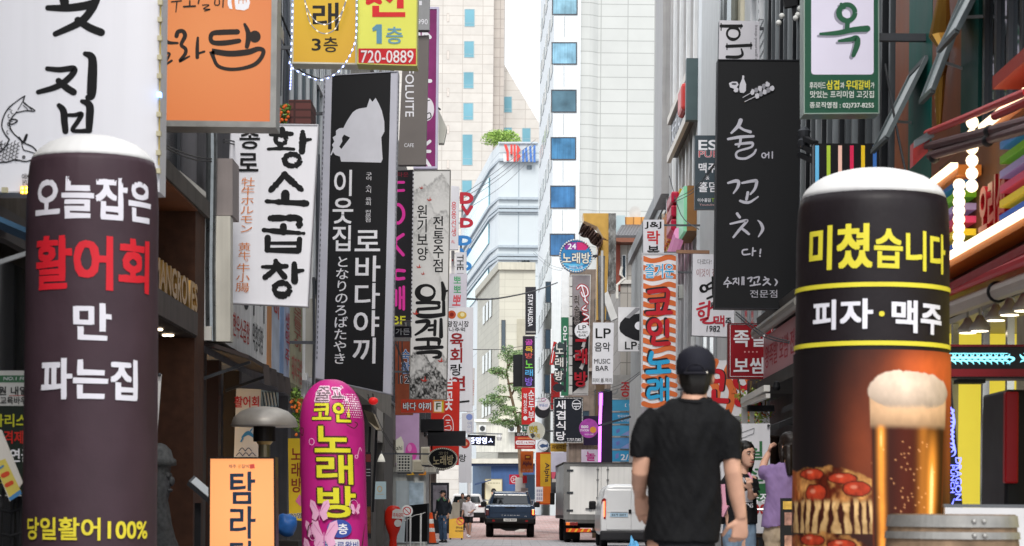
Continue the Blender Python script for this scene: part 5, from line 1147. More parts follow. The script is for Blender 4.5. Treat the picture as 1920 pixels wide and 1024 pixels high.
# far-west notice board, card and stand
Z = 13.0
r = sign('notice_board', (-90, 695, 60, 930), Z, mat('#c9c8c4', .5), 'black and white recruiting notice board behind the brown column', 'notice board', thick=.06)
shape(r, rect(-88, 761, 58, 928), Z, mat('#1e2620', .5), 'black_field'); shape(r, rect(-88, 704, 58, 717), Z, mat('#3f6a4c', .5), 'green_band')
T(r, 'NO.1 FIRE', (7, 707, 58, 713), Z, WT, .01, skew=.2); T(r, '직원 내일', (-20, 725, 52, 741), Z, INK, .03); T(r, '교육바우처', (1, 744, 62, 758), Z, INK, .03)
T(r, '파리스타', (-14, 777, 74, 800), Z, mat('#b9b82f', .5), .05); T(r, '자격제', (-12, 808, 44, 832), Z, mat('#b5271f', .5), .05); T(r, '연금', (20, 842, 60, 866), Z, WT, .04); strokes(r, [([(2, 905), (20, 912)], 1.5)], Z, mat('#9a8c2a', .5)); strokes(r, [([(18, 742), (46, 742)], 1.2)], Z, mat('#a83232', .5), 'underline')
for xx in (W(-60, 0, Z).x, W(40, 0, Z).x): MB().bar((xx, Z + .1, 0), (xx, Z + .1, 1.1), .04).build('post', BLK, r)
r = thing('leaflet_card', 'plastic-wrapped leaflet card with red and yellow print leaning on a black stand', 'leaflet', W(15, 930, 12.4))
c = [(-38, 800), (2, 806), (42, 905), (18, 940)]
b = MB(); b.slab(c, 12.4, 12.42); b.build('card', mat('#c9c4bd', .25, var=.06), r)
shape(r, [(-12, 868), (10, 860), (40, 922), (20, 938)], 12.4, mat('#c6b457', .4), 'printed_band'); shape(r, [(16, 934), (38, 918), (41, 926), (20, 939)], 12.4, mat('#4a7fae', .4), 'printed_band'); strokes(r, [([(6, 892), (14, 888)], 9), ([(13, 910), (22, 905)], 8)], 12.4, mat('#c0472c', .4)); strokes(r, [([(0, 878), (6, 874)], 4)], 12.4, mat('#4c7a9a', .4))
r = thing('wire_stand', 'black wire stand at the edge of the dark shop', 'stand', (W(15, 0, 12.5).x, 12.5, 0)); b = MB()
for x in (2, 26, 40): b.tube([(W(x, 0, 12.5).x, 12.5, 0), W(x, 950, 12.5), W(x + 8, 905, 12.6)], .012, 6)
for y in (955, 1000): b.tube([W(-5, y, 12.5), W(20, y + 5, 12.48), W(44, y - 3, 12.5)], .008, 6)
b.build('frame', BLK, r)
# ================================================================ east side signs, near to far
# green restaurant sign
Z = 17.5
r = sign('projecting_sign', [(1507, -120), (1648, -120), (1649, 213), (1507, 214)], Z, mat('#1f4a38', .4, 0, .08, .04), 'green-bordered sign with one large green character on a pale field', thick=.25, frame=(mat('#8a9a90', .35, .5), 2))
def rrect(x0, y0, x1, y1, q, n=5):
    P = []
    for cx, cy, a0 in ((x1 - q, y0 + q, -90), (x1 - q, y1 - q, 0), (x0 + q, y1 - q, 90), (x0 + q, y0 + q, 180)):
        P += [(cx + q * math.cos(math.radians(a0 + 90 * i / n)), cy + q * math.sin(math.radians(a0 + 90 * i / n))) for i in range(n + 1)]
    return P
shape(r, rrect(1521, -100, 1638, 140, 6), Z, mat('#c9c5d6', .4, 0, .08, .03), 'pale_field')
for dx, dy, m in ((-4, 4, mat('#8b8a99', .5)), (0, 0, mat('#23553c', .5))):
    strokes(r, [([(1577 + dx, 8 + dy), (1582 + dx, 14 + dy)], [6, 8]), (ringpts(1588 + dx, 24 + dy, 15, 15), [9, 9, 9, 9, 9, 10, 10, 11, 11, 10, 9, 9, 9, 9, 9, 9, 9]), ([(1589 + dx, 40 + dy), (1588 + dx, 58 + dy)], [9, 9]), ([(1538 + dx, 64 + dy), (1570 + dx, 62 + dy), (1600 + dx, 56 + dy), (1626 + dx, 54 + dy)], [5, 9, 10, 12]),
                ([(1573 + dx, 77 + dy), (1595 + dx, 74 + dy), (1606 + dx, 72 + dy), (1607 + dx, 84 + dy), (1600 + dx, 104 + dy)], [5, 9, 11, 11, 8])], Z, m)
PW = mat('#d9dcd8', .5); YE = mat('#d9cf3a', .5)
T(r, '후라이드', (1518, 154, 1548, 167), Z, PW, .02); T(r, '삼겹', (1550, 151, 1573, 168), Z, YE, .04); T(r, '과', (1575, 155, 1583, 166), Z, PW, .02); T(r, '우대갈비', (1586, 151, 1630, 168), Z, YE, .04); T(r, '가', (1632, 155, 1639, 166), Z, PW, .02)
T(r, '맛있는 프리미엄 고깃집', (1519, 171, 1638, 184), Z, PW, .012); T(r, '종로직영점 : 02)737-8255', (1518, 192, 1638, 205), Z, PW, .014)
MB().bar((3.42, Z + .12, W(0, 50, Z).z), (W(1649, 50, Z).x, Z + .12, W(0, 50, Z).z), .06).build('bracket', DF, r)
# tall black skewer sign
Z = 24.0
r = sign('projecting_sign', [(1346, 111), (1503, 112), (1497, 580), (1340, 578)], Z, mat('#0f1013', .6, 0, 0, .12, 2), 'tall matt black sign with pale brush lettering and a skewer drawing', thick=.22, frame=(mat('#222328', .5), 1.5), wall=3.42)
O = dict(ox=1335, oy=100, sc=.479); CH = mat('#a9a8b2', .6)
SL = [([(112, 263), (102, 285), (76, 312)], [14, 12, 7]), ([(106, 288), (125, 300), (150, 308)], [8, 8, 10]), ([(63, 336), (110, 328), (162, 325)], [8, 10, 8]), ([(112, 330), (110, 352), (104, 366)], [9, 8, 6]), ([(92, 357), (135, 352), (158, 352), (152, 368), (100, 385), (98, 408), (130, 412), (160, 396), (172, 378)], [7, 9, 9, 7, 7, 8, 8, 8, 6]),
            (ringpts(203, 400, 8, 9), 4), ([(208, 400), (222, 394)], 4), ([(222, 388), (222, 410)], 4), ([(236, 386), (236, 411)], 4),
            ([(63, 508), (92, 500), (104, 505), (100, 525), (84, 548)], [7, 11, 11, 9, 5]), ([(118, 508), (160, 500), (174, 502), (168, 530), (150, 552)], [7, 10, 11, 9, 6]), ([(140, 545), (135, 572)], 9), ([(110, 578), (130, 584), (150, 582), (180, 562)], [8, 10, 8, 5]),
            ([(98, 628), (108, 642)], 9), ([(72, 668), (130, 655), (134, 660), (108, 690), (84, 720)], [6, 9, 9, 9, 7]), ([(112, 684), (130, 696), (144, 708)], [7, 9, 8]), ([(180, 655), (192, 668), (198, 690), (182, 718)], [4, 9, 10, 4]),
            ([(138, 768), (120, 772), (122, 788), (148, 786)], 5), ([(160, 762), (158, 792)], 5), ([(160, 775), (170, 774)], 5), ([(190, 768), (188, 784)], 5), ([(187, 793), (188, 795)], 5),
            ([(62, 878), (56, 890), (48, 898)], 4), ([(58, 888), (70, 896)], 4), ([(46, 904), (76, 900)], 4), ([(62, 902), (60, 916)], 4), ([(82, 884), (96, 882), (88, 894), (82, 904)], 4), ([(90, 892), (98, 900)], 4), ([(104, 880), (104, 906)], 3.6), ([(118, 876), (117, 906)], 4), ([(124, 876), (124, 906)], 4),
            ([(140, 882), (156, 878), (150, 894)], 5), ([(164, 880), (184, 876), (178, 896)], 5), ([(166, 896), (164, 908)], 5), ([(150, 910), (188, 904)], 5), ([(206, 876), (212, 882)], 4), ([(202, 888), (222, 884), (212, 898), (200, 908)], 5), ([(214, 896), (228, 906)], 5), ([(246, 884), (254, 896), (246, 910)], [3, 6, 3])]
for i, j in ((0, 5), (5, 9), (9, 13), (13, 17), (17, 22), (22, None)): strokes(r, SL[i:j], Z, CH, wide=1.2, **O)
T(r, '전문점', (1406, 544, 1457, 558), Z, CH, .0, jit=.1)
GRE = mat('#b9b8bf', .6)
shape(r, [(1335 + x * .479, 100 + y * .479) for x, y in [(118, 88), (126, 88), (125, 102), (133, 122), (132, 148), (124, 156), (110, 155), (106, 142), (108, 122), (117, 102)]], Z, GRE, 'bottle_drawing')
shape(r, [(1335 + x * .479, 100 + y * .479) for x, y in [(66, 118), (78, 112), (98, 112), (104, 124), (96, 134), (104, 140), (100, 152), (90, 154), (84, 148), (86, 140), (70, 134)]], Z, GRE, 'cup_drawing'); shape(r, ringpts(1335 + 86 * .479, 100 + 121 * .479, 5, 2)[:-1], Z, mat('#3a3a40', .6), 'cup_drawing')
strokes(r, [([(120, 174), (215, 120)], 2.5), ([(128, 190), (232, 140)], 2.5)], Z, GRE, 'skewer_drawing', **O)
rnd = random.Random(4); GR2 = mat('#85858c', .6)
for i in range(5):
    for (x0, y0) in ((158, 153), (176, 168)): shape(r, [(1335 + (x0 + i * 14.5 + 9 * math.cos(t) * rnd.uniform(.75, 1.1)) * .479, 100 + (y0 - i * 7.5 + 12 * math.sin(t) * rnd.uniform(.75, 1.1)) * .479) for t in [k * math.pi / 5 for k in range(10)]], Z, (GRE, GR2)[i % 2], 'skewer_drawing')
r = thing('wall_lamp', 'black wall lamps on an arm beside the tall black sign', 'lamp', W(1500, 280, 23)); b = MB()
for y in (255, 272, 290): b.bar(W(1499, y, 23), W(1530, y + 14, 22), .05)
b.build('arm', BLK, r)
for y in (252, 270): MB().lathe(W(1508, y + 8, 22.7), [(.05, 0), (.07, .08), (.03, .12)], 12).build('lamp_shade', DF, r)
# hanging bunting of lamps beside the white balcony
r = thing('globe_lamp', 'dark bracket of small globe lamps hanging by the green restaurant sign', 'lamp', W(1490, 40, 26))
b = MB(); b.bar(W(1470, 8, 26), W(1504, 2, 26), .1); b.bar(W(1488, 5, 26), W(1490, 36, 26), .05); b.build('bracket', BLK, r)
for x, y in ((1496, 28), (1500, 16), (1492, 34), (1466, 30), (1460, 43)): MB().ball(W(x, y, 25.9), .035, n=12).build('bulb', mat('#d9d9d4', .3), r, smooth=True)
# striped board
Z = 19.6
r = sign('striped_sign', (1527, 269, 1649, 380), Z, mat('#131316', .5), 'black board with six bright vertical colour stripes behind the beer column', thick=.15)
for i, (x, cl) in enumerate(((1532, '#5da6cf'), (1553.5, '#9bb53a'), (1575, '#e0b3a4'), (1597, '#c8264f'), (1618, '#d9b322'), (1640, '#3765a8'))): shape(r, rect(x - 3.5, 273, x + 3.5, 378), Z, mat(cl, .5, em=.15), 'stripe')
# pork sign
Z = 27.0
r = sign('projecting_sign', [(1366, 606), (1450, 606), (1450, 711), (1365, 709)], Z, mat('#8e1a24', .45, var=.06), 'dark red sign with two rows of heavy white characters and a thin white border', thick=.2, frame=(mat('#6d141b', .4), 1.2))
strokes(r, [([(1369, 608.5), (1447, 608.5)], .9), ([(1447, 608.5), (1447, 706)], .9), ([(1447, 706), (1369, 706)], .9), ([(1369, 706), (1369, 608.5)], .9)], Z, WIN, 'border_line')
T(r, '족빌', (1376, 619, 1435, 650), Z, WIN, .045, jit=.06); T(r, '보쌈', (1376, 671, 1435, 700), Z, WIN, .045, jit=.06)
for x in (1396.5, 1404, 1411.5, 1419): shape(r, ringpts(x, 660, 1.6, 1.6, 10)[:-1], Z, mat('#d99a9a', .5), 'dot')
MB().bar((3.55, Z + .1, W(0, 640, Z).z), (W(1450, 640, Z).x, Z + .1, W(0, 640, Z).z), .05).build('bracket', DF, r)
# angled shop sign with its canopy (runs along the wall)
r = thing('shop_canopy', 'grey metal shop canopy with a pink-lettered panel along the wall', 'canopy', (3.2, 23.5, 2.5))
zt = W(1420, 600, 26).z
b = MB(); b.hexa([(3.0, 22.2, 3.30), (3.6, 22.2, 3.30), (3.6, 26.2, 3.30), (3.0, 26.2, 3.30), (2.98, 22.2, 3.42), (3.6, 22.2, 3.55), (3.6, 26.2, 3.55), (2.98, 26.2, 3.42)]); b.build('roof', mat('#4f4d4c', .6, .2, streak=.2), r)
MB().tube([(2.98, 22.2, 3.24), (2.98, 26.2, 3.24)], .07, 10).build('gutter', mat('#8a8782', .5, .2), r)
MB().box(3.06, 3.12, 22.2, 26.1, 2.66, 3.18).build('panel', mat('#b9848c', .35, var=.12, scale=1.2), r)
wall_text(r, '왕족발 보쌈 전문', 3.06, 22.8, 25.9, 2.78, 3.05, mat('#b03040', .5), .03, -1)
MB().box(3.0, 3.6, 22.2, 26.2, 2.5, 2.64).build('base', mat('#3a3836', .6), r)
r = thing('awning_row', 'black folded awnings and hoods low along the east wall', 'awning', (3.3, 21, 2.2))
for i, (y, z) in enumerate(((19.6, 2.15), (21.2, 2.2), (22.8, 2.05))):
    b = MB(); b.prism([(3.58, y, z + .25), (2.85, y, z - .05), (2.85, y, z - .11), (3.58, y, z + .17)], (0, 1.4, 0)); b.build('canopy', mat('#1d1c1e', .7), r)
    MB().bar((3.58, y + .1, z - .1), (2.9, y + .1, z - .05), .03).build('arm', DF, r)
r = thing('security_camera', 'dark dome camera under the dark red sign', 'camera', W(1456, 728, 24)); MB().lathe(W(1456, 732, 24), [(.03, 0), (.045, .03), (.03, .09)], 12).build('housing', BLK, r); MB().bar(W(1456, 715, 24), W(1456, 722, 24.01), .03).build('bracket', DF, r)
# rough-white noodle banner behind the women
Z = 22.4
r = sign('banner', [(1300, 795), (1444, 794), (1443, 1000), (1300, 1000)], Z, mat('#c3c2c6', .5, streak=.05), 'white standing banner with big green characters and a dark green lower band', 'banner', thick=.04)
GN = mat('#2c5f3a', .5)
T(r, '실', (1394, 828, 1430, 862), Z, GN, .05); T(r, '선', (1394, 872, 1430, 902), Z, GN, .05)
shape(r, [(1302, 914), (1443, 906), (1443, 938), (1302, 948)], Z, GN, 'green_band'); T(r, '청국장', (1384, 925, 1444, 944), Z, WIN, .03, jit=.08); T(r, '000', (1396, 946, 1438, 964), Z, mat('#a82a2a', .5), .05)
strokes(r, [([(1388, 812), (1414, 803)], 1), ([(1414, 803), (1413, 813)], 1), ([(1413, 813), (1390, 822)], 1), ([(1387, 806), (1391, 826)], 1.4)], Z, mat('#4a4b50', .5), 'drawing')
for xx in (W(1310, 0, Z).x, W(1436, 0, Z).x): MB().bar((xx, Z + .03, 0), (xx, Z + .03, W(0, 998, Z).z), .04).build('leg', BLK, r)
MB().ball(W(1441, 798, Z - .02), .015).build('clip', DF, r)
# potted greenery and white frame above
r = thing('climbing_plant', 'sparse bush with yellow-green and red leaves behind the dark red sign', 'plant', W(1412, 800, 29)); rnd = random.Random(8); b = MB()
for i in range(20): leafblob(b, W(rnd.uniform(1384, 1444), rnd.uniform(712, 792), 29 + rnd.uniform(-.3, .3)), .11, .12, .09, 22, .03, rnd)
b.build('foliage', [mat('#8a9a3f', .6), mat('#6f8a3a', .6), mat('#a5522f', .6)], r, recalc=False); b = MB()
for x in (1390, 1405, 1420, 1435): b.tube([W(1412, 805, 29), W(x, 760, 29), W(x + rnd.uniform(-6, 6), 715, 29)], .012, 5)
b.build('stem', mat('#6a5a3a', .8), r); b = MB(); b.lathe((W(1412, 0, 29).x, 29, 0), [(.35, 0), (.42, W(0, 806, 29).z - .02), (.38, W(0, 805, 29).z)], 20); b.build('pot', mat('#57453a', .7), r)
r = thing('steel_frame_canopy', 'white painted steel frame holding a dark name board over the banner', 'canopy', W(1405, 790, 26))
b = MB(); b.bar(W(1396, 748, 26), W(1396, 900, 26), .07); b.bar(W(1410, 760, 25.5), W(1410, 900, 25.5), .05); b.bar(W(1394, 752, 26), W(1438, 728, 24), .07); b.bar(W(1394, 760, 26), W(1440, 742, 24), .05); b.build('frame', mat('#cfcdc8', .5), r)
MB().slab(rect(1402, 760, 1452, 771), 25.4, 25.5).build('name_board', BLK, r)
r = sign('mural_board', [(1318, 676), (1440, 676), (1438, 780), (1318, 780)], 31, mat('#d4d1d4', .5), 'white board with orange waves and huge red karaoke characters behind the walking man', thick=.12)
OW = mat('#cf6a38', .5); RD = mat('#b8202c', .45); BK2 = mat('#2a2226', .5)
for x in (1334, 1364, 1404): strokes(r, [([(x + 8, 678), (x - 2, 705), (x + 10, 735), (x, 778)], [12, 14, 15, 13])], 31, OW, 'wave_stripe')
for dx, m in ((3, BK2), (0, RD)): strokes(r, [([(1326 + dx, 698), (1345 + dx, 696), (1354 + dx, 704), (1352 + dx, 730)], 9), ([(1328 + dx, 716), (1350 + dx, 714)], 8), ([(1338 + dx, 734), (1338 + dx, 746)], 9), ([(1322 + dx, 750), (1362 + dx, 752)], 10), (ringpts(1392 + dx, 714, 14, 14), 9), ([(1420 + dx, 690), (1420 + dx, 734)], 9), ([(1384 + dx, 742), (1384 + dx, 758), (1422 + dx, 758)], 9)], 31, m)
# grandma beer sign
Z = 32.0
r = sign('projecting_sign', [(1299, 476), (1378, 478), (1376, 632), (1297, 629)], Z, WSU, 'white beer-house sign with black and red brush characters partly behind the black sign', thick=.2, wall=4.0)
KR = mat('#b3293a', .5)
T(r, '다르다!', (1308, 486, 1334, 496), Z, mat('#4a484c', .5), .0, jit=.1); T(r, '이것이 전통', (1306, 504, 1352, 519), Z, mat('#93545c', .5), .0, jit=.1)
strokes(r, [(ringpts(1320, 541, 6, 6, 14), [5, 4, 4, 4, 5, 6, 6, 6, 5, 5, 4, 4, 5, 6, 5]), ([(1326, 535), (1334, 530)], 4), ([(1326, 543), (1334, 540)], 4), ([(1336, 520), (1338, 552)], [4, 6]), ([(1326, 560), (1340, 556), (1338, 574)], [4, 5, 6])], Z, INK)
strokes(r, [([(1312, 570), (1320, 568)], 4), ([(1307, 580), (1326, 574)], 4), (ringpts(1315, 588, 5, 5, 12), 4), ([(1330, 566), (1328, 592)], 5), ([(1328, 580), (1336, 576)], 4), ([(1314, 600), (1328, 596), (1318, 604), (1330, 606), (1340, 604)], 4)], Z, KR)
T(r, '머니', (1333, 566, 1366, 580), Z, INK, .02, jit=.1); T(r, '맥', (1338, 592, 1358, 612), Z, KR, .04, jit=.1); T(r, '주', (1360, 596, 1371, 610), Z, INK, .03, jit=.1); T(r, '1982', (1325, 611, 1350, 622), Z, INK, .01, jit=.08, skew=.1)
MB().bar(W(1268, 472, Z + .1), W(1330, 473, Z + .1), .05).build('rod', mat('#8c6b55', .5, .3), r)
# ES PUB
Z = 40.0
r = sign('projecting_sign', (1303, 254, 1362, 392), Z, mat('#3f4a51', .5, var=.06), 'slate grey pub sign with white and red outlined capitals behind the black sign', thick=.2, wall=4.0)
T(r, 'ES', (1310, 263, 1344, 281), Z, WIN, .05); T(r, 'PUB', (1310, 283, 1348, 295), Z, mat('#b5343d', .5), .0, out=(.05, WIN)); T(r, '맥주', (1310, 306, 1344, 324), Z, WIN, .025); T(r, '&', (1323, 329, 1330, 337), Z, WIN, 0); T(r, '홀덤', (1310, 341, 1344, 360), Z, WIN, .025); T(r, '이수홀덤', (1308, 372, 1332, 379), Z, WIN, .02); T(r, 'TV', (1334, 372, 1345, 379), Z, mat('#8fae3a', .5), .02); T(r, 'Youtube', (1311, 382, 1340, 386), Z, mat('#c9a0a0', .5), 0)
# ph sign
Z = 30.0
r = sign('projecting_sign', [(1349, 38), (1424, 40), (1424, 140), (1347, 140)], Z, mat('#c6c4ca', .5, var=.04), 'pale grey sign with large black serif letters turned on their side', thick=.2, wall=4.0)
strokes(r, [([(1352, 49), (1390, 49)], 6), ([(1352, 44), (1352, 57)], 2), ([(1390, 46), (1389, 54)], 2), (ringpts(1375, 63, 12, 11, 16), [4, 4, 4, 5, 6, 6, 5, 4, 4, 4, 4, 5, 6, 6, 5, 4, 4]), ([(1363, 87), (1408, 85)], 6), ([(1408, 80), (1408, 92)], 2), ([(1363, 82), (1363, 93)], 2), ([(1390, 92), (1392, 102), (1384, 107), (1363, 107)], [3, 5, 6, 6])], Z, INK)
T(r, 'keep yourself alive', (1414, 48, 1421, 128), Z, mat('#77757b', .5), 0, rot=90)
# coin karaoke sign
Z = 45.0
c = [(1203, 474), (1271, 474), (1270, 764), (1201, 764)]
r = sign('projecting_sign', c, Z, mat('#d6d2d4', .45, 0, .05), 'white karaoke sign with orange wavy stripes and red then blue characters', thick=.25, frame=(mat('#b9b8bc', .4, .2), 3.5), wall=4.62)
for i in range(17):
    y = 485 + i * 17; strokes(r, [([(1207, y), (1221, y + 4), (1237, y + 2), (1253, y - 3), (1266, y)], [10, 9, 9, 10, 9])], Z, OW, 'wave_stripe')
CY = mat('#2f9fd0', .45); 
T(r, '즐거운', (1210, 495, 1263, 521), Z, CY, .02, jit=.06, out=(.08, WIN))
sh = lambda L, cl: [strokes(r, [([(x + d, y + d) for x, y in p], w) for p, w in L], Z, m) for d, m in ((-3, BK2), (0, cl))]
sh([([(1217, 548), (1240, 545), (1252, 546), (1251, 566), (1246, 584)], 8), ([(1220, 565), (1248, 563)], 7), ([(1234, 572), (1234, 584)], 8), ([(1214, 588), (1258, 586)], 8)], RD)
sh([(ringpts(1228, 614, 11, 13), 8), ([(1251, 602), (1251, 630)], 8), ([(1226, 634), (1227, 645), (1254, 644)], 8)], RD)
sh([([(1222, 662), (1221, 680), (1252, 678)], 8), ([(1236, 682), (1236, 694)], 8), ([(1214, 698), (1255, 696)], 8)], CY)
sh([([(1216, 716), (1232, 715), (1232, 728), (1218, 730), (1217, 745), (1234, 743)], 7), ([(1240, 712), (1240, 750)], 6), ([(1252, 710), (1252, 752)], 6), ([(1241, 730), (1251, 730)], 5)], CY)
r = sign('projecting_sign', (1206, 412, 1245, 480), Z + 1.5, WSU, 'small white sign with black and red characters above the orange-striped one', thick=.3, wall=4.62)
T(r, 'J&J', (1209, 416, 1240, 429), Z + 1.5, INK, .03); T(r, '락', (1214, 433, 1237, 458), Z + 1.5, mat('#c02b30', .5), .04); T(r, '볶', (1214, 461, 1236, 480), Z + 1.5, INK, .035)
# shop sign along the office block and the coloured one below it
r = thing('wall_sign', 'dark lettered sign box with steel edges high on the office block', 'sign', (4.4, 56, 10))
y0, y1 = 52.2, 59
MB().box(4.30, 4.49, y0, y1, 10.85, 11.8).build('panel', mat('#3d3c3e', .5, var=.2), r)
for z in (10.8, 11.85): MB().box(4.2, 4.3, y0, y1, z - .1, z + .1).build('rail', mat('#b3a89a', .4, .4), r)
MB().box(4.15, 4.49, y0 - .3, y0, 10.6, 12.1).build('end_cap', mat('#4b5a5c', .5), r)
wall_text(r, '치킨호프', 4.3, 54.4, 58.6, 11.0, 11.65, WIN, .04, -1); MB().box(4.1, 4.3, 52.8, 54.0, 11.0, 11.7).build('red_badge', mat('#c4403c', .4), r, bevel=.1)
r = thing('wall_sign', 'bright yellow, red and green sign box lower on the office block', 'sign', (4.3, 54, 6.5))
MB().box(4.2, 4.5, 54.4, 60.7, 8.2, 9.3).build('panel', mat('#c9a53a', .5), r); MB().box(4.12, 4.2, 52.0, 54.3, 7.9, 9.0).build('green_panel', mat('#7fbf9a', .4, em=.15), r); MB().box(4.2, 4.5, 51.9, 54.3, 7.9, 9.0).build('wood_side', mat('#8a623a', .6), r)
for i, z in enumerate((8.25, 8.6, 8.95)): MB().box(4.0, 4.2, 54.5, 56.2, z, z + .3).build('red_block', mat('#b5203f', .4), r, bevel=.05)
for i in range(5): MB().box(4.12, 4.2, 56.6 + i * .8, 57.1 + i * .8, 8.35, 9.2).build('letter_bar', mat('#b06a2a', .5), r)
b = MB(); b.tube([(4.15, 53.5 + i * .9, 8.05 - .25 * math.sin(i / 8 * 3.1)) for i in range(9)], .16, 8); b.build('pink_edge', mat('#d78ab5', .4, em=.2), r)
r = thing('shade_awning', 'black slanting awning below the coloured wall sign', 'awning', (4.3, 52, 4)); b = MB(); b.prism([(4.6, 48, 4.9), (4.0, 48, 4.3), (4.0, 48, 4.2), (4.6, 48, 4.7)], (0, 9, 0)); b.build('canopy', BLK, r); MB().box(4.35, 4.6, 47.9, 52, 3.4, 4.2).build('box', mat('#232326', .6), r)
# LP signs
Z = 84.0
r = sign('photo_sign', (1159, 576, 1206, 659), Z, mat('#cfced0', .5), 'white sign with a black vinyl record photograph', thick=.2)
shape(r, [(1161, 615), (1163, 605), (1172, 595), (1186, 590), (1205, 587), (1205, 641), (1190, 638), (1172, 630), (1163, 622)], Z, mat('#1d1d20', .35), 'record_picture'); strokes(r, [([(1165, 620), (1180, 632), (1204, 638)], .7), ([(1168, 614), (1182, 626), (1204, 631)], .6)], Z, mat('#8c8b8e', .4), 'record_picture'); shape(r, ringpts(1199, 611, 9, 8)[:-1], Z, WIN, 'record_picture'); shape(r, [(1172, 596), (1192, 577), (1204, 577), (1180, 597)], Z, mat('#8a898c', .5), 'record_picture')
T(r, 'LP', (1172, 641, 1194, 655), Z, INK, .025); T(r, '음', (1196, 644, 1206, 656), Z, INK, .02)
Z = 74.0
r = sign('projecting_sign', [(1112, 605), (1151, 605), (1149, 720), (1110, 720)], Z, mat('#d3d2d6', .45, 0, .05, .03), 'plain white music-bar sign with black capitals', thick=.25)
T(r, 'LP', (1117, 616, 1145, 634), Z, INK, .02); T(r, '음악', (1115, 642, 1144, 659), Z, INK, .022); T(r, 'MUSIC', (1114, 673, 1144, 682), Z, INK, .008); T(r, 'BAR', (1117, 686, 1141, 695), Z, INK, .01); T(r, '피터.폴.메리', (1111, 709, 1147, 717), Z, INK, .0)
MB().bar(W(1129, 605, Z + .1), W(1129, 470, Z + .1), .08).build('hanger', mat('#b9b8b6', .4, .4), r); MB().tube([W(1128, 600, Z + .3), W(1127, 520, Z + .3), W(1128, 480, Z + .3)], .12, 8).build('tube', mat('#8c8a88', .3, .7), r)
r = sign('tilted_sign', [(1129, 553), (1140, 546), (1158, 596), (1146, 602)], 78, mat('#dcdbd8', .4), 'blank white panel hanging askew above the music-bar sign', thick=.5)
# ornamental golden gateway post
Z = 86.0
r = thing('golden_post', 'golden post with a crumpled bronze scroll topping the sign cluster', 'ornament', (W(1125, 0, Z).x, Z, 0))
b = MB(); b.prism([W(1093, 400, Z), W(1142, 400, Z), W(1142, 452, Z), (W(1131, 445, Z)), W(1120, 425, Z), W(1095, 414, Z)], (0, 1.2, 0)); b.prism([W(1120, 448, Z), W(1142, 452, Z), W(1136, 600, Z), W(1118, 600, Z)], (0, 1, 0)); b.build('gold_sheet', mat('#b58f4a', .4, .5, var=.1), r)
b = MB(); b.slab(rect(1141, 400, 1155, 545), Z - .1, Z + 1.2); b.build('mirror_panel', mat('#8d8a86', .15, .9, var=.5, scale=2.5, bump=.8), r)
b = MB(); P = spline([(1092, 428), (1100, 434), (1110, 436), (1116, 446), (1126, 452), (1130, 466), (1122, 474)], 6)
b.rings([[W(x + q * (-.35), y - 11 + q * 1.0, Z - .35 - .2 * math.sin(i * 1.1 + q * .2)) for q in (0, 6, 12, 18, 22)] + [W(x + q * (-.35) + 1, y - 11 + q, Z - .2) for q in (22, 12, 0)] for i, (x, y) in enumerate(P)]); b.build('bronze_scroll', mat('#5a4640', .25, .8, var=.4, scale=3), r)
MB().bar((W(1128, 0, Z).x, Z + .5, 0), W(1128, 610, Z + .5), .35).build('post', mat('#5d4c3c', .6, .2), r)
# round 24-hour sign
Z = 76.0; cc = W(1080, 480, Z); f = Z / F
r = thing('round_sign', 'big round blue and pink all-night karaoke sign ringed with bulbs', 'sign', cc)
MB().disc(cc, 31 * f, .25, 48).build('panel', mat('#2f74a6', .4, 0, .1, .12, 4), r)
shape(r, [(1057, 458), (1066, 454), (1100, 455), (1104, 461), (1096, 469), (1060, 468)], Z, mat('#8a3a8f', .4), 'pink_swash'); shape(r, [(1082, 454), (1100, 455), (1105, 462), (1098, 469), (1082, 469)], Z, mat('#c42f6d', .4), 'pink_swash')
strokes(r, [([(1053, 492), (1075, 498), (1107, 490)], [3, 6, 3]), ([(1056, 500), (1080, 506), (1102, 499)], [2, 4, 2])], Z, mat('#5fb0d6', .4), 'wave')
T(r, '24', (1065, 457, 1080, 467), Z, WIN, .04); T(r, '노래방', (1055, 474, 1106, 494), Z, mat('#d9d6c9', .5), .04, out=(.09, mat('#4a4c60', .5))); T(r, '코인노래', (1066, 498, 1092, 505), Z, WIN, 0)
for i in range(40): t = i * math.pi / 20; MB().ball(cc + Vector((30 * f * math.cos(t), -.03, 30 * f * math.sin(t))), .035, n=8, m=5).build('bulb', mat('#c9c6c0', .4), r)
MB().bar(cc + Vector((.5, .12, 0)), W(1120, 480, Z + .12), .08).build('bracket', DF, r)
# tall white and green sign, script sign
r = sign('projecting_sign', (1053, 506, 1068, 595), 90, mat('#d9dbdc', .45), 'narrow white sign with faint side brackets left of the script sign'.replace('left of', 'beside'), thick=.2)
r = sign('projecting_sign', (1052, 595, 1066, 742), 89, mat('#2f6b4f', .45), 'narrow green sign with white characters beside the script sign', thick=.2); T(r, '운빵빵', (1055, 610, 1064, 700), 89, WIN, .03, True)
Z = 79.0
c = [(1070, 515), (1108, 515), (1103, 741), (1066, 741)]
r = sign('projecting_sign', c, Z, mat('#8d8689', .4, var=.3, scale=1.5), 'black and silver beer-bar sign with red-edged script and red characters', thick=.3, frame=(mat('#c3c1bd', .4, .2), 1.5))
shape(r, [(1070, 600), (1085, 582), (1105, 590), (1103, 738), (1068, 738)], Z, mat('#1f1b1d', .45), 'black_field')
for P in ([(1090, 650), (1104, 610), (1096, 652)], [(1074, 668), (1098, 648), (1082, 676)], [(1086, 690), (1103, 660), (1092, 694)], [(1072, 738), (1103, 712), (1103, 738)]): shape(r, P, Z, mat('#cbc6c3', .5), 'silver_flash')
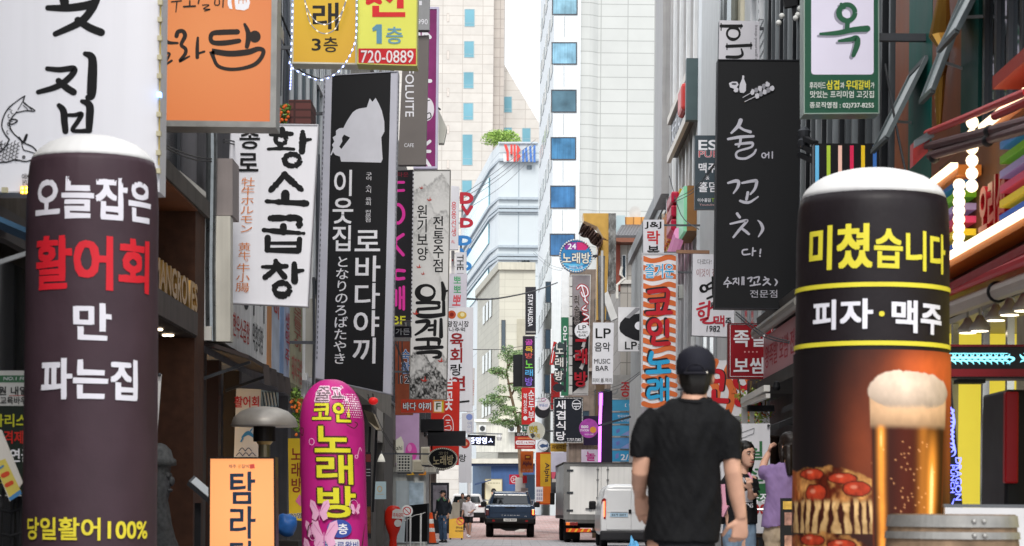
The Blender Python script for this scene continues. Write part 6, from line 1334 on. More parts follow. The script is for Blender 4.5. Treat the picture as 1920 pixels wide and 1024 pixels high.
for m, w, d in ((mat('#a3202a', .4), 6, 0), (WIN, 2.4, 0)): strokes(r, [([(1083, 541), (1090, 535), (1100, 540), (1102, 552), (1094, 556), (1090, 548)], w), ([(1091, 536), (1098, 562)], w), ([(1096, 562), (1102, 568)], w), ([(1098, 574), (1092, 580), (1100, 582)], w), ([(1094, 588), (1104, 594), (1096, 600)], w), ([(1092, 606), (1102, 606)], w)], Z, m)
T(r, '리술홍', (1076, 553, 1087, 610), Z, mat('#2a2426', .4), .05, True, out=(.09, mat('#b5aaa6', .5)))
for i in range(12): MB().slab(rect(1066.5, 520 + i * 18.5, 1073, 536.5 + i * 18.5), Z - .12, Z - .02).build('edge_box', mat('#cfcdc9', .45), r)
T(r, '래', (1078, 654, 1101, 683), Z, mat('#b92230', .4), .06, out=(.10, BK2), depth=.06); T(r, '방', (1077, 697, 1101, 726), Z, mat('#b92230', .4), .06, out=(.10, BK2), depth=.06); shape(r, rect(1079, 636, 1099, 641), Z, mat('#b92230', .4), 'red_bar')
Z = 77.0; cc = W(1092, 620, Z); r = thing('round_sign', 'small round white music-bar sign over the script sign', 'sign', cc); MB().disc(cc, 14.5 * Z / F, .15, 32).build('panel', mat('#d9d8dc', .4, 0, .05), r); T(r, 'LP', (1084.5, 610, 1099, 618.5), Z, INK, .01); T(r, 'MUSIC', (1082, 621, 1102, 625), Z, INK, 0); T(r, 'BAR', (1085, 627, 1099, 631), Z, INK, 0)
# stacked scalloped karaoke sign
Z = 81.0; r = thing('scalloped_sign', 'stacked dark scalloped karaoke medallions with pale characters', 'sign', W(1048, 740, Z))
for i, ch in enumerate('노래방'):
    y = 655 + i * 25; x = 1049.5 - i * .5; MB().prism([W(x + 11 * (1 + .1 * math.cos(8 * t)) * math.cos(t), y + 13 * (1 + .1 * math.cos(8 * t)) * math.sin(t), Z) for t in [2 * math.pi * k / 40 for k in range(40)]], (0, .2, 0)).build('medallion', mat('#3f4a4c', .4, .2), r); T(r, ch, (x - 8, y - 9, x + 7, y + 8), Z, mat('#d9d8d2', .5), .05, out=(.1, BK2))
MB().prism([W(1047 + 11 * math.cos(t), 727 + 8 * math.sin(t), Z) for t in [2 * math.pi * k / 8 + .3 for k in range(8)]], (0, .2, 0)).build('badge', mat('#2c3034', .4), r); MB().bar(W(1060, 640, Z + .1), W(1059, 735, Z + .1), .1).build('mast', DF, r)
for rc, lb in (([(1038, 640), (1044, 642), (1041, 684), (1030, 684)], 'folded red and white parasol sign beside the scalloped medallions'),): r = sign('fabric_sign', rc, 92, mat('#b9302e', .6), lb, thick=.2); strokes(r, [([(1039, 650), (1034, 680)], 1.5)], 92, WIN, 'stripe')
r = sign('projecting_sign', (1033, 700, 1050, 768), 93, mat('#a52626', .5), 'plain deep red sign behind the black dining sign', thick=.2)
# black dining sign
Z = 73.0
r = sign('projecting_sign', (1037, 745, 1093, 830), Z, mat('#1c2029', .5, var=.06), 'square black dining sign edged with white beads and brush characters', thick=.2)
for i, ch in enumerate('새겹식당'): T(r, ch, (1043, 751 + i * 19.5, 1060, 767 + i * 19.5), Z, WIN, .04, jit=.08)
strokes(r, [(ringpts(1081, 759, 8, 9, 20), 1.1), ([(1075, 757), (1087, 757)], 2), ([(1076, 762), (1086, 762)], 1.5), ([(1080, 764), (1080, 767)], 1.5)], Z, WIN, 'emblem'); T(r, 'T.737-7282', (1063, 822, 1089, 827), Z, WIN, .02)
b = MB()
for i in range(20):
    for y in (746, 828.5): b.slab(rect(1037.5 + i * 2.8, y, 1039 + i * 2.8, y + 1.5), Z - .03, Z - .002)
for i in range(30):
    for x in (1037.5, 1091): b.slab(rect(x, 746 + i * 2.8, x + 1.5, 747.5 + i * 2.8), Z - .03, Z - .002)
b.build('bead', mat('#cfcfcd', .4), r)
# purple round sign, cartoon left out
Z = 71.0; cc = W(1104, 803, Z); r = thing('round_sign', 'round purple karaoke sign with a yellow blob beside the black dining sign', 'sign', cc); MB().disc(cc, 18 * Z / F, .18, 36).build('panel', mat('#8a3a86', .4, 0, .15, .25, 6), r); T(r, 'mono', (1090, 798, 1103, 803), Z, WIN, .04); T(r, 'STATION', (1088, 805, 1104, 809), Z, WIN, .02); shape(r, ringpts(1112, 806, 6, 6)[:-1], Z, mat('#c98a3a', .5), 'emblem'); T(r, '코인노래방', (1096, 813, 1113, 816), Z, WIN, 0)
b = MB(); b.bar(cc + Vector((0, .1, 0)), cc + Vector((1.4, .1, .4)), .07); b.build('bracket', DF, r)
r = sign('blank_sign', (1094, 780, 1140, 835), 82, mat('#352a45', .5), 'dark violet board behind the round purple sign', thick=.2)
r = sign('projecting_sign', (1090, 843, 1122, 868), 76, mat('#c9bcd0', .5), 'lavender sign with a single magenta character above the box truck', thick=.2); T(r, '놀', (1099, 847, 1116, 864), 76, mat('#b3287d', .5), .05)
r = sign('projecting_sign', [(1033, 831), (1061, 831), (1061, 842), (1055, 849), (1047, 851), (1039, 849), (1033, 842)][:0] or (1032, 831, 1062, 847), 74, mat('#c79a3a', .5, var=.15), 'amber fried-chicken sign below the black dining sign', thick=.15); T(r, '자담치킨', (1035, 834, 1060, 842), 74, mat('#4a2a1a', .5), .03)
r = sign('blank_sign', (1033, 848, 1062, 885), 78, mat('#b9b6c6', .5), 'blank pale lavender sign under the amber one', thick=.2)
r = sign('shop_window_sign', (1033, 872, 1070, 925), 92, mat('#3f4044', .4, var=.3), 'dark shop window with a pink notice beside the box truck', thick=.2); shape(r, [(1034, 876), (1039, 872), (1042, 888), (1038, 902), (1034, 895)], 92, mat('#d0596f', .5), 'pink_notice'); MB().slab(rect(1035, 898, 1078, 904), 91, 91.6).build('sill', mat('#b5b2ac', .6), r)
# neon tube and dark panel by the music-bar sign
r = sign('blank_sign', (1127, 733, 1148, 868), 80, mat('#24232a', .5), 'tall dark blank panel below the music-bar sign', thick=.3)
r = thing('neon_tube', 'vertical violet neon tube on the dark blank panel', 'neon light', W(1125, 866, 79.6)); MB().tube([W(1127, 737, 79.6), W(1125, 800, 79.6), W(1124, 866, 79.6)], .055, 8).build('lit_tube', mat('#c060d8', .4, em=2.2), r); MB().slab(rect(1122, 735, 1131, 760), 79.7, 79.9).build('holder', mat('#8a6ab0', .4), r)
# blue academy panels
Z = 91.0
r = sign('wall_sign', (1148, 703, 1207, 746), Z - .3, mat('#a3a19e', .4, .2, 0, .15), 'grey steel sign with big red characters above the blue panels', thick=.2); T(r, '종로', (1164, 717, 1200, 744), Z - .3, mat('#b52a30', .45), .04); strokes(r, [(ringpts(1150, 731, 8, 8, 14)[:5], 3)], Z - .3, mat('#8a8a8c', .4), 'emblem')
for i, (y0, y1, cl) in enumerate(((749, 771, '#4aa0c9'), (773, 795, '#3f95c4'), (797, 818, '#4fa6d2'), (820, 842, '#5a93c9'), (844, 866, '#3f9bcc'))):
    r = sign('wall_sign', (1146, y0, 1207, y1), Z - .3, mat(cl, .45, var=.08), ('blue panel with small white capitals under the steel sign', 'blue panel with a white house symbol', 'blue panel with a pale violet building drawing', 'blue panel with tilted cube drawings', 'lowest blue panel with large white figures')[i], thick=.1, frame=(mat('#8d9aa3', .4, .3), .8), group='blue panels on the corner house')
    if i == 0: T(r, '[ SOL', (1172, 757, 1200, 763), Z - .3, WIN, .02)
    elif i == 1: T(r, '한국어학당', (1158, 778, 1182, 783), Z - .3, WIN, 0); T(r, '교육기관', (1158, 786, 1180, 791), Z - .3, WIN, 0); shape(r, [(1184, 784), (1193, 776), (1202, 784), (1199, 784), (1199, 792), (1187, 792), (1187, 784)], Z - .3, WIN, 'house_symbol')
    elif i == 4: T(r, '2/5', (1164, 852, 1186, 863), Z - .3, WIN, .03); shape(r, [(1154, 852), (1160, 849), (1160, 858), (1154, 861)], Z - .3, mat('#7b83c4', .5), 'cube_drawing')
    else: shape(r, [(1164, y1 - 2), (1190, y0 + 4), (1200, y0 + 2), (1200, y1 - 2)], Z - .3, mat('#8f9ad0', .5), 'building_drawing'); shape(r, [(1155, y0 + 9), (1162, y0 + 6), (1162, y0 + 13), (1156, y0 + 16)], Z - .3, mat('#6f7cc0', .5), 'cube_drawing')
r = sign('wall_sign', (1170, 868, 1222, 892), 90, mat('#c9bf2f', .5), 'yellow sign with dark characters beside the walking man', thick=.15); T(r, '감성식', (1174, 874, 1212, 887), 90, mat('#4a4520', .5), .02)
r = sign('wall_sign', (1172, 893, 1222, 908), 89.5, mat('#b02d2c', .5), 'red sign with white characters below the yellow one', thick=.15); T(r, '비스트로', (1176, 896, 1212, 906), 89.5, WIN, .01)
r = sign('wall_sign', (1150, 876, 1172, 908), 91, mat('#b9b5a8', .5), 'small framed notice box behind the white van', thick=.15, frame=(mat('#55524c', .5), 2))
# far east row
Z = 100.0
r = sign('projecting_sign', (985, 538, 1005, 627), Z, mat('#2b2a30', .5, var=.08), 'narrow charcoal guesthouse sign with white capitals turned on their side', thick=.3); T(r, 'STAY HAUSDA', (990, 552, 999, 612), Z, WIN, .015, rot=90); shape(r, rect(986, 621, 1004, 624), Z, mat('#8c8a88', .5), 'line')
r = sign('projecting_sign', (980, 630, 1003, 726), Z - 2, mat('#2f2733', .5), 'dark karaoke sign with rainbow-coloured characters', thick=.25, frame=(mat('#5a5660', .5), 1))
for ch, y, h, cl in (('골', 637, 10, '#b5489f'), ('목', 650, 10, '#c9a53a'), ('방', 662, 10, '#b9504a'), ('노', 676, 14, '#6ab84a'), ('래', 693, 12, '#4f9fd0'), ('방', 708, 15, '#7a5fc0')): T(r, ch, (985, y, 999, y + h), Z - 2, mat(cl, .45, em=.1), .06)
r = sign('blank_sign', (962, 665, 980, 725), Z - 1, mat('#232427', .5), 'plain black sign board beside the rainbow karaoke sign', thick=.2)
r = sign('projecting_sign', (978, 727, 1003, 796), Z - 4, mat('#bf2b2a', .5), 'red tofu-stew sign with two columns of white characters', thick=.25); T(r, '순두부', (990, 731, 1002, 790), Z - 4, WIN, .04, True); T(r, '북창동', (981, 737, 989, 776), Z - 4, WIN, .02, True); shape(r, ringpts(985, 784, 4, 4)[:-1], Z - 4, WIN, 'dot')
r = sign('projecting_sign', (979, 796, 1003, 809), Z - 4, mat('#2f5a4c', .5), 'small dark green strip sign under the red tofu-stew sign', thick=.25); T(r, '토토리', (982, 799, 1000, 806), Z - 4, WIN, .02)
r = sign('projecting_sign', (965, 811, 1004, 842), Z - 6, mat('#a82f2c', .5), 'wide red price sign with a dark top strip', thick=.2); shape(r, rect(965, 811, 1004, 818), Z - 6, mat('#3c3834', .5), 'dark_strip'); T(r, '김치찌개', (969, 812, 1000, 817), Z - 6, WIN, 0); shape(r, rrect(967, 826, 1003, 834, 3), Z - 6, WIN, 'white_band'); T(r, '세트16,900', (969, 827.5, 1001, 832.5), Z - 6, mat('#b5302c', .5), .02); strokes(r, [([(972, 822), (996, 822)], 3)], Z - 6, mat('#d07a4a', .5)); strokes(r, [([(970, 838), (998, 838)], 1.6)], Z - 6, mat('#d9a09a', .5))
r = sign('projecting_sign', (976, 846, 1000, 886), Z - 5, mat('#cf6a2f', .5), 'orange stationery sign with dark letters and an emblem', thick=.25); T(r, 'Alpha', (980, 865, 997, 875), Z - 5, mat('#4a2a4a', .5), .05); shape(r, rect(984, 853, 995, 862), Z - 5, mat('#8c2f22', .5), 'emblem'); shape(r, rect(986, 855, 993, 859), Z - 5, mat('#d9a23a', .5), 'emblem'); T(r, '문구점', (979, 879, 998, 884), Z - 5, mat('#d9b09a', .5), .0)
r = sign('projecting_sign', (1005, 848, 1035, 946), Z - 6, mat('#b8431f', .5), 'tall orange and yellow stationery sign with letters turned on their side', thick=.25); shape(r, rect(1013, 851, 1034, 912), Z - 6, mat('#c9a02f', .5), 'yellow_field'); T(r, 'Alpha', (1020, 868, 1030, 904), Z - 6, mat('#3a2230', .5), .06, rot=90); shape(r, rect(1013, 912, 1034, 944), Z - 6, mat('#cf6f2a', .5), 'orange_field')
r = sign('notice_board', (1004, 913, 1018, 940), 92, mat('#cfccd2', .5), 'white notice grid at the foot of the tall stationery sign', 'notice', thick=.1); [shape(r, rect(1006 + 4 * (i % 3), 918 + 7 * (i // 3), 1009 + 4 * (i % 3), 923 + 7 * (i // 3)), 92, mat('#9a98a8', .5), 'photo') for i in range(9)]
r = sign('projecting_sign', (955, 890, 974, 908), 104, mat('#bf2440', .5), 'small red convenience sign with a white hexagon', thick=.2); strokes(r, [(ringpts(964, 899, 6, 6.5, 6), 1.2)], 104, WIN, 'emblem'); T(r, '24', (961, 896, 968, 902), 104, WIN, .03)
r = thing('vending_cabinet', 'white cabinet with a red panel under the orange stationery sign', 'cabinet', (W(983, 0, 96).x, 96, gz(96))); MB().box(W(974, 0, 96).x, W(993, 0, 96).x, 96, 96.6, gz(96), W(0, 887, 96).z).build('body', mat('#d3d1cd', .5), r); MB().slab(rect(980, 892, 988, 906), 95.95, 95.99).build('red_panel', mat('#c4303a', .5), r); MB().slab(rect(977, 915, 990, 950), 95.95, 95.99).build('door', mat('#9a8f8a', .5, var=.3), r)
# round signs of the comic cafe corner (the mascot figure is left out)
for x, y, q, Zc, cl, lb in ((1005, 808, 17, 88, '#bcbcb0', 'large pale round comic-cafe sign with a yellow word'), (1019, 757, 12, 90, '#d3cfd6', 'small white round estate-agent sign'), (1017, 770, 14, 91, '#27272b', 'black round sign behind the white round one'), (1018, 835, 11, 87, '#d6d9dc', 'small white round sign with a dark blue fish')):
    cc = W(x, y, Zc); r = thing('round_sign', lb, 'sign', cc); MB().disc(cc, q * Zc / F, .2, 32).build('panel', mat(cl, .45), r); MB().bar(cc + Vector((0, .1, 0)), cc + Vector((1.0, .1, 0)), .06).build('bracket', DF, r)
    if q == 17: T(r, '만화', (993, 799, 1008, 812), Zc, mat('#c9b53a', .5), .05, out=(.11, BK2)); T(r, '카페', (1000, 813, 1012, 822), Zc, mat('#b0963a', .5), .03); shape(r, [(994, 815), (1000, 812), (1004, 818), (998, 822)], Zc, mat('#3a3c40', .5), 'cap_drawing')
    elif q == 12: T(r, '부동산', (1011, 757, 1027, 763), Zc, mat('#5a6fa8', .5), .02); strokes(r, [(ringpts(1019, 750, 4, 3, 10), 1)], Zc, mat('#b56a9a', .5), 'emblem')
    elif q == 11: shape(r, [(1011, 836), (1017, 832), (1024, 834), (1027, 831), (1027, 839), (1023, 838), (1016, 840)], Zc, mat('#3a4f75', .5), 'fish_drawing'); strokes(r, [(ringpts(x, y, 9.5, 9.5, 24), .8)], Zc, mat('#4a5f80', .5), 'ring')
# ================================================================ bright restaurant sign at the near east corner
X = 3.12
r = thing('rainbow_sign', 'rainbow slatted restaurant sign with glowing bulb strips and red block letters', 'sign', (X, 14.2, 2.7))
MB().box(X + .05, 3.37, 12.0, 15.95, 2.62, 3.62).build('backing', mat('#5a3b24', .6, var=.15), r)
cols = ['#3f7fc0', '#6fae2a', '#9d8fc0', '#c23f63', '#d6bb2a', '#2f59b0']
for ya, yb2, zo, st in ((14.65, 15.35, 2.86, .088), (12.0, 13.38, 2.86, .092)):
    for i, cl in enumerate(cols):
        z = zo + st * (5 - i)
        MB().box(X - .08, X + .05, ya, yb2, z, z + .045).build('slat', mat(cl, .45, em=.08), r)
HOT = mat('#ffe6bd', .4, em=1.3)
def bulbs(ya, za, yb, zb, n):
    for i in range(n):
        t = i / (n - 1); MB().ball((X - .1, ya + (yb - ya) * t, za + (zb - za) * t), .042, n=10, m=6).build('lit_bulb', HOT, r, smooth=True)
bulbs(14.5, 3.27, 14.5, 2.86, 8); bulbs(14.1, 3.62, 14.1, 3.2, 6)
for ya, yb2, z in ((14.45, 15.6, 3.40), (12.0, 15.5, 2.80), (12.4, 13.6, 3.5)):
    MB().box(X - .12, X + .04, ya, yb2, z - .07, z).build('trough', mat('#b86a24', .5), r); MB().box(X - .17, X - .12, ya, yb2, z - .02, z + .012).build('lit_strip', HOT, r)
for i, cl in enumerate(('#6d4f9a', '#3f9a8a', '#c98a2a', '#b0356a', '#6fae2a', '#d6bb2a', '#8a5fb0')): MB().box(X + .0, X + .05, 15.4 + i * .08, 15.46 + i * .08, 2.75, 3.5).build('stripe', mat(cl, .5), r)
RB2 = mat('#a8141e', .35)
wall_text(r, '오리섬', X + .03, 13.45, 14.2, 2.84, 3.22, RB2, .05, -1, depth=.06, name='red_letter')
r = thing('red_awning_frame', 'red folding awning frame with dark arms over the rainbow sign', 'awning', (2.9, 14, 3.6))
RA = mat('#a91f20', .4); DA = mat('#4a2a2c', .5)
A0 = W(1735, 300, 16.2)
b = MB(); b.tube([W(1738, 250, 15.0), W(1800, 225, 14.0), W(1925, 172, 12.2)], .024, 10); b.build('front_bar', RA, r)
b = MB(); b.prism([W(1712, 268, 15.3), W(1745, 250, 14.9), W(1740, 285, 14.9), W(1712, 312, 15.2)], (0, .12, 0)); b.build('fabric_flap', RA, r); MB().prism([W(1716, 262, 15.1), W(1748, 242, 14.8), W(1752, 256, 14.8), W(1716, 276, 15.1)], (0, .06, 0)).build('end_cap', mat('#9aa3a8', .4, .5), r)
for P in ([(1740, 275, 15.0), (1840, 250, 13.4), (1935, 225, 12.0)], [(1745, 292, 14.9), (1850, 262, 13.3), (1935, 238, 11.9)]): b = MB(); b.tube([W(*p) for p in P], .032, 10); b.build('arm', DA, r)
for p in ((1855, 246, 13.1), (1852, 264, 13.2), (1752, 296, 14.8)): MB().ball(W(*p), .038, .06, .038).build('joint', BLK, r)
b = MB(); b.tube([W(1865, 218, 13.0), W(1930, 188, 12.2)], .026, 10); b.build('roller', RA, r); MB().box(2.95, 3.2, 11.5, 13.2, 3.66, 3.74).build('cassette', mat('#9c3328', .5), r)
r = thing('red_canopy', 'red steel canopy and pale roller beneath the rainbow sign', 'canopy', (3.1, 14, 2.4))
MB().box(2.98, 3.4, 11.5, 15.9, 2.56, 2.612).build('roof', mat('#7c1018', .45), r); MB().tube([(3.02, 11.5, 2.52), (3.02, 15.6, 2.60)], .04, 10).build('red_tube', mat('#c02a35', .4), r)
MB().tube([(3.06, 11.5, 2.40), (3.06, 15.6, 2.48)], .055, 12).build('pale_roller', mat('#a89c92', .5), r); MB().ball((3.06, 13.5, 2.44), .07, .04, .07).build('black_joint', BLK, r)
# shop interior and lamps under it
r = thing('glass_shop_hall', 'glass-fronted shop hall with yellow walls and steel posts under the red canopy', 'shop hall', (3.6, 14.5, 0))
MB().box(5.0, 5.1, 9.5, 18, 0, 2.55).build('back_wall', mat('#dccb4a', .6, em=.34), r); MB().box(3.5, 5.0, 17.9, 18.0, 0, 2.55).build('side_wall', mat('#dccb4a', .6, em=.36), r)  # both walls glow faintly: emission stands in for light inside the hall
MB().box(3.5, 5.1, 9.5, 18, 2.555, 2.6).build('ceiling', mat('#a9a49a', .6), r)
for x, y in ((3.5, 17.0), (3.5, 15.9), (3.45, 14.9), (3.45, 13.9)): MB().box(x, x + .05, y, y + .06, 0, 2.55).build('steel_post', CHR, r)
MB().box(3.75, 3.77, 14.9, 15.9, .1, 2.5).build('curtain', mat('#b9b4a4', .6, var=.2, scale=6), r)
MB().box(4.4, 4.5, 14.6, 16.2, .2, 1.6).build('counter', mat('#9a9c9e', .3, .6), r); MB().box(4.5, 4.55, 14.4, 16.3, 1.6, 2.4).build('menu_board', mat('#a3633f', .5, var=.4, scale=5), r)
for i, (y, z) in enumerate(((15.5, 2.36), (15.1, 2.34), (14.6, 2.37), (14.2, 2.37), (13.8, 2.36))):
    l = thing('spot_lamp', ('farthest', 'second farthest', 'middle', 'second nearest', 'nearest')[i] + ' white spot lamp hanging under the pale roller', 'lamp', (3.3, y, z), 'spot lamps under the red canopy')
    MB().lathe((3.3, y, z), [(.07, -.01), (.075, .015), (.04, .06), (.02, .1)], 18).build('lamp_shade', mat('#bdbbb6', .4), l, smooth=True); MB().lathe((3.3, y, z), [(.06, -.014), (.06, -.008)], 18).build('lit_bulb', mat('#fff0cf', .4, em=2.0), l); MB().tube([(3.3, y, z + .09), (3.3, y, 2.55)], .01, 6).build('stem', ALU, l)
l = thing('security_camera', 'white bullet camera beside the beer column', 'camera', W(1757, 592, 15.5)); MB().tube([W(1752, 588, 15.5), W(1764, 596, 15.2)], .045, 12).build('housing', WHT, l, smooth=False); MB().ball(W(1764, 597, 15.15), .03).build('lens', BLK, l); MB().bar(W(1756, 578, 15.6), W(1757, 588, 15.5), .03).build('bracket', ALU, l)
# lit sign bars of the beer stand
Z = 13.6
r = sign('lit_sign', (1755, 648, 1990, 710), Z, mat('#101114', .3), 'black illuminated beam with a cyan wheat-ear pattern and red lower edge', thick=.25)
CYN = mat('#7fe0f2', .4, em=1.1)
for x0 in (1765, 1913):
    L = []
    for i in range(11):
        x = x0 + 4 + i * 11.2
        L += [([(x - 5, 665), (x, 671), (x + 8, 670), (x + 12, 664)], [1.5, 4, 4, 1]), ([(x - 4, 679), (x + 1, 676), (x + 8, 677), (x + 12, 683)][::1], [1.2, 3, 3, 1])]
    strokes(r, L[:22], Z, CYN, 'wheat_pattern'); strokes(r, [([(x0 + 6, 663), (x0 + 124, 663)], 1.2), ([(x0 + 120, 668), (x0 + 136, 673), (x0 + 122, 682)], [2, 4, 1])], Z, CYN, 'wheat_pattern')
MB().slab(rect(1755, 692, 1990, 706), Z - .03, Z - .004).build('red_edge', mat('#7c1420', .4), r); MB().slab(rect(1755, 646, 1990, 650), Z - .03, Z - .004).build('top_edge', mat('#6b1320', .4), r); MB().slab(rect(1797, 711, 1848, 718), Z + .05, Z + .2).build('hinge', BLK, r)
MB().bar((W(1980, 0, Z).x, Z + .12, 0), W(1980, 700, Z + .12), .1).build('post', BLK, r)
r = thing('lit_banner', 'slanted black illuminated panel with violet wave and capitals beside the beer column', 'sign', W(1785, 943, 13.4))
Z = 13.4; MB().slab([(1760, 700), (1782, 700), (1806, 960), (1760, 960)], Z, Z + .12).build('panel', mat('#101018', .3), r)
VI = mat('#6f78ff', .4, em=1.4)
strokes(r, [([(1778 + 4 * math.sin(i * 2.2), 765 + i * 8), (1788, 770 + i * 8), (1782 + 3 * math.sin(i), 776 + i * 8)], [1, 3.4, 1]) for i in range(10)] + [([(1783, 764), (1789, 790), (1785, 815), (1791, 848), (1784, 856)], [2, 4, 3, 3, 1])], Z, VI, 'wave_pattern')
T(r, 'DRAGON', (1791, 858, 1802, 938), Z, VI, .02, rot=90); T(r, 'PUNCH', (1782, 872, 1790, 924), Z, VI, .02, rot=90); strokes(r, [([(1784, 948), (1789, 935)], [3, 1])], Z, VI, 'wave_pattern')
MB().bar((W(1770, 0, Z).x, Z + .06, 0), W(1770, 950, Z + .06), .08).build('post', BLK, r)
r = thing('red_display_cabinet', 'tall red and black display cabinet at the edge of the shop front', 'cabinet', (3.3, 14.2, 0))
b = MB(); p0, p1 = W(1886, 730, 14.2), W(1913, 730, 14.2); MB().box(p0.x, p1.x + .5, 14.2, 14.9, 0, p0.z).build('body', mat('#17171a', .4), r, bevel=.02); MB().box(p0.x - .02, p0.x + .07, 14.12, 14.19, W(0, 890, 14.2).z, p0.z - .02).build('red_panel', mat('#a1141c', .35), r, bevel=.01)
# white table and wooden barrel
Z = 10.6
r = thing('white_board_table', 'white tabletop with a dark edge behind the wooden barrel', 'table', (W(1850, 0, 11).x, 11, 0))
a = W(1766, 950, 11.0); e = W(2050, 966, 11.0)
b = MB(); b.prism([W(1770, 945, 11), W(1990, 947, 11), W(1990, 953, 11), W(1770, 951, 11)], (0, .05, 0)); b.build('edge', mat('#5a5c60', .5), r)
MB().slab([(1772, 951.5), (1990, 953.5), (1990, 1090), (1772, 1090)], 11.0, 11.04).build('panel', mat('#c3c2c4', .5), r)
for x in (1780, 1985): MB().bar((W(x, 0, 11).x, 11.06, 0), (W(x, 0, 11).x, 11.06, W(0, 955, 11).z), .05).build('leg', ALU, r)
Z = 9.4; f = Z / F; xc = W(1794, 0, Z).x; r = thing('wooden_barrel', 'weathered grey wooden barrel with riveted iron hoops', 'barrel', (xc, Z, 0))
ztop = W(1794, 964, Z - .27).z; R0 = 116 * f; N = 64
prof = [(0.86 + .14 * math.sin(math.pi * i / 12), i / 12) for i in range(13)]
b = MB(); b.lathe((xc, Z, 0), [(R0 * 1.16 * q * (1 if True else 0), t * ztop) for q, t in prof], N); b.v = [Vector((xc + (p.x - xc) * (1 + .006 * ((i % N) % 4 == 0) * -1), Z + (p.y - Z) * (1 - .006 * ((i % N) % 4 == 0)), p.z)) for i, p in enumerate(b.v)]
b.build('staves', mat('#7d6752', .8, var=.35, scale=7, streak=.5, bump=.5), r, smooth=False)
for t0, t1 in ((.945, .995), (.895, .925), (.16, .22), (.02, .1)):
    q = lambda t: R0 * 1.16 * (0.86 + .14 * math.sin(math.pi * t)) + .008
    h = MB().lathe((xc, Z, 0), [(q(t0), t0 * ztop), (q((t0 + t1) / 2), (t0 + t1) / 2 * ztop), (q(t1), t1 * ztop)], N).build('iron_hoop', mat('#8c8a86', .5, .5, var=.3, scale=8), r)
    for a in (-1.45, -1.29): MB().ball((xc + math.cos(a) * q((t0 + t1) / 2), Z + math.sin(a) * q((t0 + t1) / 2), (t0 + t1) / 2 * ztop), .012).build('rivet', mat('#9a9894', .4, .7), h)
# ================================================================ inflatable advertising columns
def column(label, cx, Zc, R, prof, capprof, body, cap, lean=0.0, fold=0.0, seed=0):
    """cx: px of the axis; R: px radius; prof: (y px, radius px) from the ground up"""
    f = Z0 = Zc / F; ax = W(cx, 960, Zc)
    r = thing('inflatable_sign', label, 'inflatable sign', (ax.x, Zc, 0))
    zz = lambda y: CZ + (HY - y) * f
    pf_top = prof[-1][0]
    def wv(t, y, z): return 1 + fold * (.5 * math.sin(t * 31 + seed) + .5 * math.sin(t * 53 + 1.7 * seed)) * max(0, min(1, 1 - (y - pf_top) / 60.0)) + .006 * noise.noise((3 * math.cos(t), 3 * math.sin(t), z * 2.3 + seed))
    def rings(pf, N=96):
        rs = []
        for y, q in pf:
            z = max(0.02, zz(y)); rg = []
            for k in range(N):
                t = 2 * math.pi * k / N
                rg.append(Vector((ax.x + lean * z + math.cos(t) * q * f * wv(t, y, z), Zc + math.sin(t) * q * f * wv(t, y, z), z)))
            rs.append(rg)
        return rs
    dense = [prof[0]]
    for a, b_ in zip(prof, prof[1:]):
        n = max(1, int(abs(a[0] - b_[0]) / 14))
        for i in range(1, n + 1): dense.append((a[0] + (b_[0] - a[0]) * i / n, a[1] + (b_[1] - a[1]) * i / n))
    MB().rings(rings(dense)).build('body', body, r, smooth=True)
    if capprof: MB().rings(rings(capprof)).build('dome', cap, r, smooth=True)
    MB().lathe((ax.x, Zc, 0), [(R * f * 1.02, 0), (R * f * 1.03, .1), (R * f * 1.0, .12)], 48).build('base_ring', mat('#1e1c1e', .6), r)
    Rm = R * f
    pp = sorted(prof); py_ = [a for a, _ in pp]; pq_ = [c for _, c in pp]
    def surf(x, y, e):
        t = (x - cx) * f / Rm + math.atan2(-ax.x, Zc); z = CZ + (HY - y) * (Zc - Rm * .75) / F
        u = t - math.pi / 2; q = np.interp(y, py_, pq_) * f * wv(u, y, z) + e + .0006
        return Vector((ax.x + lean * z + q * math.sin(t), Zc - q * math.cos(t), z))
    return r, surf
# brown fish column
FAB = mat('#3f2f36', .55, 0, 0, .10, 5.0, .35)
yb = lambda Zc: HY + CZ / Zc * F
Zc = 12.0
r, S = column('tall brown inflatable column with white dome and white, red and yellow characters', 169, Zc, 122, [(yb(Zc), 120), (1200, 124), (1024, 124), (700, 123), (400, 122), (360, 120), (335, 118), (322, 116.5), (312, 114)], [(312, 114), (306, 111.5), (300, 107), (291, 98), (280, 83), (272, 64), (266, 44), (263, 22), (262, 6)], FAB, mat('#cfcecd', .55, var=.04), fold=.009, seed=1)
C1 = mat('#d8d5dd', .5, var=.03)
T(r, '오늘잡은', (50, 343, 294, 419), None, C1, .03, surf=S, L=10, jit=.08, fat=.016); T(r, '활어회', (54, 455, 286, 551), None, mat('#c8222e', .5), .03, surf=S, L=10, jit=.08, fat=.018); T(r, '만', (138, 580, 202, 645), None, C1, .03, surf=S, L=10, jit=.08, fat=.016)
T(r, '파는집', (73, 683, 256, 756), None, C1, .03, surf=S, L=10, jit=.08, fat=.016); T(r, '당일활어100%', (35, 978, 286, 1019), None, mat('#d9c93a', .5), .04, surf=S, L=10)
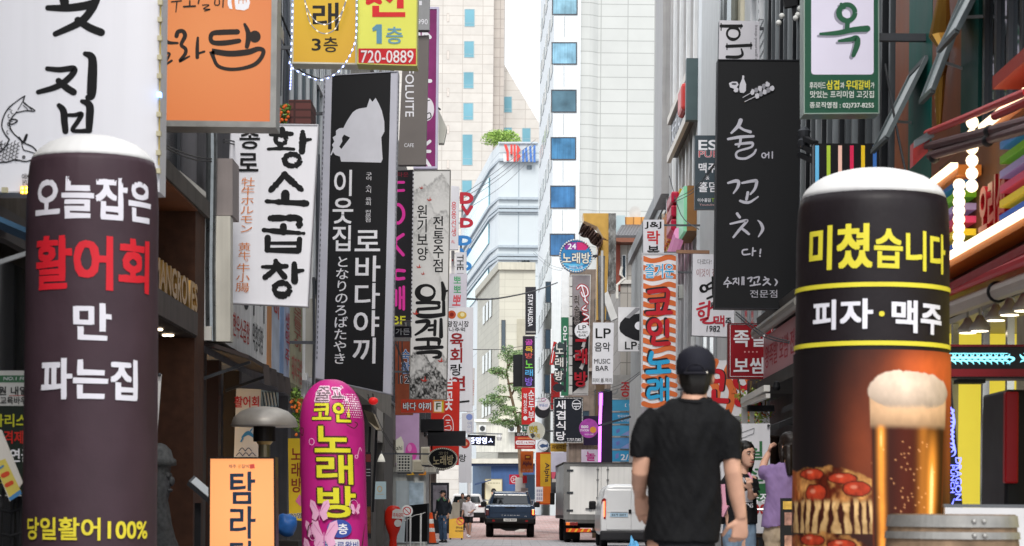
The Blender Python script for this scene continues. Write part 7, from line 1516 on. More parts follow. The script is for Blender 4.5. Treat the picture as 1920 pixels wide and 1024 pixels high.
# beer and pizza column
Zc = 11.4
r, S = column('tall black inflatable column printed with a beer glass and a pizza slice', 1632, Zc, 142, [(yb(Zc), 140), (1200, 143), (1024, 143), (600, 142.5), (450, 142), (405, 140), (388, 138.5), (370, 134.5)], [(370, 134.5), (360, 130), (352, 125), (345, 118), (338, 110), (330, 97), (322, 76), (316, 52), (313, 28), (312, 6)], mat('#1b1518', .5, 0, 0, .14, 5, .35), mat('#cfcecd', .55, var=.04), fold=.006, seed=5)
C2 = mat('#d2c63a', .5)
T(r, '미쳤', (1501, 419, 1630, 499), None, C2, .03, surf=S, L=10, fat=.016); T(r, '습니다', (1636, 430, 1796, 502), None, C2, .03, surf=S, L=10, slope=.03, fat=.014)
for y in (531, 640): put(r, [(1634 + 9 * i, y + s * 4.2) for s in (-1, 1) for i in range(-30, 31)], [(i, i + 1, i + 62, i + 61) for i in range(60)], None, C2, 'yellow_line', surf=S)
C3 = mat('#d9d7de', .5)
T(r, '피자', (1515, 559, 1632, 612), None, C3, .03, surf=S, L=10, fat=.016); shape(r, ringpts(1649, 586, 5, 5)[:-1], None, C2, 'dot', surf=S); T(r, '맥주', (1668, 562, 1778, 619), None, C3, .03, surf=S, L=10, slope=.03, fat=.016)
def beer(u, v):
    ux = 1634 - 216 + 432 * u; x = 1634 + 142 * np.sin((ux - 1634) / 142); y = 652 + (1240 - 652) * v
    A = lambda h: np.array(lin(h)); n1 = fbm(u * 2, v, 7, 5, 31); n2 = fbm(u * 2, v, 24, 4, 32); n3 = fbm(u * 2, v, 14, 4, 33)
    ss = lambda a, b_, q: np.clip((q - a) / (b_ - a), 0, 1) ** 2 * (3 - 2 * np.clip((q - a) / (b_ - a), 0, 1))
    c = np.ones(u.shape + (3,)) * A('#141012')
    def mix(m, col):
        nonlocal c
        m = np.clip(m, 0, 1)[..., None]; c = c * (1 - m) + col * m
    g = np.exp(-(((x - 1730) / 62) ** 2 + ((y - 690) / 50) ** 2)) + .28 * np.exp(-(((x - 1622) / 42) ** 2 + ((y - 830) / 130) ** 2)) + .5 * np.exp(-((x - 1775) / 14) ** 2) * np.exp(-((y - 780) / 160) ** 2)
    c = c + np.clip(g, 0, 1)[..., None] * np.array((.62, .11, .02)) * (.75 + .5 * n1[..., None])
    def pizza(y0, h):
        top = y0 + 16 - 18 * np.sin(np.clip((x - 1492) / 150, 0, 1) * np.pi) + ((x - 1500) * .12) + 16 * (n3 - .5)
        m = ss(0, 5, y - top) * ss(1640, 1634, x) * ss(1488, 1494, x) * (y < y0 + h)
        t = np.clip((y - top) / 70, 0, 1.6)
        mix(m, (A('#5e1d08') * (1.3 - n2[..., None]) + A('#e3a85e') * (n2 * ss(.35, .6, n1))[..., None] * 1.5) * (.55 + .6 * t[..., None]))
        mix(m * ss(1512, 1497, x + 20 * (n3 - .5)), A('#9a4a1c') * (.2 + 1.5 * n2[..., None]))
        for px, py, rx, ry in ((1530, 22, 21, 11), (1583, 30, 25, 10), (1536, 58, 19, 17), (1608, 50, 24, 14)):
            d = ((x - px) / rx) ** 2 + ((y - y0 - py) / ry) ** 2 + .7 * (n3 - .5)
            mix(m * ss(1.25, 1.0, d), A('#2e0a06')); mix(m * ss(1.0, .75, d), A('#b03a20') * (.25 + 1.3 * n2[..., None]) * (1.1 - .4 * d[..., None])); mix(m * ss(.12, 0, ((x - px + 5) / rx) ** 2 + ((y - y0 - py + 4) / ry) ** 2) * .5, A('#e8a080'))
        dr = m * ss(y0 + 66, y0 + 80, y + 14 * (n3 - .5)) ; mix(dr, A('#3a140a') * (.5 + n2[..., None]))
        w = np.abs(np.sin(x * .21 + 2.6 * n1 + .012 * (y - y0) * np.sin(x * .05))); st = ss(.62, .9, w + .25 * (n2 - .5) + .35 * ss(y0 + 92, y0 + 70, y) + .3 * ss(y0 + 104, y0 + 124, y))
        mix(dr * st, (A('#c98a48') * .5 + A('#f0d8a0') * .7 * n2[..., None]) * (1.1 - .35 * ss(y0 + 75, y0 + 125, y)[..., None]))
    pizza(862, 134); pizza(986, 150); mix(ss(1120, 1150, y), A('#1a100e'))
    L = 1630 + (y - 790) * .028; R_ = 1764 - (y - 790) * .026; t = (x - L) / (R_ - L); q = np.abs(t - .5)
    gl = ss(.50, .485, q) * ss(780, 792, y) * ss(1062, 1056, y)
    gold = .9 * np.exp(-((t - .14) / .05) ** 2) * (.6 + .8 * n1) + 1.2 * np.exp(-((t - .83) / .06) ** 2) * ss(770, 900, y) + .35 * np.exp(-((t - .70) / .07) ** 2)
    bc = A('#2a0b05') + .25 * np.exp(-((t - .48) / .2) ** 2)[..., None] * A('#7a2a0c') + gold[..., None] * np.array((1.0, .36, .045)) + ss(.9, 1.2, gold)[..., None] * np.array((.2, .4, .25))
    rb = np.random.RandomState(9); bub = np.zeros(u.shape)
    for _ in range(70):
        bx, by = 1697 + rb.randn() * 24, rb.uniform(815, 1040); bub = np.maximum(bub, ss(2.2, .6, np.hypot(x - bx, y - by)))
    mix(gl, bc + bub[..., None] * np.array((.5, .24, .1))); mix(gl * ss(.465, .49, q), A('#6b2c10')); mix(gl * ss(1046, 1052, y), A('#f0b850'))
    fo = ss(.505, .49, q) * ss(728, 740, y) * ss(802, 788, y + 5 * (n3 - .5))
    mix(fo, A('#e0b48a') * (.78 + .35 * n3[..., None]) * (1.05 - .55 * ss(755, 800, y)[..., None]) * (1.08 - 1.1 * q[..., None] ** 2))
    hd = ((x - 1697) / (72 + 10 * (n1 - .5))) ** 2 + ((y - 728) / (40 + 16 * (n3 - .5))) ** 2
    mix(ss(1.04, .93, hd) * ss(764, 750, y + 12 * (n3 - .5)), A('#ecd2ba') * (.72 + .42 * n3[..., None]) * (1.1 - .5 * ss(700, 765, y)[..., None]) * (1.05 - .35 * np.abs(x - 1690)[..., None] / 72))
    return c
printgrid(r, (1418, 652, 1850, 1240), 230, 300, beer, surf=S)
# pink karaoke column
Zc = 18.0
PKF = mat('#b5247a', .4, 0, 0, .03, 3)
r, S = column('short pink inflatable column with yellow brown-edged characters and butterflies', 634, Zc, 60.5, [(yb(Zc), 60), (1100, 61), (1024, 61.5), (860, 61), (795, 60.5), (778, 58.5), (762, 55.5), (748, 50), (735, 42), (725, 32), (718, 21), (715, 11), (717, 3)], None, PKF, None, lean=-.033, fold=.035, seed=3)
Y1 = mat('#d6cf2f', .45); B1 = mat('#4a2a26', .5)
S0 = S; S = lambda x, y, e: S0(x + 4, y, e)
kw = dict(surf=S, L=6)
T(r, '코인', (592, 757, 666, 794), None, Y1, .03, fat=.012, out=(.10, B1), **kw); T(r, '노', (598, 804, 662, 850), None, Y1, .03, fat=.012, out=(.10, B1), **kw); T(r, '래', (601, 857, 666, 910), None, Y1, .03, fat=.012, out=(.10, B1), **kw); T(r, '방', (602, 916, 670, 972), None, Y1, .03, fat=.012, out=(.10, B1), **kw)
T(r, '쥴피', (592, 727, 664, 756), None, mat('#6b5a60', .5), .03, out=(.09, mat('#e8c7d8', .5)), **kw)
shape(r, ringpts(639, 994, 22, 17, 28)[:-1], None, mat('#3a4fa0', .45), 'blue_oval', surf=S, L=6); T(r, '3층', (626, 985, 653, 1004), None, WIN, .03, **kw)
shape(r, rrect(603, 1014, 676, 1048, 4), None, mat('#d9d4dc', .5), 'white_label', surf=S, L=6); T(r, '대학로왕비', (606, 1018, 673, 1032), None, mat('#2c3f8f', .5), .03, **kw); T(r, '코인노래방', (608, 1035, 671, 1045), None, mat('#b3287d', .5), .03, **kw)
BF = mat('#e2a9c8', .45); BF2 = mat('#c978a8', .45)
for x, y, s in ((604, 966, 1.0), (588, 1000, .8), (612, 1012, 1.3), (640, 1060, 1.0), (668, 960, .5), (590, 1040, 1.1)):
    for sx in (-1, 1):
        shape(r, [(x, y), (x + sx * 8 * s, y - 22 * s), (x + sx * 17 * s, y - 26 * s), (x + sx * 19 * s, y - 14 * s), (x + sx * 13 * s, y - 1 * s), (x + sx * 15 * s, y + 9 * s), (x + sx * 7 * s, y + 14 * s)], None, BF, 'butterfly_pattern', surf=S, L=6)
    strokes(r, [([(x, y - 8 * s), (x, y + 12 * s)], 1.8 * s)] + [([(x + sx * 3 * s, y - 4 * s), (x + sx * 14 * s, y - 20 * s)], .8 * s) for sx in (-1, 1)], None, BF2, 'butterfly_pattern', surf=S, cut=5)
v = []; fc = []
for i in range(9):
    for j in range(11):
        x, y = 651 + i * 4.6 + (j % 2) * 2.3, 742 + j * 4.3; q = max(0, 2.0 - .14 * abs(x - 676) ** .9 * .3 - abs(y - 760) * .035)
        if q > .3:
            k = len(v); v += [(x + q * math.cos(t), y + q * math.sin(t)) for t in [a * math.pi / 3 for a in range(6)]]; fc.append(tuple(range(k, k + 6)))
put(r, v, fc, None, mat('#ecd3e2', .5), 'halftone_pattern', surf=S)
strokes(r, [(ringpts(594, 832, 5, 6, 12), 1.2), (ringpts(672, 859, 3, 3, 10), 1.4), ([(674, 858), (680, 842), (684, 848)], 1.4), (ringpts(664, 950, 8, 10, 14), .8), (ringpts(592, 1010, 6, 6, 12), 1)], None, BF, 'bubble_pattern', surf=S, cut=5)
strokes(r, [([(568, 815), (574, 820), (576, 808), (570, 806)], 2), ([(655, 800), (668, 806), (676, 798), (670, 794)], 2), ([(580, 1008), (584, 990), (592, 984)], 2), ([(678, 1030), (684, 1000), (688, 985)], [3, 2, 1])], None, B1, 'swirl_pattern', surf=S, cut=5)
# ================================================================ vehicles (x across, y forward, z up; the rear faces the camera)
def prof_loft(mb, secs, y0=None):
    """secs: (y, [(x,z)...]) half sections, mirrored"""
    rs = []
    for y, h in secs: rs.append([Vector((x, y, z)) for x, z in h] + [Vector((-x, y, z)) for x, z in reversed(h)])
    return mb.rings(rs)
def place(r, rot=0):
    r.rotation_euler.z = rot
class Car:
    def __init__(s, name, label, cat, loc): s.r = thing(name, label, cat, loc); s.o = Vector(loc)
    def mb(s): b = MB(); return b
    def part(s, name, b, m, bevel=0, smooth=False, parent=None):
        b.v = [p + s.o for p in b.v]; return b.build(name, m, parent or s.r, smooth, bevel)
    def bx(s, name, q, m, bevel=0, parent=None): return s.part(name, MB().box(*q), m, bevel, parent=parent)
    def wheel(s, x, y, rad, w, dual=False):
        b = MB(); n = 28; pr = [(rad - .05, -w / 2), (rad - .01, -w / 2 + .03), (rad, -w / 4), (rad, w / 4), (rad - .01, w / 2 - .03), (rad - .05, w / 2), (rad * .62, w / 2), (rad * .62, -w / 2)]
        rs = [[Vector((x + px, y + math.cos(t) * q, rad + math.sin(t) * q)) for t in [2 * math.pi * k / n for k in range(n)]] for q, px in pr]
        b.rings(rs + [rs[0]], cap=False); o = s.part('wheel', b, mat('#17171a', .8, var=.2, scale=20), smooth=True)
        b = MB(); b.rings([[Vector((x + px, y + math.cos(t) * q, rad + math.sin(t) * q)) for t in [2 * math.pi * k / n for k in range(n)]] for q, px in ((rad * .63, -w / 2 + .03), (rad * .2, -w / 2 + .05), (rad * .2, w / 2 - .05), (rad * .63, w / 2 - .03))]); s.part('rim', b, mat('#6f7276', .35, .8), smooth=False, parent=o)
    def text(s, t, q, y, m, off=.02):
        x0, x1, z0, z1 = q
        return T(s.r, t, (0, 0, 100, 100), None, m, off, surf=lambda a, c, e: s.o + Vector((x0 + (x1 - x0) * a / 100, y - e, z1 - (z1 - z0) * c / 100)))
TYB = mat('#121214', .6, var=.2); CAR_GLASS = glassmat('#0d1215', .04)
# --- dark blue pickup
f = 85 / F
p = Car('pickup_truck', 'dark blue double-cab pickup seen from behind with one tail lamp lit', 'pickup truck', (W(965, 0, 85).x, 85, 0))
PB = mat('#22344a', .22, .35, 0, .05, 2, spec=.6)
b = MB(); prof_loft(b, [(0, [(.86, .72), (.965, .80), (.985, 1.02), (.955, 1.24), (.92, 1.29)]), (.35, [(.90, .60), (.98, .75), (1.0, 1.02), (.965, 1.26), (.93, 1.31)]), (4.0, [(.90, .55), (.98, .72), (1.0, 1.02), (.965, 1.24), (.9, 1.29)]), (5.1, [(.85, .55), (.93, .7), (.94, 1.0), (.88, 1.14), (.8, 1.2)])]); p.part('body', b, PB, .03)
b = MB(); prof_loft(b, [(1.45, [(.86, 1.28), (.84, 1.33), (.78, 1.56), (.70, 1.76), (.62, 1.80)]), (1.9, [(.87, 1.28), (.85, 1.36), (.79, 1.6), (.70, 1.83), (.6, 1.86)]), (3.1, [(.87, 1.28), (.85, 1.36), (.79, 1.6), (.70, 1.82), (.6, 1.85)]), (3.9, [(.86, 1.22), (.84, 1.26), (.80, 1.28), (.74, 1.30), (.7, 1.31)])]); p.part('cab', b, PB, .02)
b = MB(); b.prism([(-.72, 1.40, 1.36), (.72, 1.40, 1.36), (.66, 1.46, 1.70), (.60, 1.48, 1.745), (-.60, 1.48, 1.745), (-.66, 1.46, 1.70)], (0, -.02, 0)); p.part('rear_window', b, CAR_GLASS)
for sx in (-1, 1):
    b = MB(); b.prism([(sx * .865, 1.65, 1.38), (sx * .87, 3.4, 1.38), (sx * .76, 3.0, 1.75), (sx * .755, 1.9, 1.75)], (sx * .01, 0, 0)); p.part('side_window', b, CAR_GLASS)
    b = MB(); b.box(min(sx * .72, sx * .64), max(sx * .72, sx * .64), 1.7, 3.2, 1.84, 1.88); p.part('roof_rail', b, ALU)
    b = MB(); b.box(sx * 1.1 - .12, sx * 1.1 + .12, 3.2, 3.3, 1.22, 1.44); p.part('mirror', b, TYB, .04)
    for y in (1.0, 4.2): b = MB(); b.box(min(sx * .9, sx * 1.02), max(sx * .9, sx * 1.02), y - .55, y + .55, .5, .92); p.part('fender_cladding', b, TYB, .06)
    b = MB(); b.box(min(sx * .84, sx * .985), max(sx * .84, sx * .985), -.03, .2, .87, 1.14); tl = p.part('tail_lamp', b, mat('#4a1014', .15, spec=.8), .03)
    if sx > 0:
        b = MB(); b.box(.88, .94, -.036, -.031, .92, 1.12); b.box(.94, .955, -.036, -.031, .92, .94); p.part('lit_lamp', b, mat('#ff5a28', .3, em=4), parent=tl)
    p.bx('reflector', (sx * .66 - .05, sx * .66 + .05, -.115, -.10, .63, .70), mat('#7a1418', .2))
p.bx('tailgate', (-.83, .83, -.02, .04, .76, 1.27), PB, .025)
p.bx('gate_handle', (-.22, .22, -.03, -.012, 1.16, 1.22), TYB, .01); p.bx('gate_crease', (-.80, .80, -.03, -.018, .985, 1.0), mat('#17263a', .3, .3))
p.bx('silver_strip', (-.80, .80, 1.33, 1.40, 1.30, 1.335), CHR)
for sx in (-1, 1): p.bx('rail_cap', (sx * .76 - .12, sx * .76 + .12, -.01, .06, 1.272, 1.295), mat('#9fb4c4', .4, .3))
p.bx('bumper', (-.98, .98, -.10, .15, .56, .77), TYB, .04); p.bx('underbody', (-.7, .7, .2, 4.6, .34, .58), TYB, .02)
b = MB(); b.prism([(-.45, .1, .36), (-.15, .1, .26), (.15, .1, .26), (.45, .1, .36)], (0, .4, .05)); p.part('hitch_guard', b, TYB)
p.bx('plate', (-.26, .26, -.115, -.102, .645, .755), mat('#c9cbc9', .5)); p.text('203모 8559', (-.22, .22, .665, .74), -.115, INK, .02)
b = MB(); p.text('T A S M A N', (-.36, .36, .86, .905), -.02, CHR, .03)
p.text('4WD', (.56, .66, .84, .87), -.02, CHR, .02)
for sx in (-1, 1):
    for y in (1.0, 4.2): p.wheel(sx * .83, y, .40, .28)
# --- white suv farther up the street
g = gz(112)
s_ = Car('suv', 'white suv with dark red tail lamps beyond the woman in white', 'car', (-2.38, 112, g))
SW = mat('#d6d6d6', .25, 0, 0, .03, spec=.6)
b = MB(); prof_loft(b, [(0, [(.82, .45), (.92, .55), (.93, .85), (.88, .98)]), (.6, [(.85, .4), (.94, .55), (.95, .9), (.9, 1.0)]), (4.3, [(.8, .4), (.9, .55), (.88, .85), (.8, .9)])]); s_.part('body', b, SW, .05)
b = MB(); prof_loft(b, [(.1, [(.88, .97), (.84, 1.05), (.70, 1.45), (.6, 1.48)]), (.9, [(.9, .97), (.86, 1.05), (.71, 1.5), (.6, 1.54)]), (2.4, [(.9, .97), (.86, 1.05), (.7, 1.48), (.6, 1.52)]), (3.2, [(.85, .9), (.82, .92), (.78, .95), (.7, .97)])]); s_.part('cabin', b, SW, .03)
b = MB(); b.prism([(-.74, .06, 1.07), (.74, .06, 1.07), (.64, .09, 1.40), (-.64, .09, 1.40)], (0, -.02, 0)); s_.part('rear_window', b, CAR_GLASS)
for sx in (-1, 1):
    b = MB(); b.box(min(sx * .6, sx * .92), max(sx * .6, sx * .92), -.04, .15, .84, .96); s_.part('tail_lamp', b, mat('#6a1218', .2, spec=.7), .03)
    for y in (.85, 3.5): s_.wheel(sx * .8, y, .36, .24)
s_.bx('bumper', (-.94, .94, -.08, .15, .28, .56), TYB, .04); s_.bx('plate', (-.26, .26, -.05, -.03, .66, .77), mat('#cfd1cf', .5))
# --- box truck
t = Car('box_truck', 'white box truck with grey steel frame and double rear doors', 'truck', (W(1135, 0, 72).x, 72, 0))
TG = mat('#8d8c8a', .4, .5, 0, .1, 3, streak=.15); TW = mat('#eae8e4', .4, 0, 0, .04, 1.5, streak=.08)
t.bx('cargo_box', (-1.25, 1.25, .03, 6.2, .80, 2.66), mat('#a3a3a2', .35, .4, 0, .1, 2, streak=.15), .02)
b = MB(); b.box(-1.26, 1.26, -.02, .03, 2.58, 2.68); b.box(-1.26, 1.26, -.02, .03, .78, .95); b.box(-1.26, -1.06, -.018, .03, .951, 2.579); b.box(1.16, 1.26, -.018, .03, .951, 2.579); t.part('rear_frame', b, TG)
t.bx('door', (-1.055, -.005, -.012, .028, .955, 2.575), TW, .01); t.bx('door', (.005, 1.155, -.012, .028, .955, 2.575), TW, .01)
for x in (-.12, .22): t.part('lock_rod', MB().tube([(x, -.04, .93), (x, -.04, 2.6)], .016, 8), ALU); [t.bx('rod_bracket', (x - .04, x + .04, -.05, -.013, z, z + .05), TG) for z in (1.0, 1.5, 2.1, 2.45)]
for z in (1.05, 1.65, 2.4): t.bx('hinge', (-1.16, -.94, -.04, -.02, z, z + .07), DF, .008); t.bx('hinge', (1.02, 1.22, -.04, -.02, z, z + .07), DF, .008)
for x in (-.5, .28): t.bx('handle', (x - .02, x + .34, -.06, -.04, 1.13, 1.17), DF); t.bx('handle_base', (x + .1, x + .2, -.045, -.013, 1.07, 1.25), ALU, .01)
t.bx('roof_lip', (-1.28, 1.28, -.05, 6.2, 2.681, 2.72), mat('#5a5654', .5, .3))
b = MB(); b.box(-.9, .9, .3, 6.5, .5, .78); t.part('chassis', b, TYB)
t.bx('rear_beam', (-1.2, 1.2, -.02, .1, .66, .779), mat('#5f5d5b', .5, .3, streak=.3))
for sx in (-1, 1):
    l = t.bx('tail_lamp', (sx * .98 - .2, sx * .98 + .2, -.06, -.025, .58, .70), mat('#7a1c18', .2, spec=.7), .01); t.bx('amber_lens', (sx * .98 - .2 + (.0 if sx < 0 else .27), sx * .98 - .07 + (0 if sx < 0 else .27), -.07, -.062, .59, .69), mat('#d9702a', .25, em=.2), parent=l)
    bb = t.bx('stripe_board', (sx * .75 - .42, sx * .75 + .42, -.05, -.02, .36, .48), mat('#c9481e', .4, em=.08)); b = MB()
    for i in range(4): x = sx * .75 - .36 + i * .21; b.prism([(x, -.052, .365), (x + .07, -.052, .365), (x + .14, -.052, .475), (x + .07, -.052, .475)], (0, -.004, 0))
    t.part('stripe', b, mat('#e0b03a', .4), parent=bb)
    t.bx('mud_flap', (sx * .95 - .25, sx * .95 + .25, .75, .77, .1, .6), TYB)
    t.wheel(sx * 1.06, 1.3, .42, .24); t.wheel(sx * .76, 1.3, .42, .24); t.wheel(sx * 1.0, 5.6, .42, .26)
t.bx('plate', (-.1, .5, -.04, -.022, .47, .62), mat('#b8912e', .5)); t.text('80아 2513', (-.04, .44, .50, .58), -.04, INK, .02)
t.bx('bumper_bar', (-1.1, 1.1, .05, .15, .34, .42), TYB)
b = MB(); b.hexa([(-1.0, 6.3, .5), (1.0, 6.3, .5), (1.0, 8, .5), (-1.0, 8, .5), (-.98, 6.3, 2.2), (.98, 6.3, 2.2), (.9, 7.6, 2.2), (-.9, 7.6, 2.2)]); t.part('cab', b, mat('#c9cacb', .3), .05)
t.bx('side_rail', (-1.262, -1.252, .1, 6.1, .82, .92), DF); t.bx('mirror', (-1.42, -1.25, 7.0, 7.1, 1.3, 1.75), TYB, .03)
place(t.r, math.radians(1.4))
# --- white van
v = Car('van', 'white panel van with black mirror and bumper, half hidden behind the walking man', 'van', (W(1192, 0, 62).x, 62, 0))
VW = mat('#d9dadb', .22, 0, 0, .03, 1.5, spec=.6)
b = MB(); prof_loft(b, [(0, [(.80, .40), (.87, .48), (.885, .95), (.86, 1.25), (.76, 1.68), (.66, 1.78), (.5, 1.81)]), (.2, [(.85, .36), (.90, .48), (.91, .95), (.885, 1.25), (.79, 1.72), (.69, 1.83), (.5, 1.86)]), (3.6, [(.85, .36), (.90, .48), (.91, .95), (.885, 1.2), (.78, 1.7), (.67, 1.82), (.5, 1.85)]), (4.7, [(.8, .4), (.88, .5), (.86, .85), (.8, .95), (.7, 1.05), (.6, 1.08), (.5, 1.1)])]); v.part('body', b, VW, .04)
v.bx('rear_door', (-.72, -.003, -.025, .02, .52, 1.70), VW, .03); v.bx('rear_door', (.003, .72, -.025, .02, .52, 1.70), VW, .03)
v.bx('door_crease', (-.70, .70, -.034, -.024, 1.02, 1.035), mat('#b9babc', .4))
for sx in (-1, 1):
    b = MB(); b.prism([(sx * .74, -.03, .84), (sx * .86, .03, .84), (sx * .86, .03, 1.38), (sx * .80, -.01, 1.45), (sx * .74, -.03, 1.42)], (0, .05, 0)); tl = v.part('tail_lamp', b, mat('#8a1a1c', .2, spec=.7))
    b = MB(); b.prism([(sx * .765, -.045, .9), (sx * .80, -.035, .9), (sx * .80, -.035, 1.36), (sx * .765, -.045, 1.36)], (0, .01, 0)); v.part('lit_lamp', b, mat('#ff7a4a', .3, em=1.2), parent=tl)
    b = MB(); b.box(sx * 1.0 - .11, sx * 1.0 + .11, 3.4, 3.5, 1.12, 1.38); v.part('mirror', b, TYB, .05)
    for y in (.9, 3.8): v.wheel(sx * .76, y, .33, .22)
v.bx('bumper', (-.9, .9, -.09, .1, .22, .50), mat('#2a2a2d', .6), .05); v.bx('underbody', (-.7, .7, .1, 4.4, .18, .38), TYB)
v.bx('plate', (-.62, -.10, -.045, -.027, .905, 1.02), mat('#a9c3d6', .5)); v.text('83거 2077', (-.57, -.15, .925, 1.0), -.045, INK, .02)
v.bx('plate_lamp', (-.6, -.12, -.06, -.027, 1.04, 1.07), mat('#c9cacc', .4)); v.bx('handle', (-.08, .0, -.05, -.027, 1.0, 1.12), TYB, .01)
# --- traffic cone, yellow A-board, plastic bag
Z = 66.5; x = W(816.5, 0, Z).x; r = thing('traffic_cone', 'orange traffic cone with two pale reflective bands beside the worker', 'traffic cone', (x, Z, 0))
CO = mat('#d9501e', .5); hc = .98
MB().lathe((x, Z, .04), [(.185, 0), (.17, .05), (.045, hc - .06), (.035, hc - .04)], 28).build('body', CO, r, smooth=False)
for z0, z1 in ((.34, .46), (.60, .74)): q = lambda z: .17 - (.125) * (z - .05) / (hc - .11) + .004; MB().lathe((x, Z, .04), [(q(z0), z0), (q(z1), z1)], 28).build('band', mat('#d6d4d0', .3), r)
MB().box(x - .25, x + .25, Z - .25, Z + .25, 0, .04).build('base', mat('#2a2623', .7), r, bevel=.01)
Z = 77; c0, c1 = W(850, 0, Z).x, W(877, 0, Z).x
r = thing('a_frame_sign', 'yellow A-frame caution sign with a red prohibition ring', 'sign', ((c0 + c1) / 2, Z, 0))
YB = mat('#d9a52a', .5); zt = W(0, 966, Z).z
for s in (-1, 1):
    b = MB(); b.prism([(c0, Z + s * .25 + (.25), .06), (c1, Z + s * .25 + .25, .06), (c1, Z + .25 + s * .02, zt), (c0, Z + .25 + s * .02, zt)], (0, .03, 0)); b.build('panel', YB, r)
S = lambda X_, Y_, e: Vector(((X_ - 960) * Z / F, Z + .25 * (HY - Y_ + 48) / 42 * 1 - e - .02 if False else Z + .23 * max(0, min(1, ((CZ + (HY - Y_) * Z / F) - .06) / (zt - .06))) - e - .01, CZ + (HY - Y_) * Z / F))
strokes(r, [(ringpts(863, 978, 6.5, 6.5, 20), 1.6), ([(858.5, 974), (867.5, 982)], 1.5)], None, RED, 'prohibition_ring', surf=S)
T(r, '주차금지', (855, 988, 871, 992.5), None, INK, .02, surf=S); T(r, 'NO PARKING', (854, 995, 872, 998), None, INK, .02, surf=S); MB().bar((c0 + .1, Z + .25, zt), (c1 - .1, Z + .25, zt + .03), .03).build('handle', YB, r)
for x in (c0 + .03, c1 - .08): MB().box(x, x + .05, Z, Z + .06, 0, .06).build('foot', BLK, r); MB().box(x, x + .05, Z + .5, Z + .55, 0, .06).build('foot', BLK, r)
r = thing('plastic_bag', 'crumpled light blue plastic bag beside the van tyre', 'bag', (W(1196, 0, 30).x, 30, 0)); b = MB(); b.ball((W(1198, 0, 30).x, 30, .35), .10, .1, .34, 18, 12); o = b.build('bag', mat('#5fa6d6', .3, var=.2, scale=10, bump=.6), r, smooth=True)
for q in o.data.vertices: q.co *= 1 + .3 * noise.noise(q.co * 11)
# ================================================================ people
def fuse(name, mb, m, parent, voxel=.008, it=4, fn=None):
    """one continuous surface grown round overlapping limbs"""
    o0 = ORG[parent.name]
    me = bpy.data.meshes.new('t'); me.from_pydata([p - o0 for p in mb.v], [], mb.f)
    bm = bmesh.new(); bm.from_mesh(me); bmesh.ops.recalc_face_normals(bm, faces=bm.faces); bm.to_mesh(me); bm.free()
    o = bpy.data.objects.new('t', me); COL.objects.link(o)
    q = o.modifiers.new('r', 'REMESH'); q.mode = 'VOXEL'; q.voxel_size = voxel
    q = o.modifiers.new('s', 'SMOOTH'); q.factor = .5; q.iterations = it
    dg = bpy.context.evaluated_depsgraph_get(); dg.update()
    me2 = bpy.data.meshes.new_from_object(o.evaluated_get(dg)); bpy.data.objects.remove(o); bpy.data.meshes.remove(me)
    me2.name = name; me2.materials.clear(); me2.materials.append(m)
    if fn:
        nn = [v.normal.copy() for v in me2.vertices]
        for v, n in zip(me2.vertices, nn): v.co += fn(v.co + o0, n)
    me2.polygons.foreach_set('use_smooth', [True] * len(me2.polygons))
    o = bpy.data.objects.new(name, me2); COL.objects.link(o); o.parent = parent; ORG[o.name] = o0
    return o
SKIN = mat('#b88d76', .5, 0, 0, .13, 14, bump=.15); HAIR = mat('#15120f', .45, var=.2, scale=30)
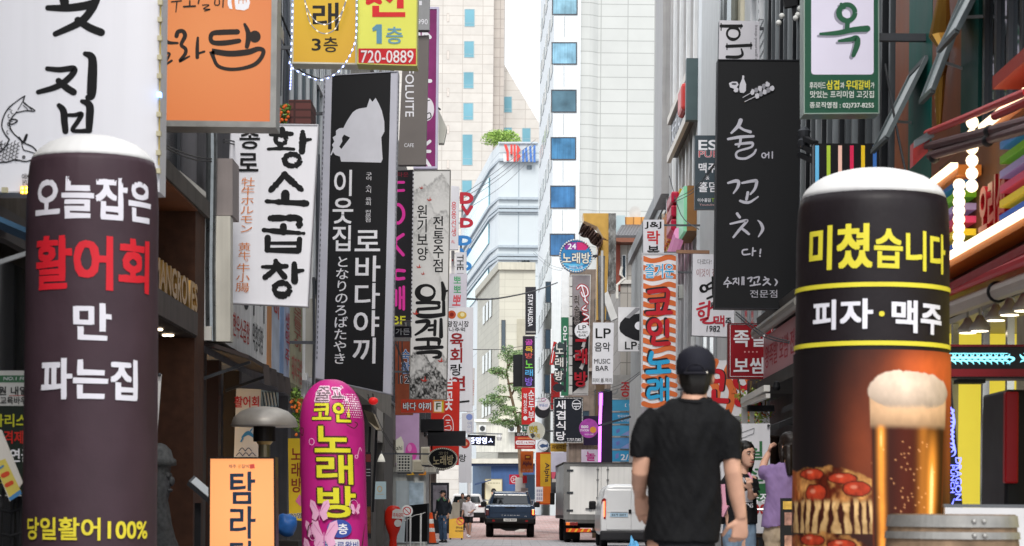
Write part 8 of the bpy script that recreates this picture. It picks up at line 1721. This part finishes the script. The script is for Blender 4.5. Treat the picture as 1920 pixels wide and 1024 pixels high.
class Fig:
    """local frame: x to the figure's right hand side as seen from behind, y forward, z up; placed with a heading"""
    def __init__(s, label, loc, H=1.75, head=0.0, group=None):
        s.k = H / 1.75; s.loc = Vector(loc); s.R = Matrix.Rotation(head, 3, 'Z')
        s.r = thing('person', label, 'person', loc, group)
    def P(s, p): return s.loc + s.R @ (Vector(p) * s.k)
    def tube(s, mb, pts, rad, n=14, sx=1.0): mb.tube([s.P(p) for p in pts], [q * s.k for q in rad], n, True, sx)
    def ell(s, mb, secs, n=28):      # (centre x,y,z, half width, half depth)
        rs = [[s.P((x + a * math.cos(t), y + b * math.sin(t), z)) for t in [2 * math.pi * k / n for k in range(n)]] for x, y, z, a, b in secs]
        mb.rings(rs)
    def head(s, mb, c, tilt=0.0, turn=0.0):
        c = Vector(c); M = Matrix.Rotation(turn, 3, 'Z') @ Matrix.Rotation(tilt, 3, 'X'); s.hm = (c, M)
        rs = []
        for z, a, fr, bk in ((-.122, .015, .066, .03), (-.112, .034, .082, .005), (-.09, .047, .088, -.02), (-.06, .057, .090, -.055), (-.03, .066, .091, -.082), (0, .072, .091, -.095), (.04, .075, .091, -.10), (.08, .067, .076, -.088), (.105, .047, .05, -.06), (.118, .018, .012, -.025)):
            rs.append([s.P(c + M @ Vector((a * math.cos(t), (fr + bk) / 2 + (fr - bk) / 2 * math.sin(t), z))) for t in [2 * math.pi * k / 28 for k in range(28)]])
        mb.rings(rs)
        H_ = lambda p: s.P(c + M @ Vector(p))
        mb.tube([H_((0, .085, .0)), H_((0, .104, -.03)), H_((0, .108, -.045)), H_((0, .088, -.05))], [.008 * s.k, .012 * s.k, .015 * s.k, .010 * s.k], 8)
        for sx in (-1, 1):
            mb.ball(H_((sx * .074, -.012, -.012)), .010 * s.k, .022 * s.k, .032 * s.k, 10, 7)
            mb.ball(H_((sx * .033, .078, .018)), .018 * s.k, .014 * s.k, .008 * s.k, 8, 6)
        mb.ball(H_((0, .084, -.078)), .024 * s.k, .012 * s.k, .010 * s.k, 10, 6)
    def face(s, lip='#8a4a44'):
        c, M = s.hm; H_ = lambda p: s.P(c + M @ Vector(p))
        for sx in (-1, 1):
            e = MB().ball(H_((sx * .032, .088, .002)), .012 * s.k, .008 * s.k, .0055 * s.k, 10, 7).build('eye', mat('#a89f98', .3), s.r, smooth=True)
            MB().ball(H_((sx * .032, .0945, .002)), .0065 * s.k, .004 * s.k, .0058 * s.k, 10, 7).build('iris', mat('#1c1410', .2), e, smooth=True)
            MB().tube([H_((sx * .014, .094, .020)), H_((sx * .034, .094, .026)), H_((sx * .052, .082, .020))], [.003 * s.k, .005 * s.k, .002 * s.k], 6).build('eyebrow', HAIR, s.r)
        MB().ball(H_((0, .094, -.075)), .023 * s.k, .007 * s.k, .007 * s.k, 12, 7).build('mouth', mat(lip, .5), s.r, smooth=True)
    def hair(s, long=0.0, m=None, name='hair'):
        c, M = s.hm; mb = MB(); rs = []
        for z, a, b, cy in ((-.09, .046, .034, -.060), (-.05, .066, .052, -.056), (0, .077, .080, -.028), (.04, .083, .10, -.014), (.075, .078, .097, -.012), (.105, .06, .07, -.012), (.126, .03, .035, -.015), (.13, .006, .006, -.015)):
            rs.append([s.P(c + M @ Vector((a * math.cos(t), cy + b * math.sin(t), z))) for t in [2 * math.pi * k / 24 for k in range(24)]])
        mb.rings(rs)
        if long:
            for x in (-.055, -.02, .02, .055): mb.tube([s.P(c + M @ Vector((x, -.07, 0))), s.P(c + M @ Vector((x * 1.25, -.10, -.12))), s.P(c + M @ Vector((x * 1.3, -.115, -long)))], [.04 * s.k, .036 * s.k, .02 * s.k], 10)
            for x in (-.072, .072): mb.tube([s.P(c + M @ Vector((x, .012, .035))), s.P(c + M @ Vector((x * 1.1, -.01, -.08))), s.P(c + M @ Vector((x * 1.1, -.04, -long * .9)))], [.026 * s.k, .028 * s.k, .012 * s.k], 8)
        return fuse(name, mb, m or HAIR, s.r, .009 * s.k, 3, lambda p, n: n * .004 * noise.noise(Vector((p.x * 60, p.y * 60, p.z * 9))))
    def hand(s, mb, wrist, d, nrm, curl=.5, side=1, spread=.10, sc=1.0):
        """d: towards the fingertips, nrm: out of the back of the hand, side: which way the thumb lies across the palm"""
        w = Vector(wrist); d = Vector(d).normalized(); n = Vector(nrm); n = (n - d * n.dot(d)).normalized(); a = d.cross(n).normalized() * side
        k = s.k
        rs = []
        for t, hw, th in ((-.015, .024, .019), (.02, .032, .017), (.06, .040, .015), (.092, .040, .013)):
            rs.append([s.P(w + d * t * sc + a * math.cos(q) * hw * sc + n * math.sin(q) * th * sc) for q in [2 * math.pi * i / 14 for i in range(14)]])
        mb.rings(rs)
        for i, (off, L, rr) in enumerate(((.029, .072, .0088), (.010, .080, .0092), (-.010, .074, .0088), (-.028, .058, .0078))):
            p = w + d * .082 * sc + a * off * sc; dd = (d + a * off * spread * 20 * .5).normalized(); ang = 0; pts = [p - d * .02]; rad = [rr * sc]
            for j, fr in enumerate((.45, .30, .25)):
                ang += curl * (.75 if j == 0 else 1.0) * (1 + .12 * i)
                v = dd * math.cos(ang) - n * math.sin(ang); p = p + v * L * fr * sc; pts.append(p); rad.append(rr * sc * (1 - .1 * (j + 1)))
            s.tube(mb, pts, rad, 9)
        b0 = w + d * .022 * sc + a * .026 * sc; v1 = (d * .6 + a * .75 - n * .25).normalized(); v2 = (d * .9 + a * .25 - n * (.2 + curl * .4)).normalized()
        s.tube(mb, [b0, b0 + v1 * .038 * sc, b0 + v1 * .038 * sc + v2 * .03 * sc, b0 + v1 * .038 * sc + v2 * .055 * sc], [.014 * sc, .0115 * sc, .010 * sc, .008 * sc], 9)
    def leg(s, mb, pts, rad): s.tube(mb, pts, rad, 14)
    def shoe(s, ankle, toe, m):
        a, t = Vector(ankle), Vector(toe); d = (t - a); d.z = 0; d = d.normalized(); mb = MB(); w = Vector((-d.y, d.x, 0)); rs = []
        for q, hw, h in ((-.07, .03, .06), (-.04, .040, .085), (.03, .042, .085), (.09, .046, .06), (.15, .044, .045), (.19, .026, .035)):
            rs.append([s.P((a.x + d.x * q + w.x * hw * math.cos(t_), a.y + d.y * q + w.y * hw * math.cos(t_), max(.004, a.z - .08) + (h / 2) * (1 + math.sin(t_)))) for t_ in [2 * math.pi * k / 14 for k in range(14)]])
        mb.rings(rs); mb.build('shoe', m, s.r, smooth=True)

# --- the man walking away: black cap, black T-shirt
Zm = 9.5; fm = Zm / F; xm = 1283
L = lambda px, py, y=0.0: ((px - xm) * fm, y, CZ + (HY - py) * fm)
man = Fig('man in black cap and black T-shirt walking away up the street', (W(xm, 960, Zm).x, Zm, 0), 1.75, 0)
b = MB(); man.head(b, L(1303, 700, .02), .02, -.1)
man.tube(b, [L(1302, 722, -.0), L(1300, 742, -.01), L(1296, 770, -.02)], [.052, .056, .075], 18)
man.ell(b, [(*L(1290, 778, -.01), .12, .06), (*L(1287, 810, 0), .14, .09), (*L(1284, 880, 0), .14, .10), (*L(1279, 960, 0), .135, .10), (*L(1276, 1020, .0), .15, .11), (*L(1276, 1050, .0), .14, .11)])
lw = L(1203, 926, .13); rw = L(1390, 968, .0)
man.tube(b, [L(1222, 782, -.01), L(1204, 835, -.03), L(1199, 884, -.02), L(1200, 905, .05), lw], [.044, .042, .038, .037, .026], 16)
man.tube(b, [L(1357, 786, -.01), L(1367, 835, -.03), L(1372, 882, -.035), L(1381, 925, -.01), rw], [.044, .042, .039, .037, .026], 16)
man.hand(b, lw, (.22, .12, -.95), (-.25, -.95, -.15), .32, -1, .30, 1.0)
man.hand(b, rw, (-.08, .12, -1), (.25, -.97, .0), .85, 1, .05, 1.0)
man.tube(b, [L(1255, 1030), (-.10, .06, .5), (-.10, -.05, .09)], [.085, .055, .04], 14); man.tube(b, [L(1300, 1030), (.09, .16, .52), (.10, .30, .09)], [.085, .055, .04], 14)
fuse('body', b, SKIN, man.r, .0055, 3)
def cloth(p, n, s=1.0):
    x, z = p.x * 1.0, p.z
    d = .022 * noise.noise(Vector((x * 9 + z * 3.2, p.y * 4, z * 2.6))) + .014 * noise.noise(Vector((x * 20 - z * 7, p.y * 8, z * 6 + 3))) + .003 * noise.noise(Vector((x * 45 + z * 20, p.y * 20, z * 18)))
    return n * d * s
b = MB()
man.ell(b, [(*L(1299, 744, -.01), .060, .060), (*L(1297, 749, -.012), .085, .068), (*L(1293, 758, -.015), .135, .080), (*L(1290, 770, -.018), .175, .095), (*L(1288, 788, -.018), .20, .112), (*L(1286, 815, -.015), .19, .125), (*L(1285, 850, -.01), .166, .132), (*L(1284, 890, 0), .160, .130), (*L(1281, 940, .0), .163, .128), (*L(1278, 985, .0), .168, .132), (*L(1276, 1014, .0), .171, .138)], 40)
man.tube(b, [L(1234, 774, -.02), L(1214, 795, -.02), L(1202, 830, -.03), L(1198, 857, -.025)], [.056, .062, .060, .055], 20)
man.tube(b, [L(1346, 774, -.02), L(1361, 797, -.02), L(1366, 832, -.03), L(1368, 863, -.035)], [.056, .062, .060, .055], 20)
fuse('tshirt', b, mat('#070709', .8, 0, 0, .2, 60, .15, spec=.2), man.r, .007, 5, cloth)
MB().tube([man.P(Vector(L(1300, 746, -.012)) + Vector((.070 * math.cos(t), .068 * math.sin(t), -.004 + .012 * math.sin(t)))) for t in [2 * math.pi * k / 28 for k in range(29)]], .012, 8).build('collar', mat('#0c0c0e', .8), man.r, smooth=True)
b = MB(); man.ell(b, [(*L(1276, 1000), .152, .118), (*L(1276, 1040), .158, .122), (*L(1276, 1060), .155, .12)])
man.tube(b, [L(1255, 1045), (-.10, .06, .5), (-.10, -.05, .10)], [.10, .085, .075], 16); man.tube(b, [L(1300, 1045), (.09, .16, .52), (.10, .30, .10)], [.10, .085, .075], 16)
fuse('trousers', b, mat('#141418', .85, var=.15), man.r, .010, 4, cloth)
man.shoe((-.10, -.05, .085), (-.10, .2, 0), mat('#c9c7c4', .6)); man.shoe((.10, .30, .085), (.10, .5, 0), mat('#c9c7c4', .6))
man.hair()
c, M = man.hm; H_ = lambda p: man.P(c + M @ Vector(p))
b = MB()
b.rings([[H_((a * math.cos(t), cy + q * math.sin(t), z + .0)) for t in [2 * math.pi * k / 32 for k in range(32)]] for z, a, q, cy in ((.002, .086, .107, -.012), (.03, .088, .109, -.012), (.06, .087, .106, -.012), (.09, .078, .095, -.012), (.112, .058, .07, -.012), (.126, .03, .036, -.012), (.13, .004, .005, -.012))])
cap_o = b.build('cap', mat('#12121c', .75, 0, 0, .12, 40, bump=.1), man.r, smooth=True)
b = MB(); b.prism([H_((-.07, .075, .012)), H_((-.075, .12, .008)), H_((-.04, .165, .0)), H_((.04, .165, .0)), H_((.075, .12, .008)), H_((.07, .075, .012))], (0, 0, .006)); b.build('brim', mat('#1d1c26', .75), cap_o)
b = MB(); hv = [H_((.040 * math.cos(t), -.1205 + .012 * abs(math.cos(t)), .004 + .036 * math.sin(t))) for t in [math.pi * k / 12 for k in range(13)]]; b.prism(hv, man.R @ Vector((0, -.002, 0))); b.build('cap_opening', HAIR, cap_o)
b = MB(); b.tube([H_((.044 * math.cos(t), -.122 + .012 * abs(math.cos(t)), .004 + .040 * math.sin(t))) for t in [math.pi * k / 12 for k in range(13)]], .0035, 8); b.build('opening_trim', mat('#15141c', .7), cap_o)
b = MB(); b.tube([H_((x, -.119 + 4.5 * x * x, .004)) for x in (-.05, -.025, 0, .025, .05)], .006, 8); b.build('strap', mat('#15141c', .7), cap_o); MB().ball(H_((.05, -.108, .006)), .006).build('buckle', mat('#b9b3a8', .3, .8), cap_o); MB().ball(H_((0, -.012, .131)), .008, .008, .004).build('button', mat('#1d1c26', .7), cap_o)

# --- dark-haired woman facing us with a phone
Zw = 20.0; fw = Zw / F
LL = lambda px, py, x0, y=0.0: ((x0 - px) * fw, y, CZ + (HY - py) * fw)    # faces the camera: her x is mirrored
w = Fig('dark-haired woman in a black printed T-shirt and jeans holding a phone', (W(1389, 960, Zw).x, Zw, 0), 1.75, math.pi)
q = lambda px, py, y=0: LL(px, py, 1389, y)
b = MB(); w.head(b, q(1397, 848, .02), .0, .55)
w.tube(b, [q(1396, 862, 0), q(1394, 876, 0), q(1392, 886, 0)], [.045, .045, .06])
w.ell(b, [(*q(1390, 888), .13, .06), (*q(1389, 905), .15, .09), (*q(1388, 940), .125, .09), (*q(1388, 965), .14, .10), (*q(1388, 985), .145, .11)])
w.tube(b, [q(1412, 892), q(1414, 925, .02), q(1404, 928, .16), q(1401, 914, .22)], [.042, .036, .034, .024]); w.hand(b, q(1401, 914, .22), (.1, .5, .8), (-.3, .6, -.6), .7, -1, .1, .9)
w.tube(b, [q(1364, 892), q(1360, 930, -.02), q(1362, 965, .05)], [.042, .036, .025]); w.hand(b, q(1362, 965, .05), (0, .1, -1), (1, 0, 0), .4, 1, .1, .9)
w.tube(b, [q(1380, 985), (.09, 0, .48), (.10, 0, .09)], [.09, .055, .04]); w.tube(b, [q(1397, 985), (-.09, .03, .48), (-.10, .02, .09)], [.09, .055, .04])
fuse('body', b, mat('#c79c86', .55, var=.05), w.r, .0075, 3)
b = MB(); w.ell(b, [(*q(1392, 884), .075, .06), (*q(1391, 889), .15, .08), (*q(1390, 900), .175, .105), (*q(1389, 925), .155, .11), (*q(1388, 950), .155, .115), (*q(1388, 978), .175, .13)], 30); w.tube(b, [q(1408, 892), q(1415, 905), q(1416, 918, .01)], [.06, .06, .058]); w.tube(b, [q(1370, 892), q(1362, 905), q(1359, 922)], [.06, .06, .058])
fuse('tshirt', b, mat('#131316', .85, var=.1), w.r, .009, 4, cloth)
Sw = lambda a, c, e: w.P(Vector(q(a, c, .118)) + Vector((0, e, 0)))
T(w.r, 'MINUS', (1384, 892, 1404, 901), None, WIN, .03, surf=Sw, name='shirt_pattern'); shape(w.r, [(1393, 918), (1409, 912), (1408, 938), (1393, 938)], None, mat('#b9bac0', .6), 'shirt_pattern', surf=Sw); T(w.r, 'ACNS', (1388, 940, 1409, 948), None, WIN, .03, surf=Sw, name='shirt_pattern')
b = MB(); w.ell(b, [(*q(1388, 972), .15, .115), (*q(1388, 992), .155, .12), (*q(1388, 1000), .15, .115)]); w.tube(b, [q(1378, 998), (.09, 0, .48), (.10, 0, .10)], [.095, .075, .06]); w.tube(b, [q(1398, 998), (-.09, .03, .48), (-.10, .02, .10)], [.095, .075, .06])
fuse('jeans', b, mat('#6f8296', .85, var=.15, scale=14), w.r, .011, 4, cloth); w.shoe((.10, 0, .085), (.10, .2, 0), WIN); w.shoe((-.10, .02, .085), (-.10, .2, 0), WIN)
w.hair(.22); w.face()
b = MB(); b.tube([w.P(q(1402, 884, .06)), w.P(q(1406, 893, .125)), w.P(q(1404, 920, .13))], .012, 8); b.build('strap', mat('#c98aa0', .6), w.r)
# phone and pink bag: things she carries
o = tag(MB().bar(w.P(q(1403, 903, .30)), w.P(q(1416, 924, .27)), .03, .012).build('mobile_phone', BLK, bevel=.003), 'black mobile phone in the hand of the dark-haired woman', 'phone')
r = thing('shoulder_bag', 'pink and dark shoulder bag at the side of the dark-haired woman', 'bag', w.P(q(1360, 960, -.05))); b = MB(); b.ball(w.P(q(1359, 935, -.1)), .10, .09, .17); b.build('bag', mat('#2a2226', .7), r, smooth=True); b = MB(); b.bar(w.P(q(1352, 905, .08)), w.P(q(1356, 960, .1)), .05, .02); b.bar(w.P(q(1362, 945, .14)), w.P(q(1353, 965, .12)), .04, .02); b.build('ribbon', mat('#c990a4', .6), r)
r = thing('suitcase', 'suitcase with a tall double-tube handle beside the dark-haired woman', 'suitcase', (W(1433, 0, 20.6).x, 20.6, 0))
x0, x1 = W(1423, 0, 20.6).x, W(1445, 0, 20.6).x
MB().box(x0 - .12, x1 + .12, 20.5, 20.75, .06, .62).build('shell', mat('#3a3838', .5, bump=.2), r, bevel=.04)
b = MB(); b.tube([(x0, 20.62, .6), (x0, 20.62, W(0, 946, 20.6).z), (x0 + .015, 20.62, W(0, 943, 20.6).z), (x1 - .015, 20.62, W(0, 943, 20.6).z), (x1, 20.62, W(0, 946, 20.6).z), (x1, 20.62, .6)], .011, 8); b.build('handle', CHR, r); MB().box(x0 - .01, x1 + .01, 20.6, 20.64, W(0, 1000, 20.6).z, W(0, 995, 20.6).z).build('crossbar', BLK, r)
for x in (x0 - .08, x1 + .04): MB().box(x, x + .04, 20.52, 20.56, 0, .07).build('wheel', BLK, r)
# --- woman in lilac with one arm raised
Zp = 18.6; fp = Zp / F; P2 = lambda px, py, y=0.0: ((px - 1464) * fp, y, CZ + (HY - py) * fp)
w = Fig('woman with long dark hair in a lilac T-shirt raising one arm', (W(1464, 960, Zp).x, Zp, 0), 1.75, 0)
b = MB(); w.head(b, P2(1478, 832, .02), .0, .5); w.tube(b, [P2(1477, 848), P2(1475, 866)], [.045, .06])
w.ell(b, [(*P2(1470, 872), .12, .06), (*P2(1468, 895), .14, .09), (*P2(1465, 940), .115, .09), (*P2(1463, 985), .13, .10)])
w.tube(b, [P2(1446, 876, .02), P2(1436, 884, .05), P2(1430, 880, .10), P2(1436, 862, .14), P2(1444, 844, .15)], [.045, .040, .036, .034, .024]); w.hand(b, P2(1444, 844, .15), (.30, .1, 1), (-1, .2, .3), 1.0, 1, .05, .9)
w.tube(b, [P2(1492, 878), P2(1498, 920), P2(1496, 960, .05)], [.045, .037, .025]); w.hand(b, P2(1496, 960, .05), (0, .1, -1), (1, 0, 0), .4, -1, .1, .9)
w.tube(b, [P2(1456, 985), (-.08, 0, .48), (-.09, 0, .09)], [.09, .055, .04]); w.tube(b, [P2(1474, 985), (.08, .03, .48), (.09, .1, .09)], [.09, .055, .04])
fuse('body', b, mat('#bf947e', .55, var=.05), w.r, .0075, 3)
b = MB(); w.ell(b, [(*P2(1474, 864), .07, .06), (*P2(1470, 871), .14, .085), (*P2(1467, 890), .165, .11), (*P2(1464, 925), .14, .115), (*P2(1461, 955), .145, .12), (*P2(1460, 984), .155, .13)], 30)
w.tube(b, [P2(1452, 876, .0), P2(1440, 882, .04), P2(1431, 882, .09)], [.062, .062, .058]); w.tube(b, [P2(1488, 880), P2(1496, 898), P2(1499, 915)], [.06, .06, .056]); fuse('tshirt', b, mat('#7c668f', .8, var=.06), w.r, .009, 4, cloth)
b = MB(); w.ell(b, [(*P2(1462, 975), .14, .11), (*P2(1463, 1000), .15, .115), (*P2(1464, 1010), .145, .11)]); w.tube(b, [P2(1455, 1005), (-.08, 0, .48), (-.09, 0, .10)], [.095, .09, .085]); w.tube(b, [P2(1475, 1005), (.08, .03, .48), (.09, .1, .10)], [.095, .09, .085]); fuse('trousers', b, mat('#9a8a76', .85, var=.1), w.r, .011, 4, cloth)
w.shoe((-.09, 0, .085), (-.09, .2, 0), WIN); w.shoe((.09, .1, .085), (.09, .3, 0), WIN); w.hair(.26, mat('#1c1512', .45, var=.2, scale=30)); w.face()
r = thing('menu_board', 'dark-framed menu board with food pictures beside the beer column', 'menu board', (W(1476, 0, 16.5).x, 16.5, 0)); Zb = 16.5
MB().slab([(1464, 934), (1486, 934), (1486, 1160), (1464, 1160)], Zb, Zb + .04).build('frame', mat('#1d1c1c', .5), r); shape(r, [(1468, 940), (1486, 940), (1486, 955), (1468, 955)], Zb, mat('#c9a24a', .5, var=.4, scale=20), 'dish_picture'); shape(r, [(1471, 961), (1486, 961), (1486, 985), (1471, 985)], Zb, mat('#a3796a', .5, var=.5, scale=16), 'dish_picture'); shape(r, [(1471, 1004), (1486, 1004), (1486, 1060), (1471, 1060)], Zb, mat('#b98a74', .5, var=.5, scale=16), 'dish_picture')
ORG_ = r
for x in (1464, 1482): MB().bar((W(x + 1, 0, Zb).x, Zb + .02, 0), (W(x + 1, 0, Zb).x, Zb + .02, W(0, 1160, Zb).z), .03).build('leg', BLK, r)
# --- worker by the cone
Zk = 69.5; fk = Zk / F; P3 = lambda px, py, y=0.0: ((831 - px) * fk, y, CZ + (HY - py) * fk)
w = Fig('worker in dark cap and dark green-trimmed vest beside the traffic cone', (W(831, 960, Zk).x, Zk, 0), 1.75, math.pi - .5)
b = MB(); w.head(b, (0, .02, 1.60), 0, -.2); w.tube(b, [(0, 0, 1.5), (0, 0, 1.42)], [.05, .07]); w.ell(b, [(0, 0, 1.44, .14, .07), (0, 0, 1.25, .17, .11), (0, 0, 1.0, .15, .11), (0, 0, .88, .15, .11)])
w.tube(b, [(-.19, 0, 1.40), (-.25, -.05, 1.12), (-.24, .08, .90)], [.05, .045, .03]); w.hand(b, (-.24, .08, .90), (0, .3, -1), (-1, 0, 0), .5, 1); w.tube(b, [(.19, 0, 1.40), (.25, -.06, 1.12), (.26, .04, .88)], [.05, .045, .03]); w.hand(b, (.26, .04, .88), (0, .2, -1), (1, 0, 0), .5, -1)
w.tube(b, [(-.09, 0, .88), (-.12, .1, .48), (-.12, .04, .09)], [.09, .06, .04]); w.tube(b, [(.09, 0, .88), (.11, -.05, .48), (.12, -.16, .09)], [.09, .06, .04]); fuse('body', b, SKIN, w.r, .009, 3)
b = MB(); w.ell(b, [(0, 0, 1.47, .08, .07), (0, 0, 1.42, .18, .09), (0, 0, 1.30, .205, .125), (0, 0, 1.05, .185, .13), (0, 0, .90, .19, .135)], 24); w.tube(b, [(-.17, 0, 1.40), (-.255, -.05, 1.12), (-.25, .05, .95)], [.07, .062, .05]); w.tube(b, [(.17, 0, 1.40), (.255, -.06, 1.12), (.265, .02, .93)], [.07, .062, .05]); fuse('jacket', b, mat('#20242c', .8, var=.15), w.r, .012, 4, cloth)
for sx in (-1, 1): MB().tube([w.P((sx * .05, .10, 1.47)), w.P((sx * .11, .125, 1.36)), w.P((sx * .17, .09, 1.40))], .02, 8).build('green_trim', mat('#4f7a5a', .7), w.r)
b = MB(); w.ell(b, [(0, 0, .93, .16, .12), (0, 0, .80, .16, .12)]); w.tube(b, [(-.09, 0, .84), (-.12, .1, .48), (-.12, .04, .10)], [.10, .08, .07]); w.tube(b, [(.09, 0, .84), (.11, -.05, .48), (.12, -.16, .10)], [.10, .08, .07]); fuse('trousers', b, mat('#3c4f66', .85, var=.15), w.r, .013, 4, cloth)
w.shoe((-.12, .04, .085), (-.12, .3, 0), BLK); w.shoe((.12, -.16, .085), (.12, .1, 0), BLK); w.hair(); w.face()
c, M = w.hm; b = MB(); b.rings([[w.P(c + M @ Vector((a * math.cos(t), -.012 + q * math.sin(t), z))) for t in [2 * math.pi * k / 20 for k in range(20)]] for z, a, q in ((.035, .088, .109), (.07, .087, .106), (.11, .06, .075), (.128, .01, .012))]); b.prism([w.P(c + M @ Vector(v_)) for v_ in ((-.07, .07, .04), (-.05, .16, .03), (.05, .16, .03), (.07, .07, .04))], (0, 0, .008)); b.build('cap', BLK, w.r, smooth=False)
# --- woman in white top and black shorts
Zq = 84.0
w = Fig('woman in a white T-shirt and black shorts walking beside the yellow sign', (W(879, 960, Zq).x, Zq, 0), 1.68, math.pi - .35)
b = MB(); w.head(b, (0, .05, 1.62), -.25, .3); w.tube(b, [(0, .01, 1.53), (0, 0, 1.43)], [.046, .065]); w.ell(b, [(0, 0, 1.44, .13, .07), (0, 0, 1.25, .16, .11), (0, 0, 1.0, .15, .11), (0, 0, .88, .16, .12)])
w.tube(b, [(-.17, 0, 1.40), (-.24, -.02, 1.15), (-.14, .2, 1.02)], [.05, .042, .03]); w.hand(b, (-.14, .2, 1.02), (.5, .6, .1), (0, 0, -1), .7, 1); w.tube(b, [(.17, 0, 1.40), (.25, -.03, 1.14), (.25, .1, .92)], [.05, .042, .03]); w.hand(b, (.25, .1, .92), (0, .3, -1), (1, 0, 0), .4, -1)
w.tube(b, [(-.08, 0, .88), (-.09, .08, .48), (-.08, .10, .09)], [.095, .058, .038]); w.tube(b, [(.08, 0, .88), (.09, .03, .48), (.06, -.12, .13)], [.095, .058, .038]); fuse('body', b, mat('#b08a76', .6), w.r, .009, 3)
b = MB(); w.ell(b, [(0, 0, 1.48, .08, .07), (0, 0, 1.43, .17, .09), (0, 0, 1.30, .20, .13), (0, 0, 1.05, .20, .14), (0, 0, .86, .20, .145)], 24); w.tube(b, [(-.16, 0, 1.40), (-.23, -.01, 1.24), (-.25, 0, 1.14)], [.08, .08, .08]); w.tube(b, [(.16, 0, 1.40), (.23, -.01, 1.24), (.26, -.02, 1.14)], [.08, .08, .08]); fuse('tshirt', b, mat('#cfcdd2', .8, var=.04), w.r, .012, 4, cloth)
b = MB(); w.ell(b, [(0, 0, .92, .165, .125), (0, 0, .80, .17, .13)]); w.tube(b, [(-.08, 0, .84), (-.095, .05, .60)], [.105, .10]); w.tube(b, [(.08, 0, .84), (.095, .03, .60)], [.105, .10]); fuse('shorts', b, BLK, w.r, .012, 4)
w.shoe((-.08, .10, .085), (-.08, .3, 0), WIN); w.shoe((.06, -.12, .13), (.06, .1, 0), WIN); w.hair(); w.face()
w = Fig('dark-haired person mostly hidden behind the woman in white', (W(867, 960, 98).x, 98, gz(98)), 1.7, math.pi)
b = MB(); w.head(b, (0, .03, 1.62)); w.tube(b, [(0, 0, 1.53), (0, 0, 1.43)], [.046, .065]); w.ell(b, [(0, 0, 1.44, .14, .07), (0, 0, 1.25, .17, .11), (0, 0, .88, .16, .12)]); w.tube(b, [(-.18, 0, 1.4), (-.24, 0, 1.1), (-.22, .06, .85)], [.05, .042, .03]); w.tube(b, [(.18, 0, 1.4), (.24, 0, 1.1), (.22, .06, .85)], [.05, .042, .03]); w.hand(b, (-.22, .06, .85), (0, .2, -1), (-1, 0, 0), .5, 1); w.hand(b, (.22, .06, .85), (0, .2, -1), (1, 0, 0), .5, -1)
w.tube(b, [(-.08, 0, .88), (-.09, .02, .48), (-.09, 0, .09)], [.09, .058, .038]); w.tube(b, [(.08, 0, .88), (.09, .02, .48), (.09, 0, .09)], [.09, .058, .038]); fuse('body', b, SKIN, w.r, .011, 3)
b = MB(); w.ell(b, [(0, 0, 1.47, .08, .07), (0, 0, 1.42, .18, .09), (0, 0, 1.25, .19, .13), (0, 0, .88, .19, .13)]); fuse('shirt', b, mat('#6a6763', .8), w.r, .014, 4); b = MB(); w.ell(b, [(0, 0, .92, .165, .125), (0, 0, .80, .17, .13)]); w.tube(b, [(-.08, 0, .84), (-.09, .02, .48), (-.09, 0, .1)], [.1, .08, .07]); w.tube(b, [(.08, 0, .84), (.09, .02, .48), (.09, 0, .1)], [.1, .08, .07]); fuse('trousers', b, mat('#2a2c33', .8), w.r, .014, 4)
w.shoe((-.09, 0, .085), (-.09, .2, 0), BLK); w.shoe((.09, 0, .085), (.09, .2, 0), BLK); w.hair(); w.face()
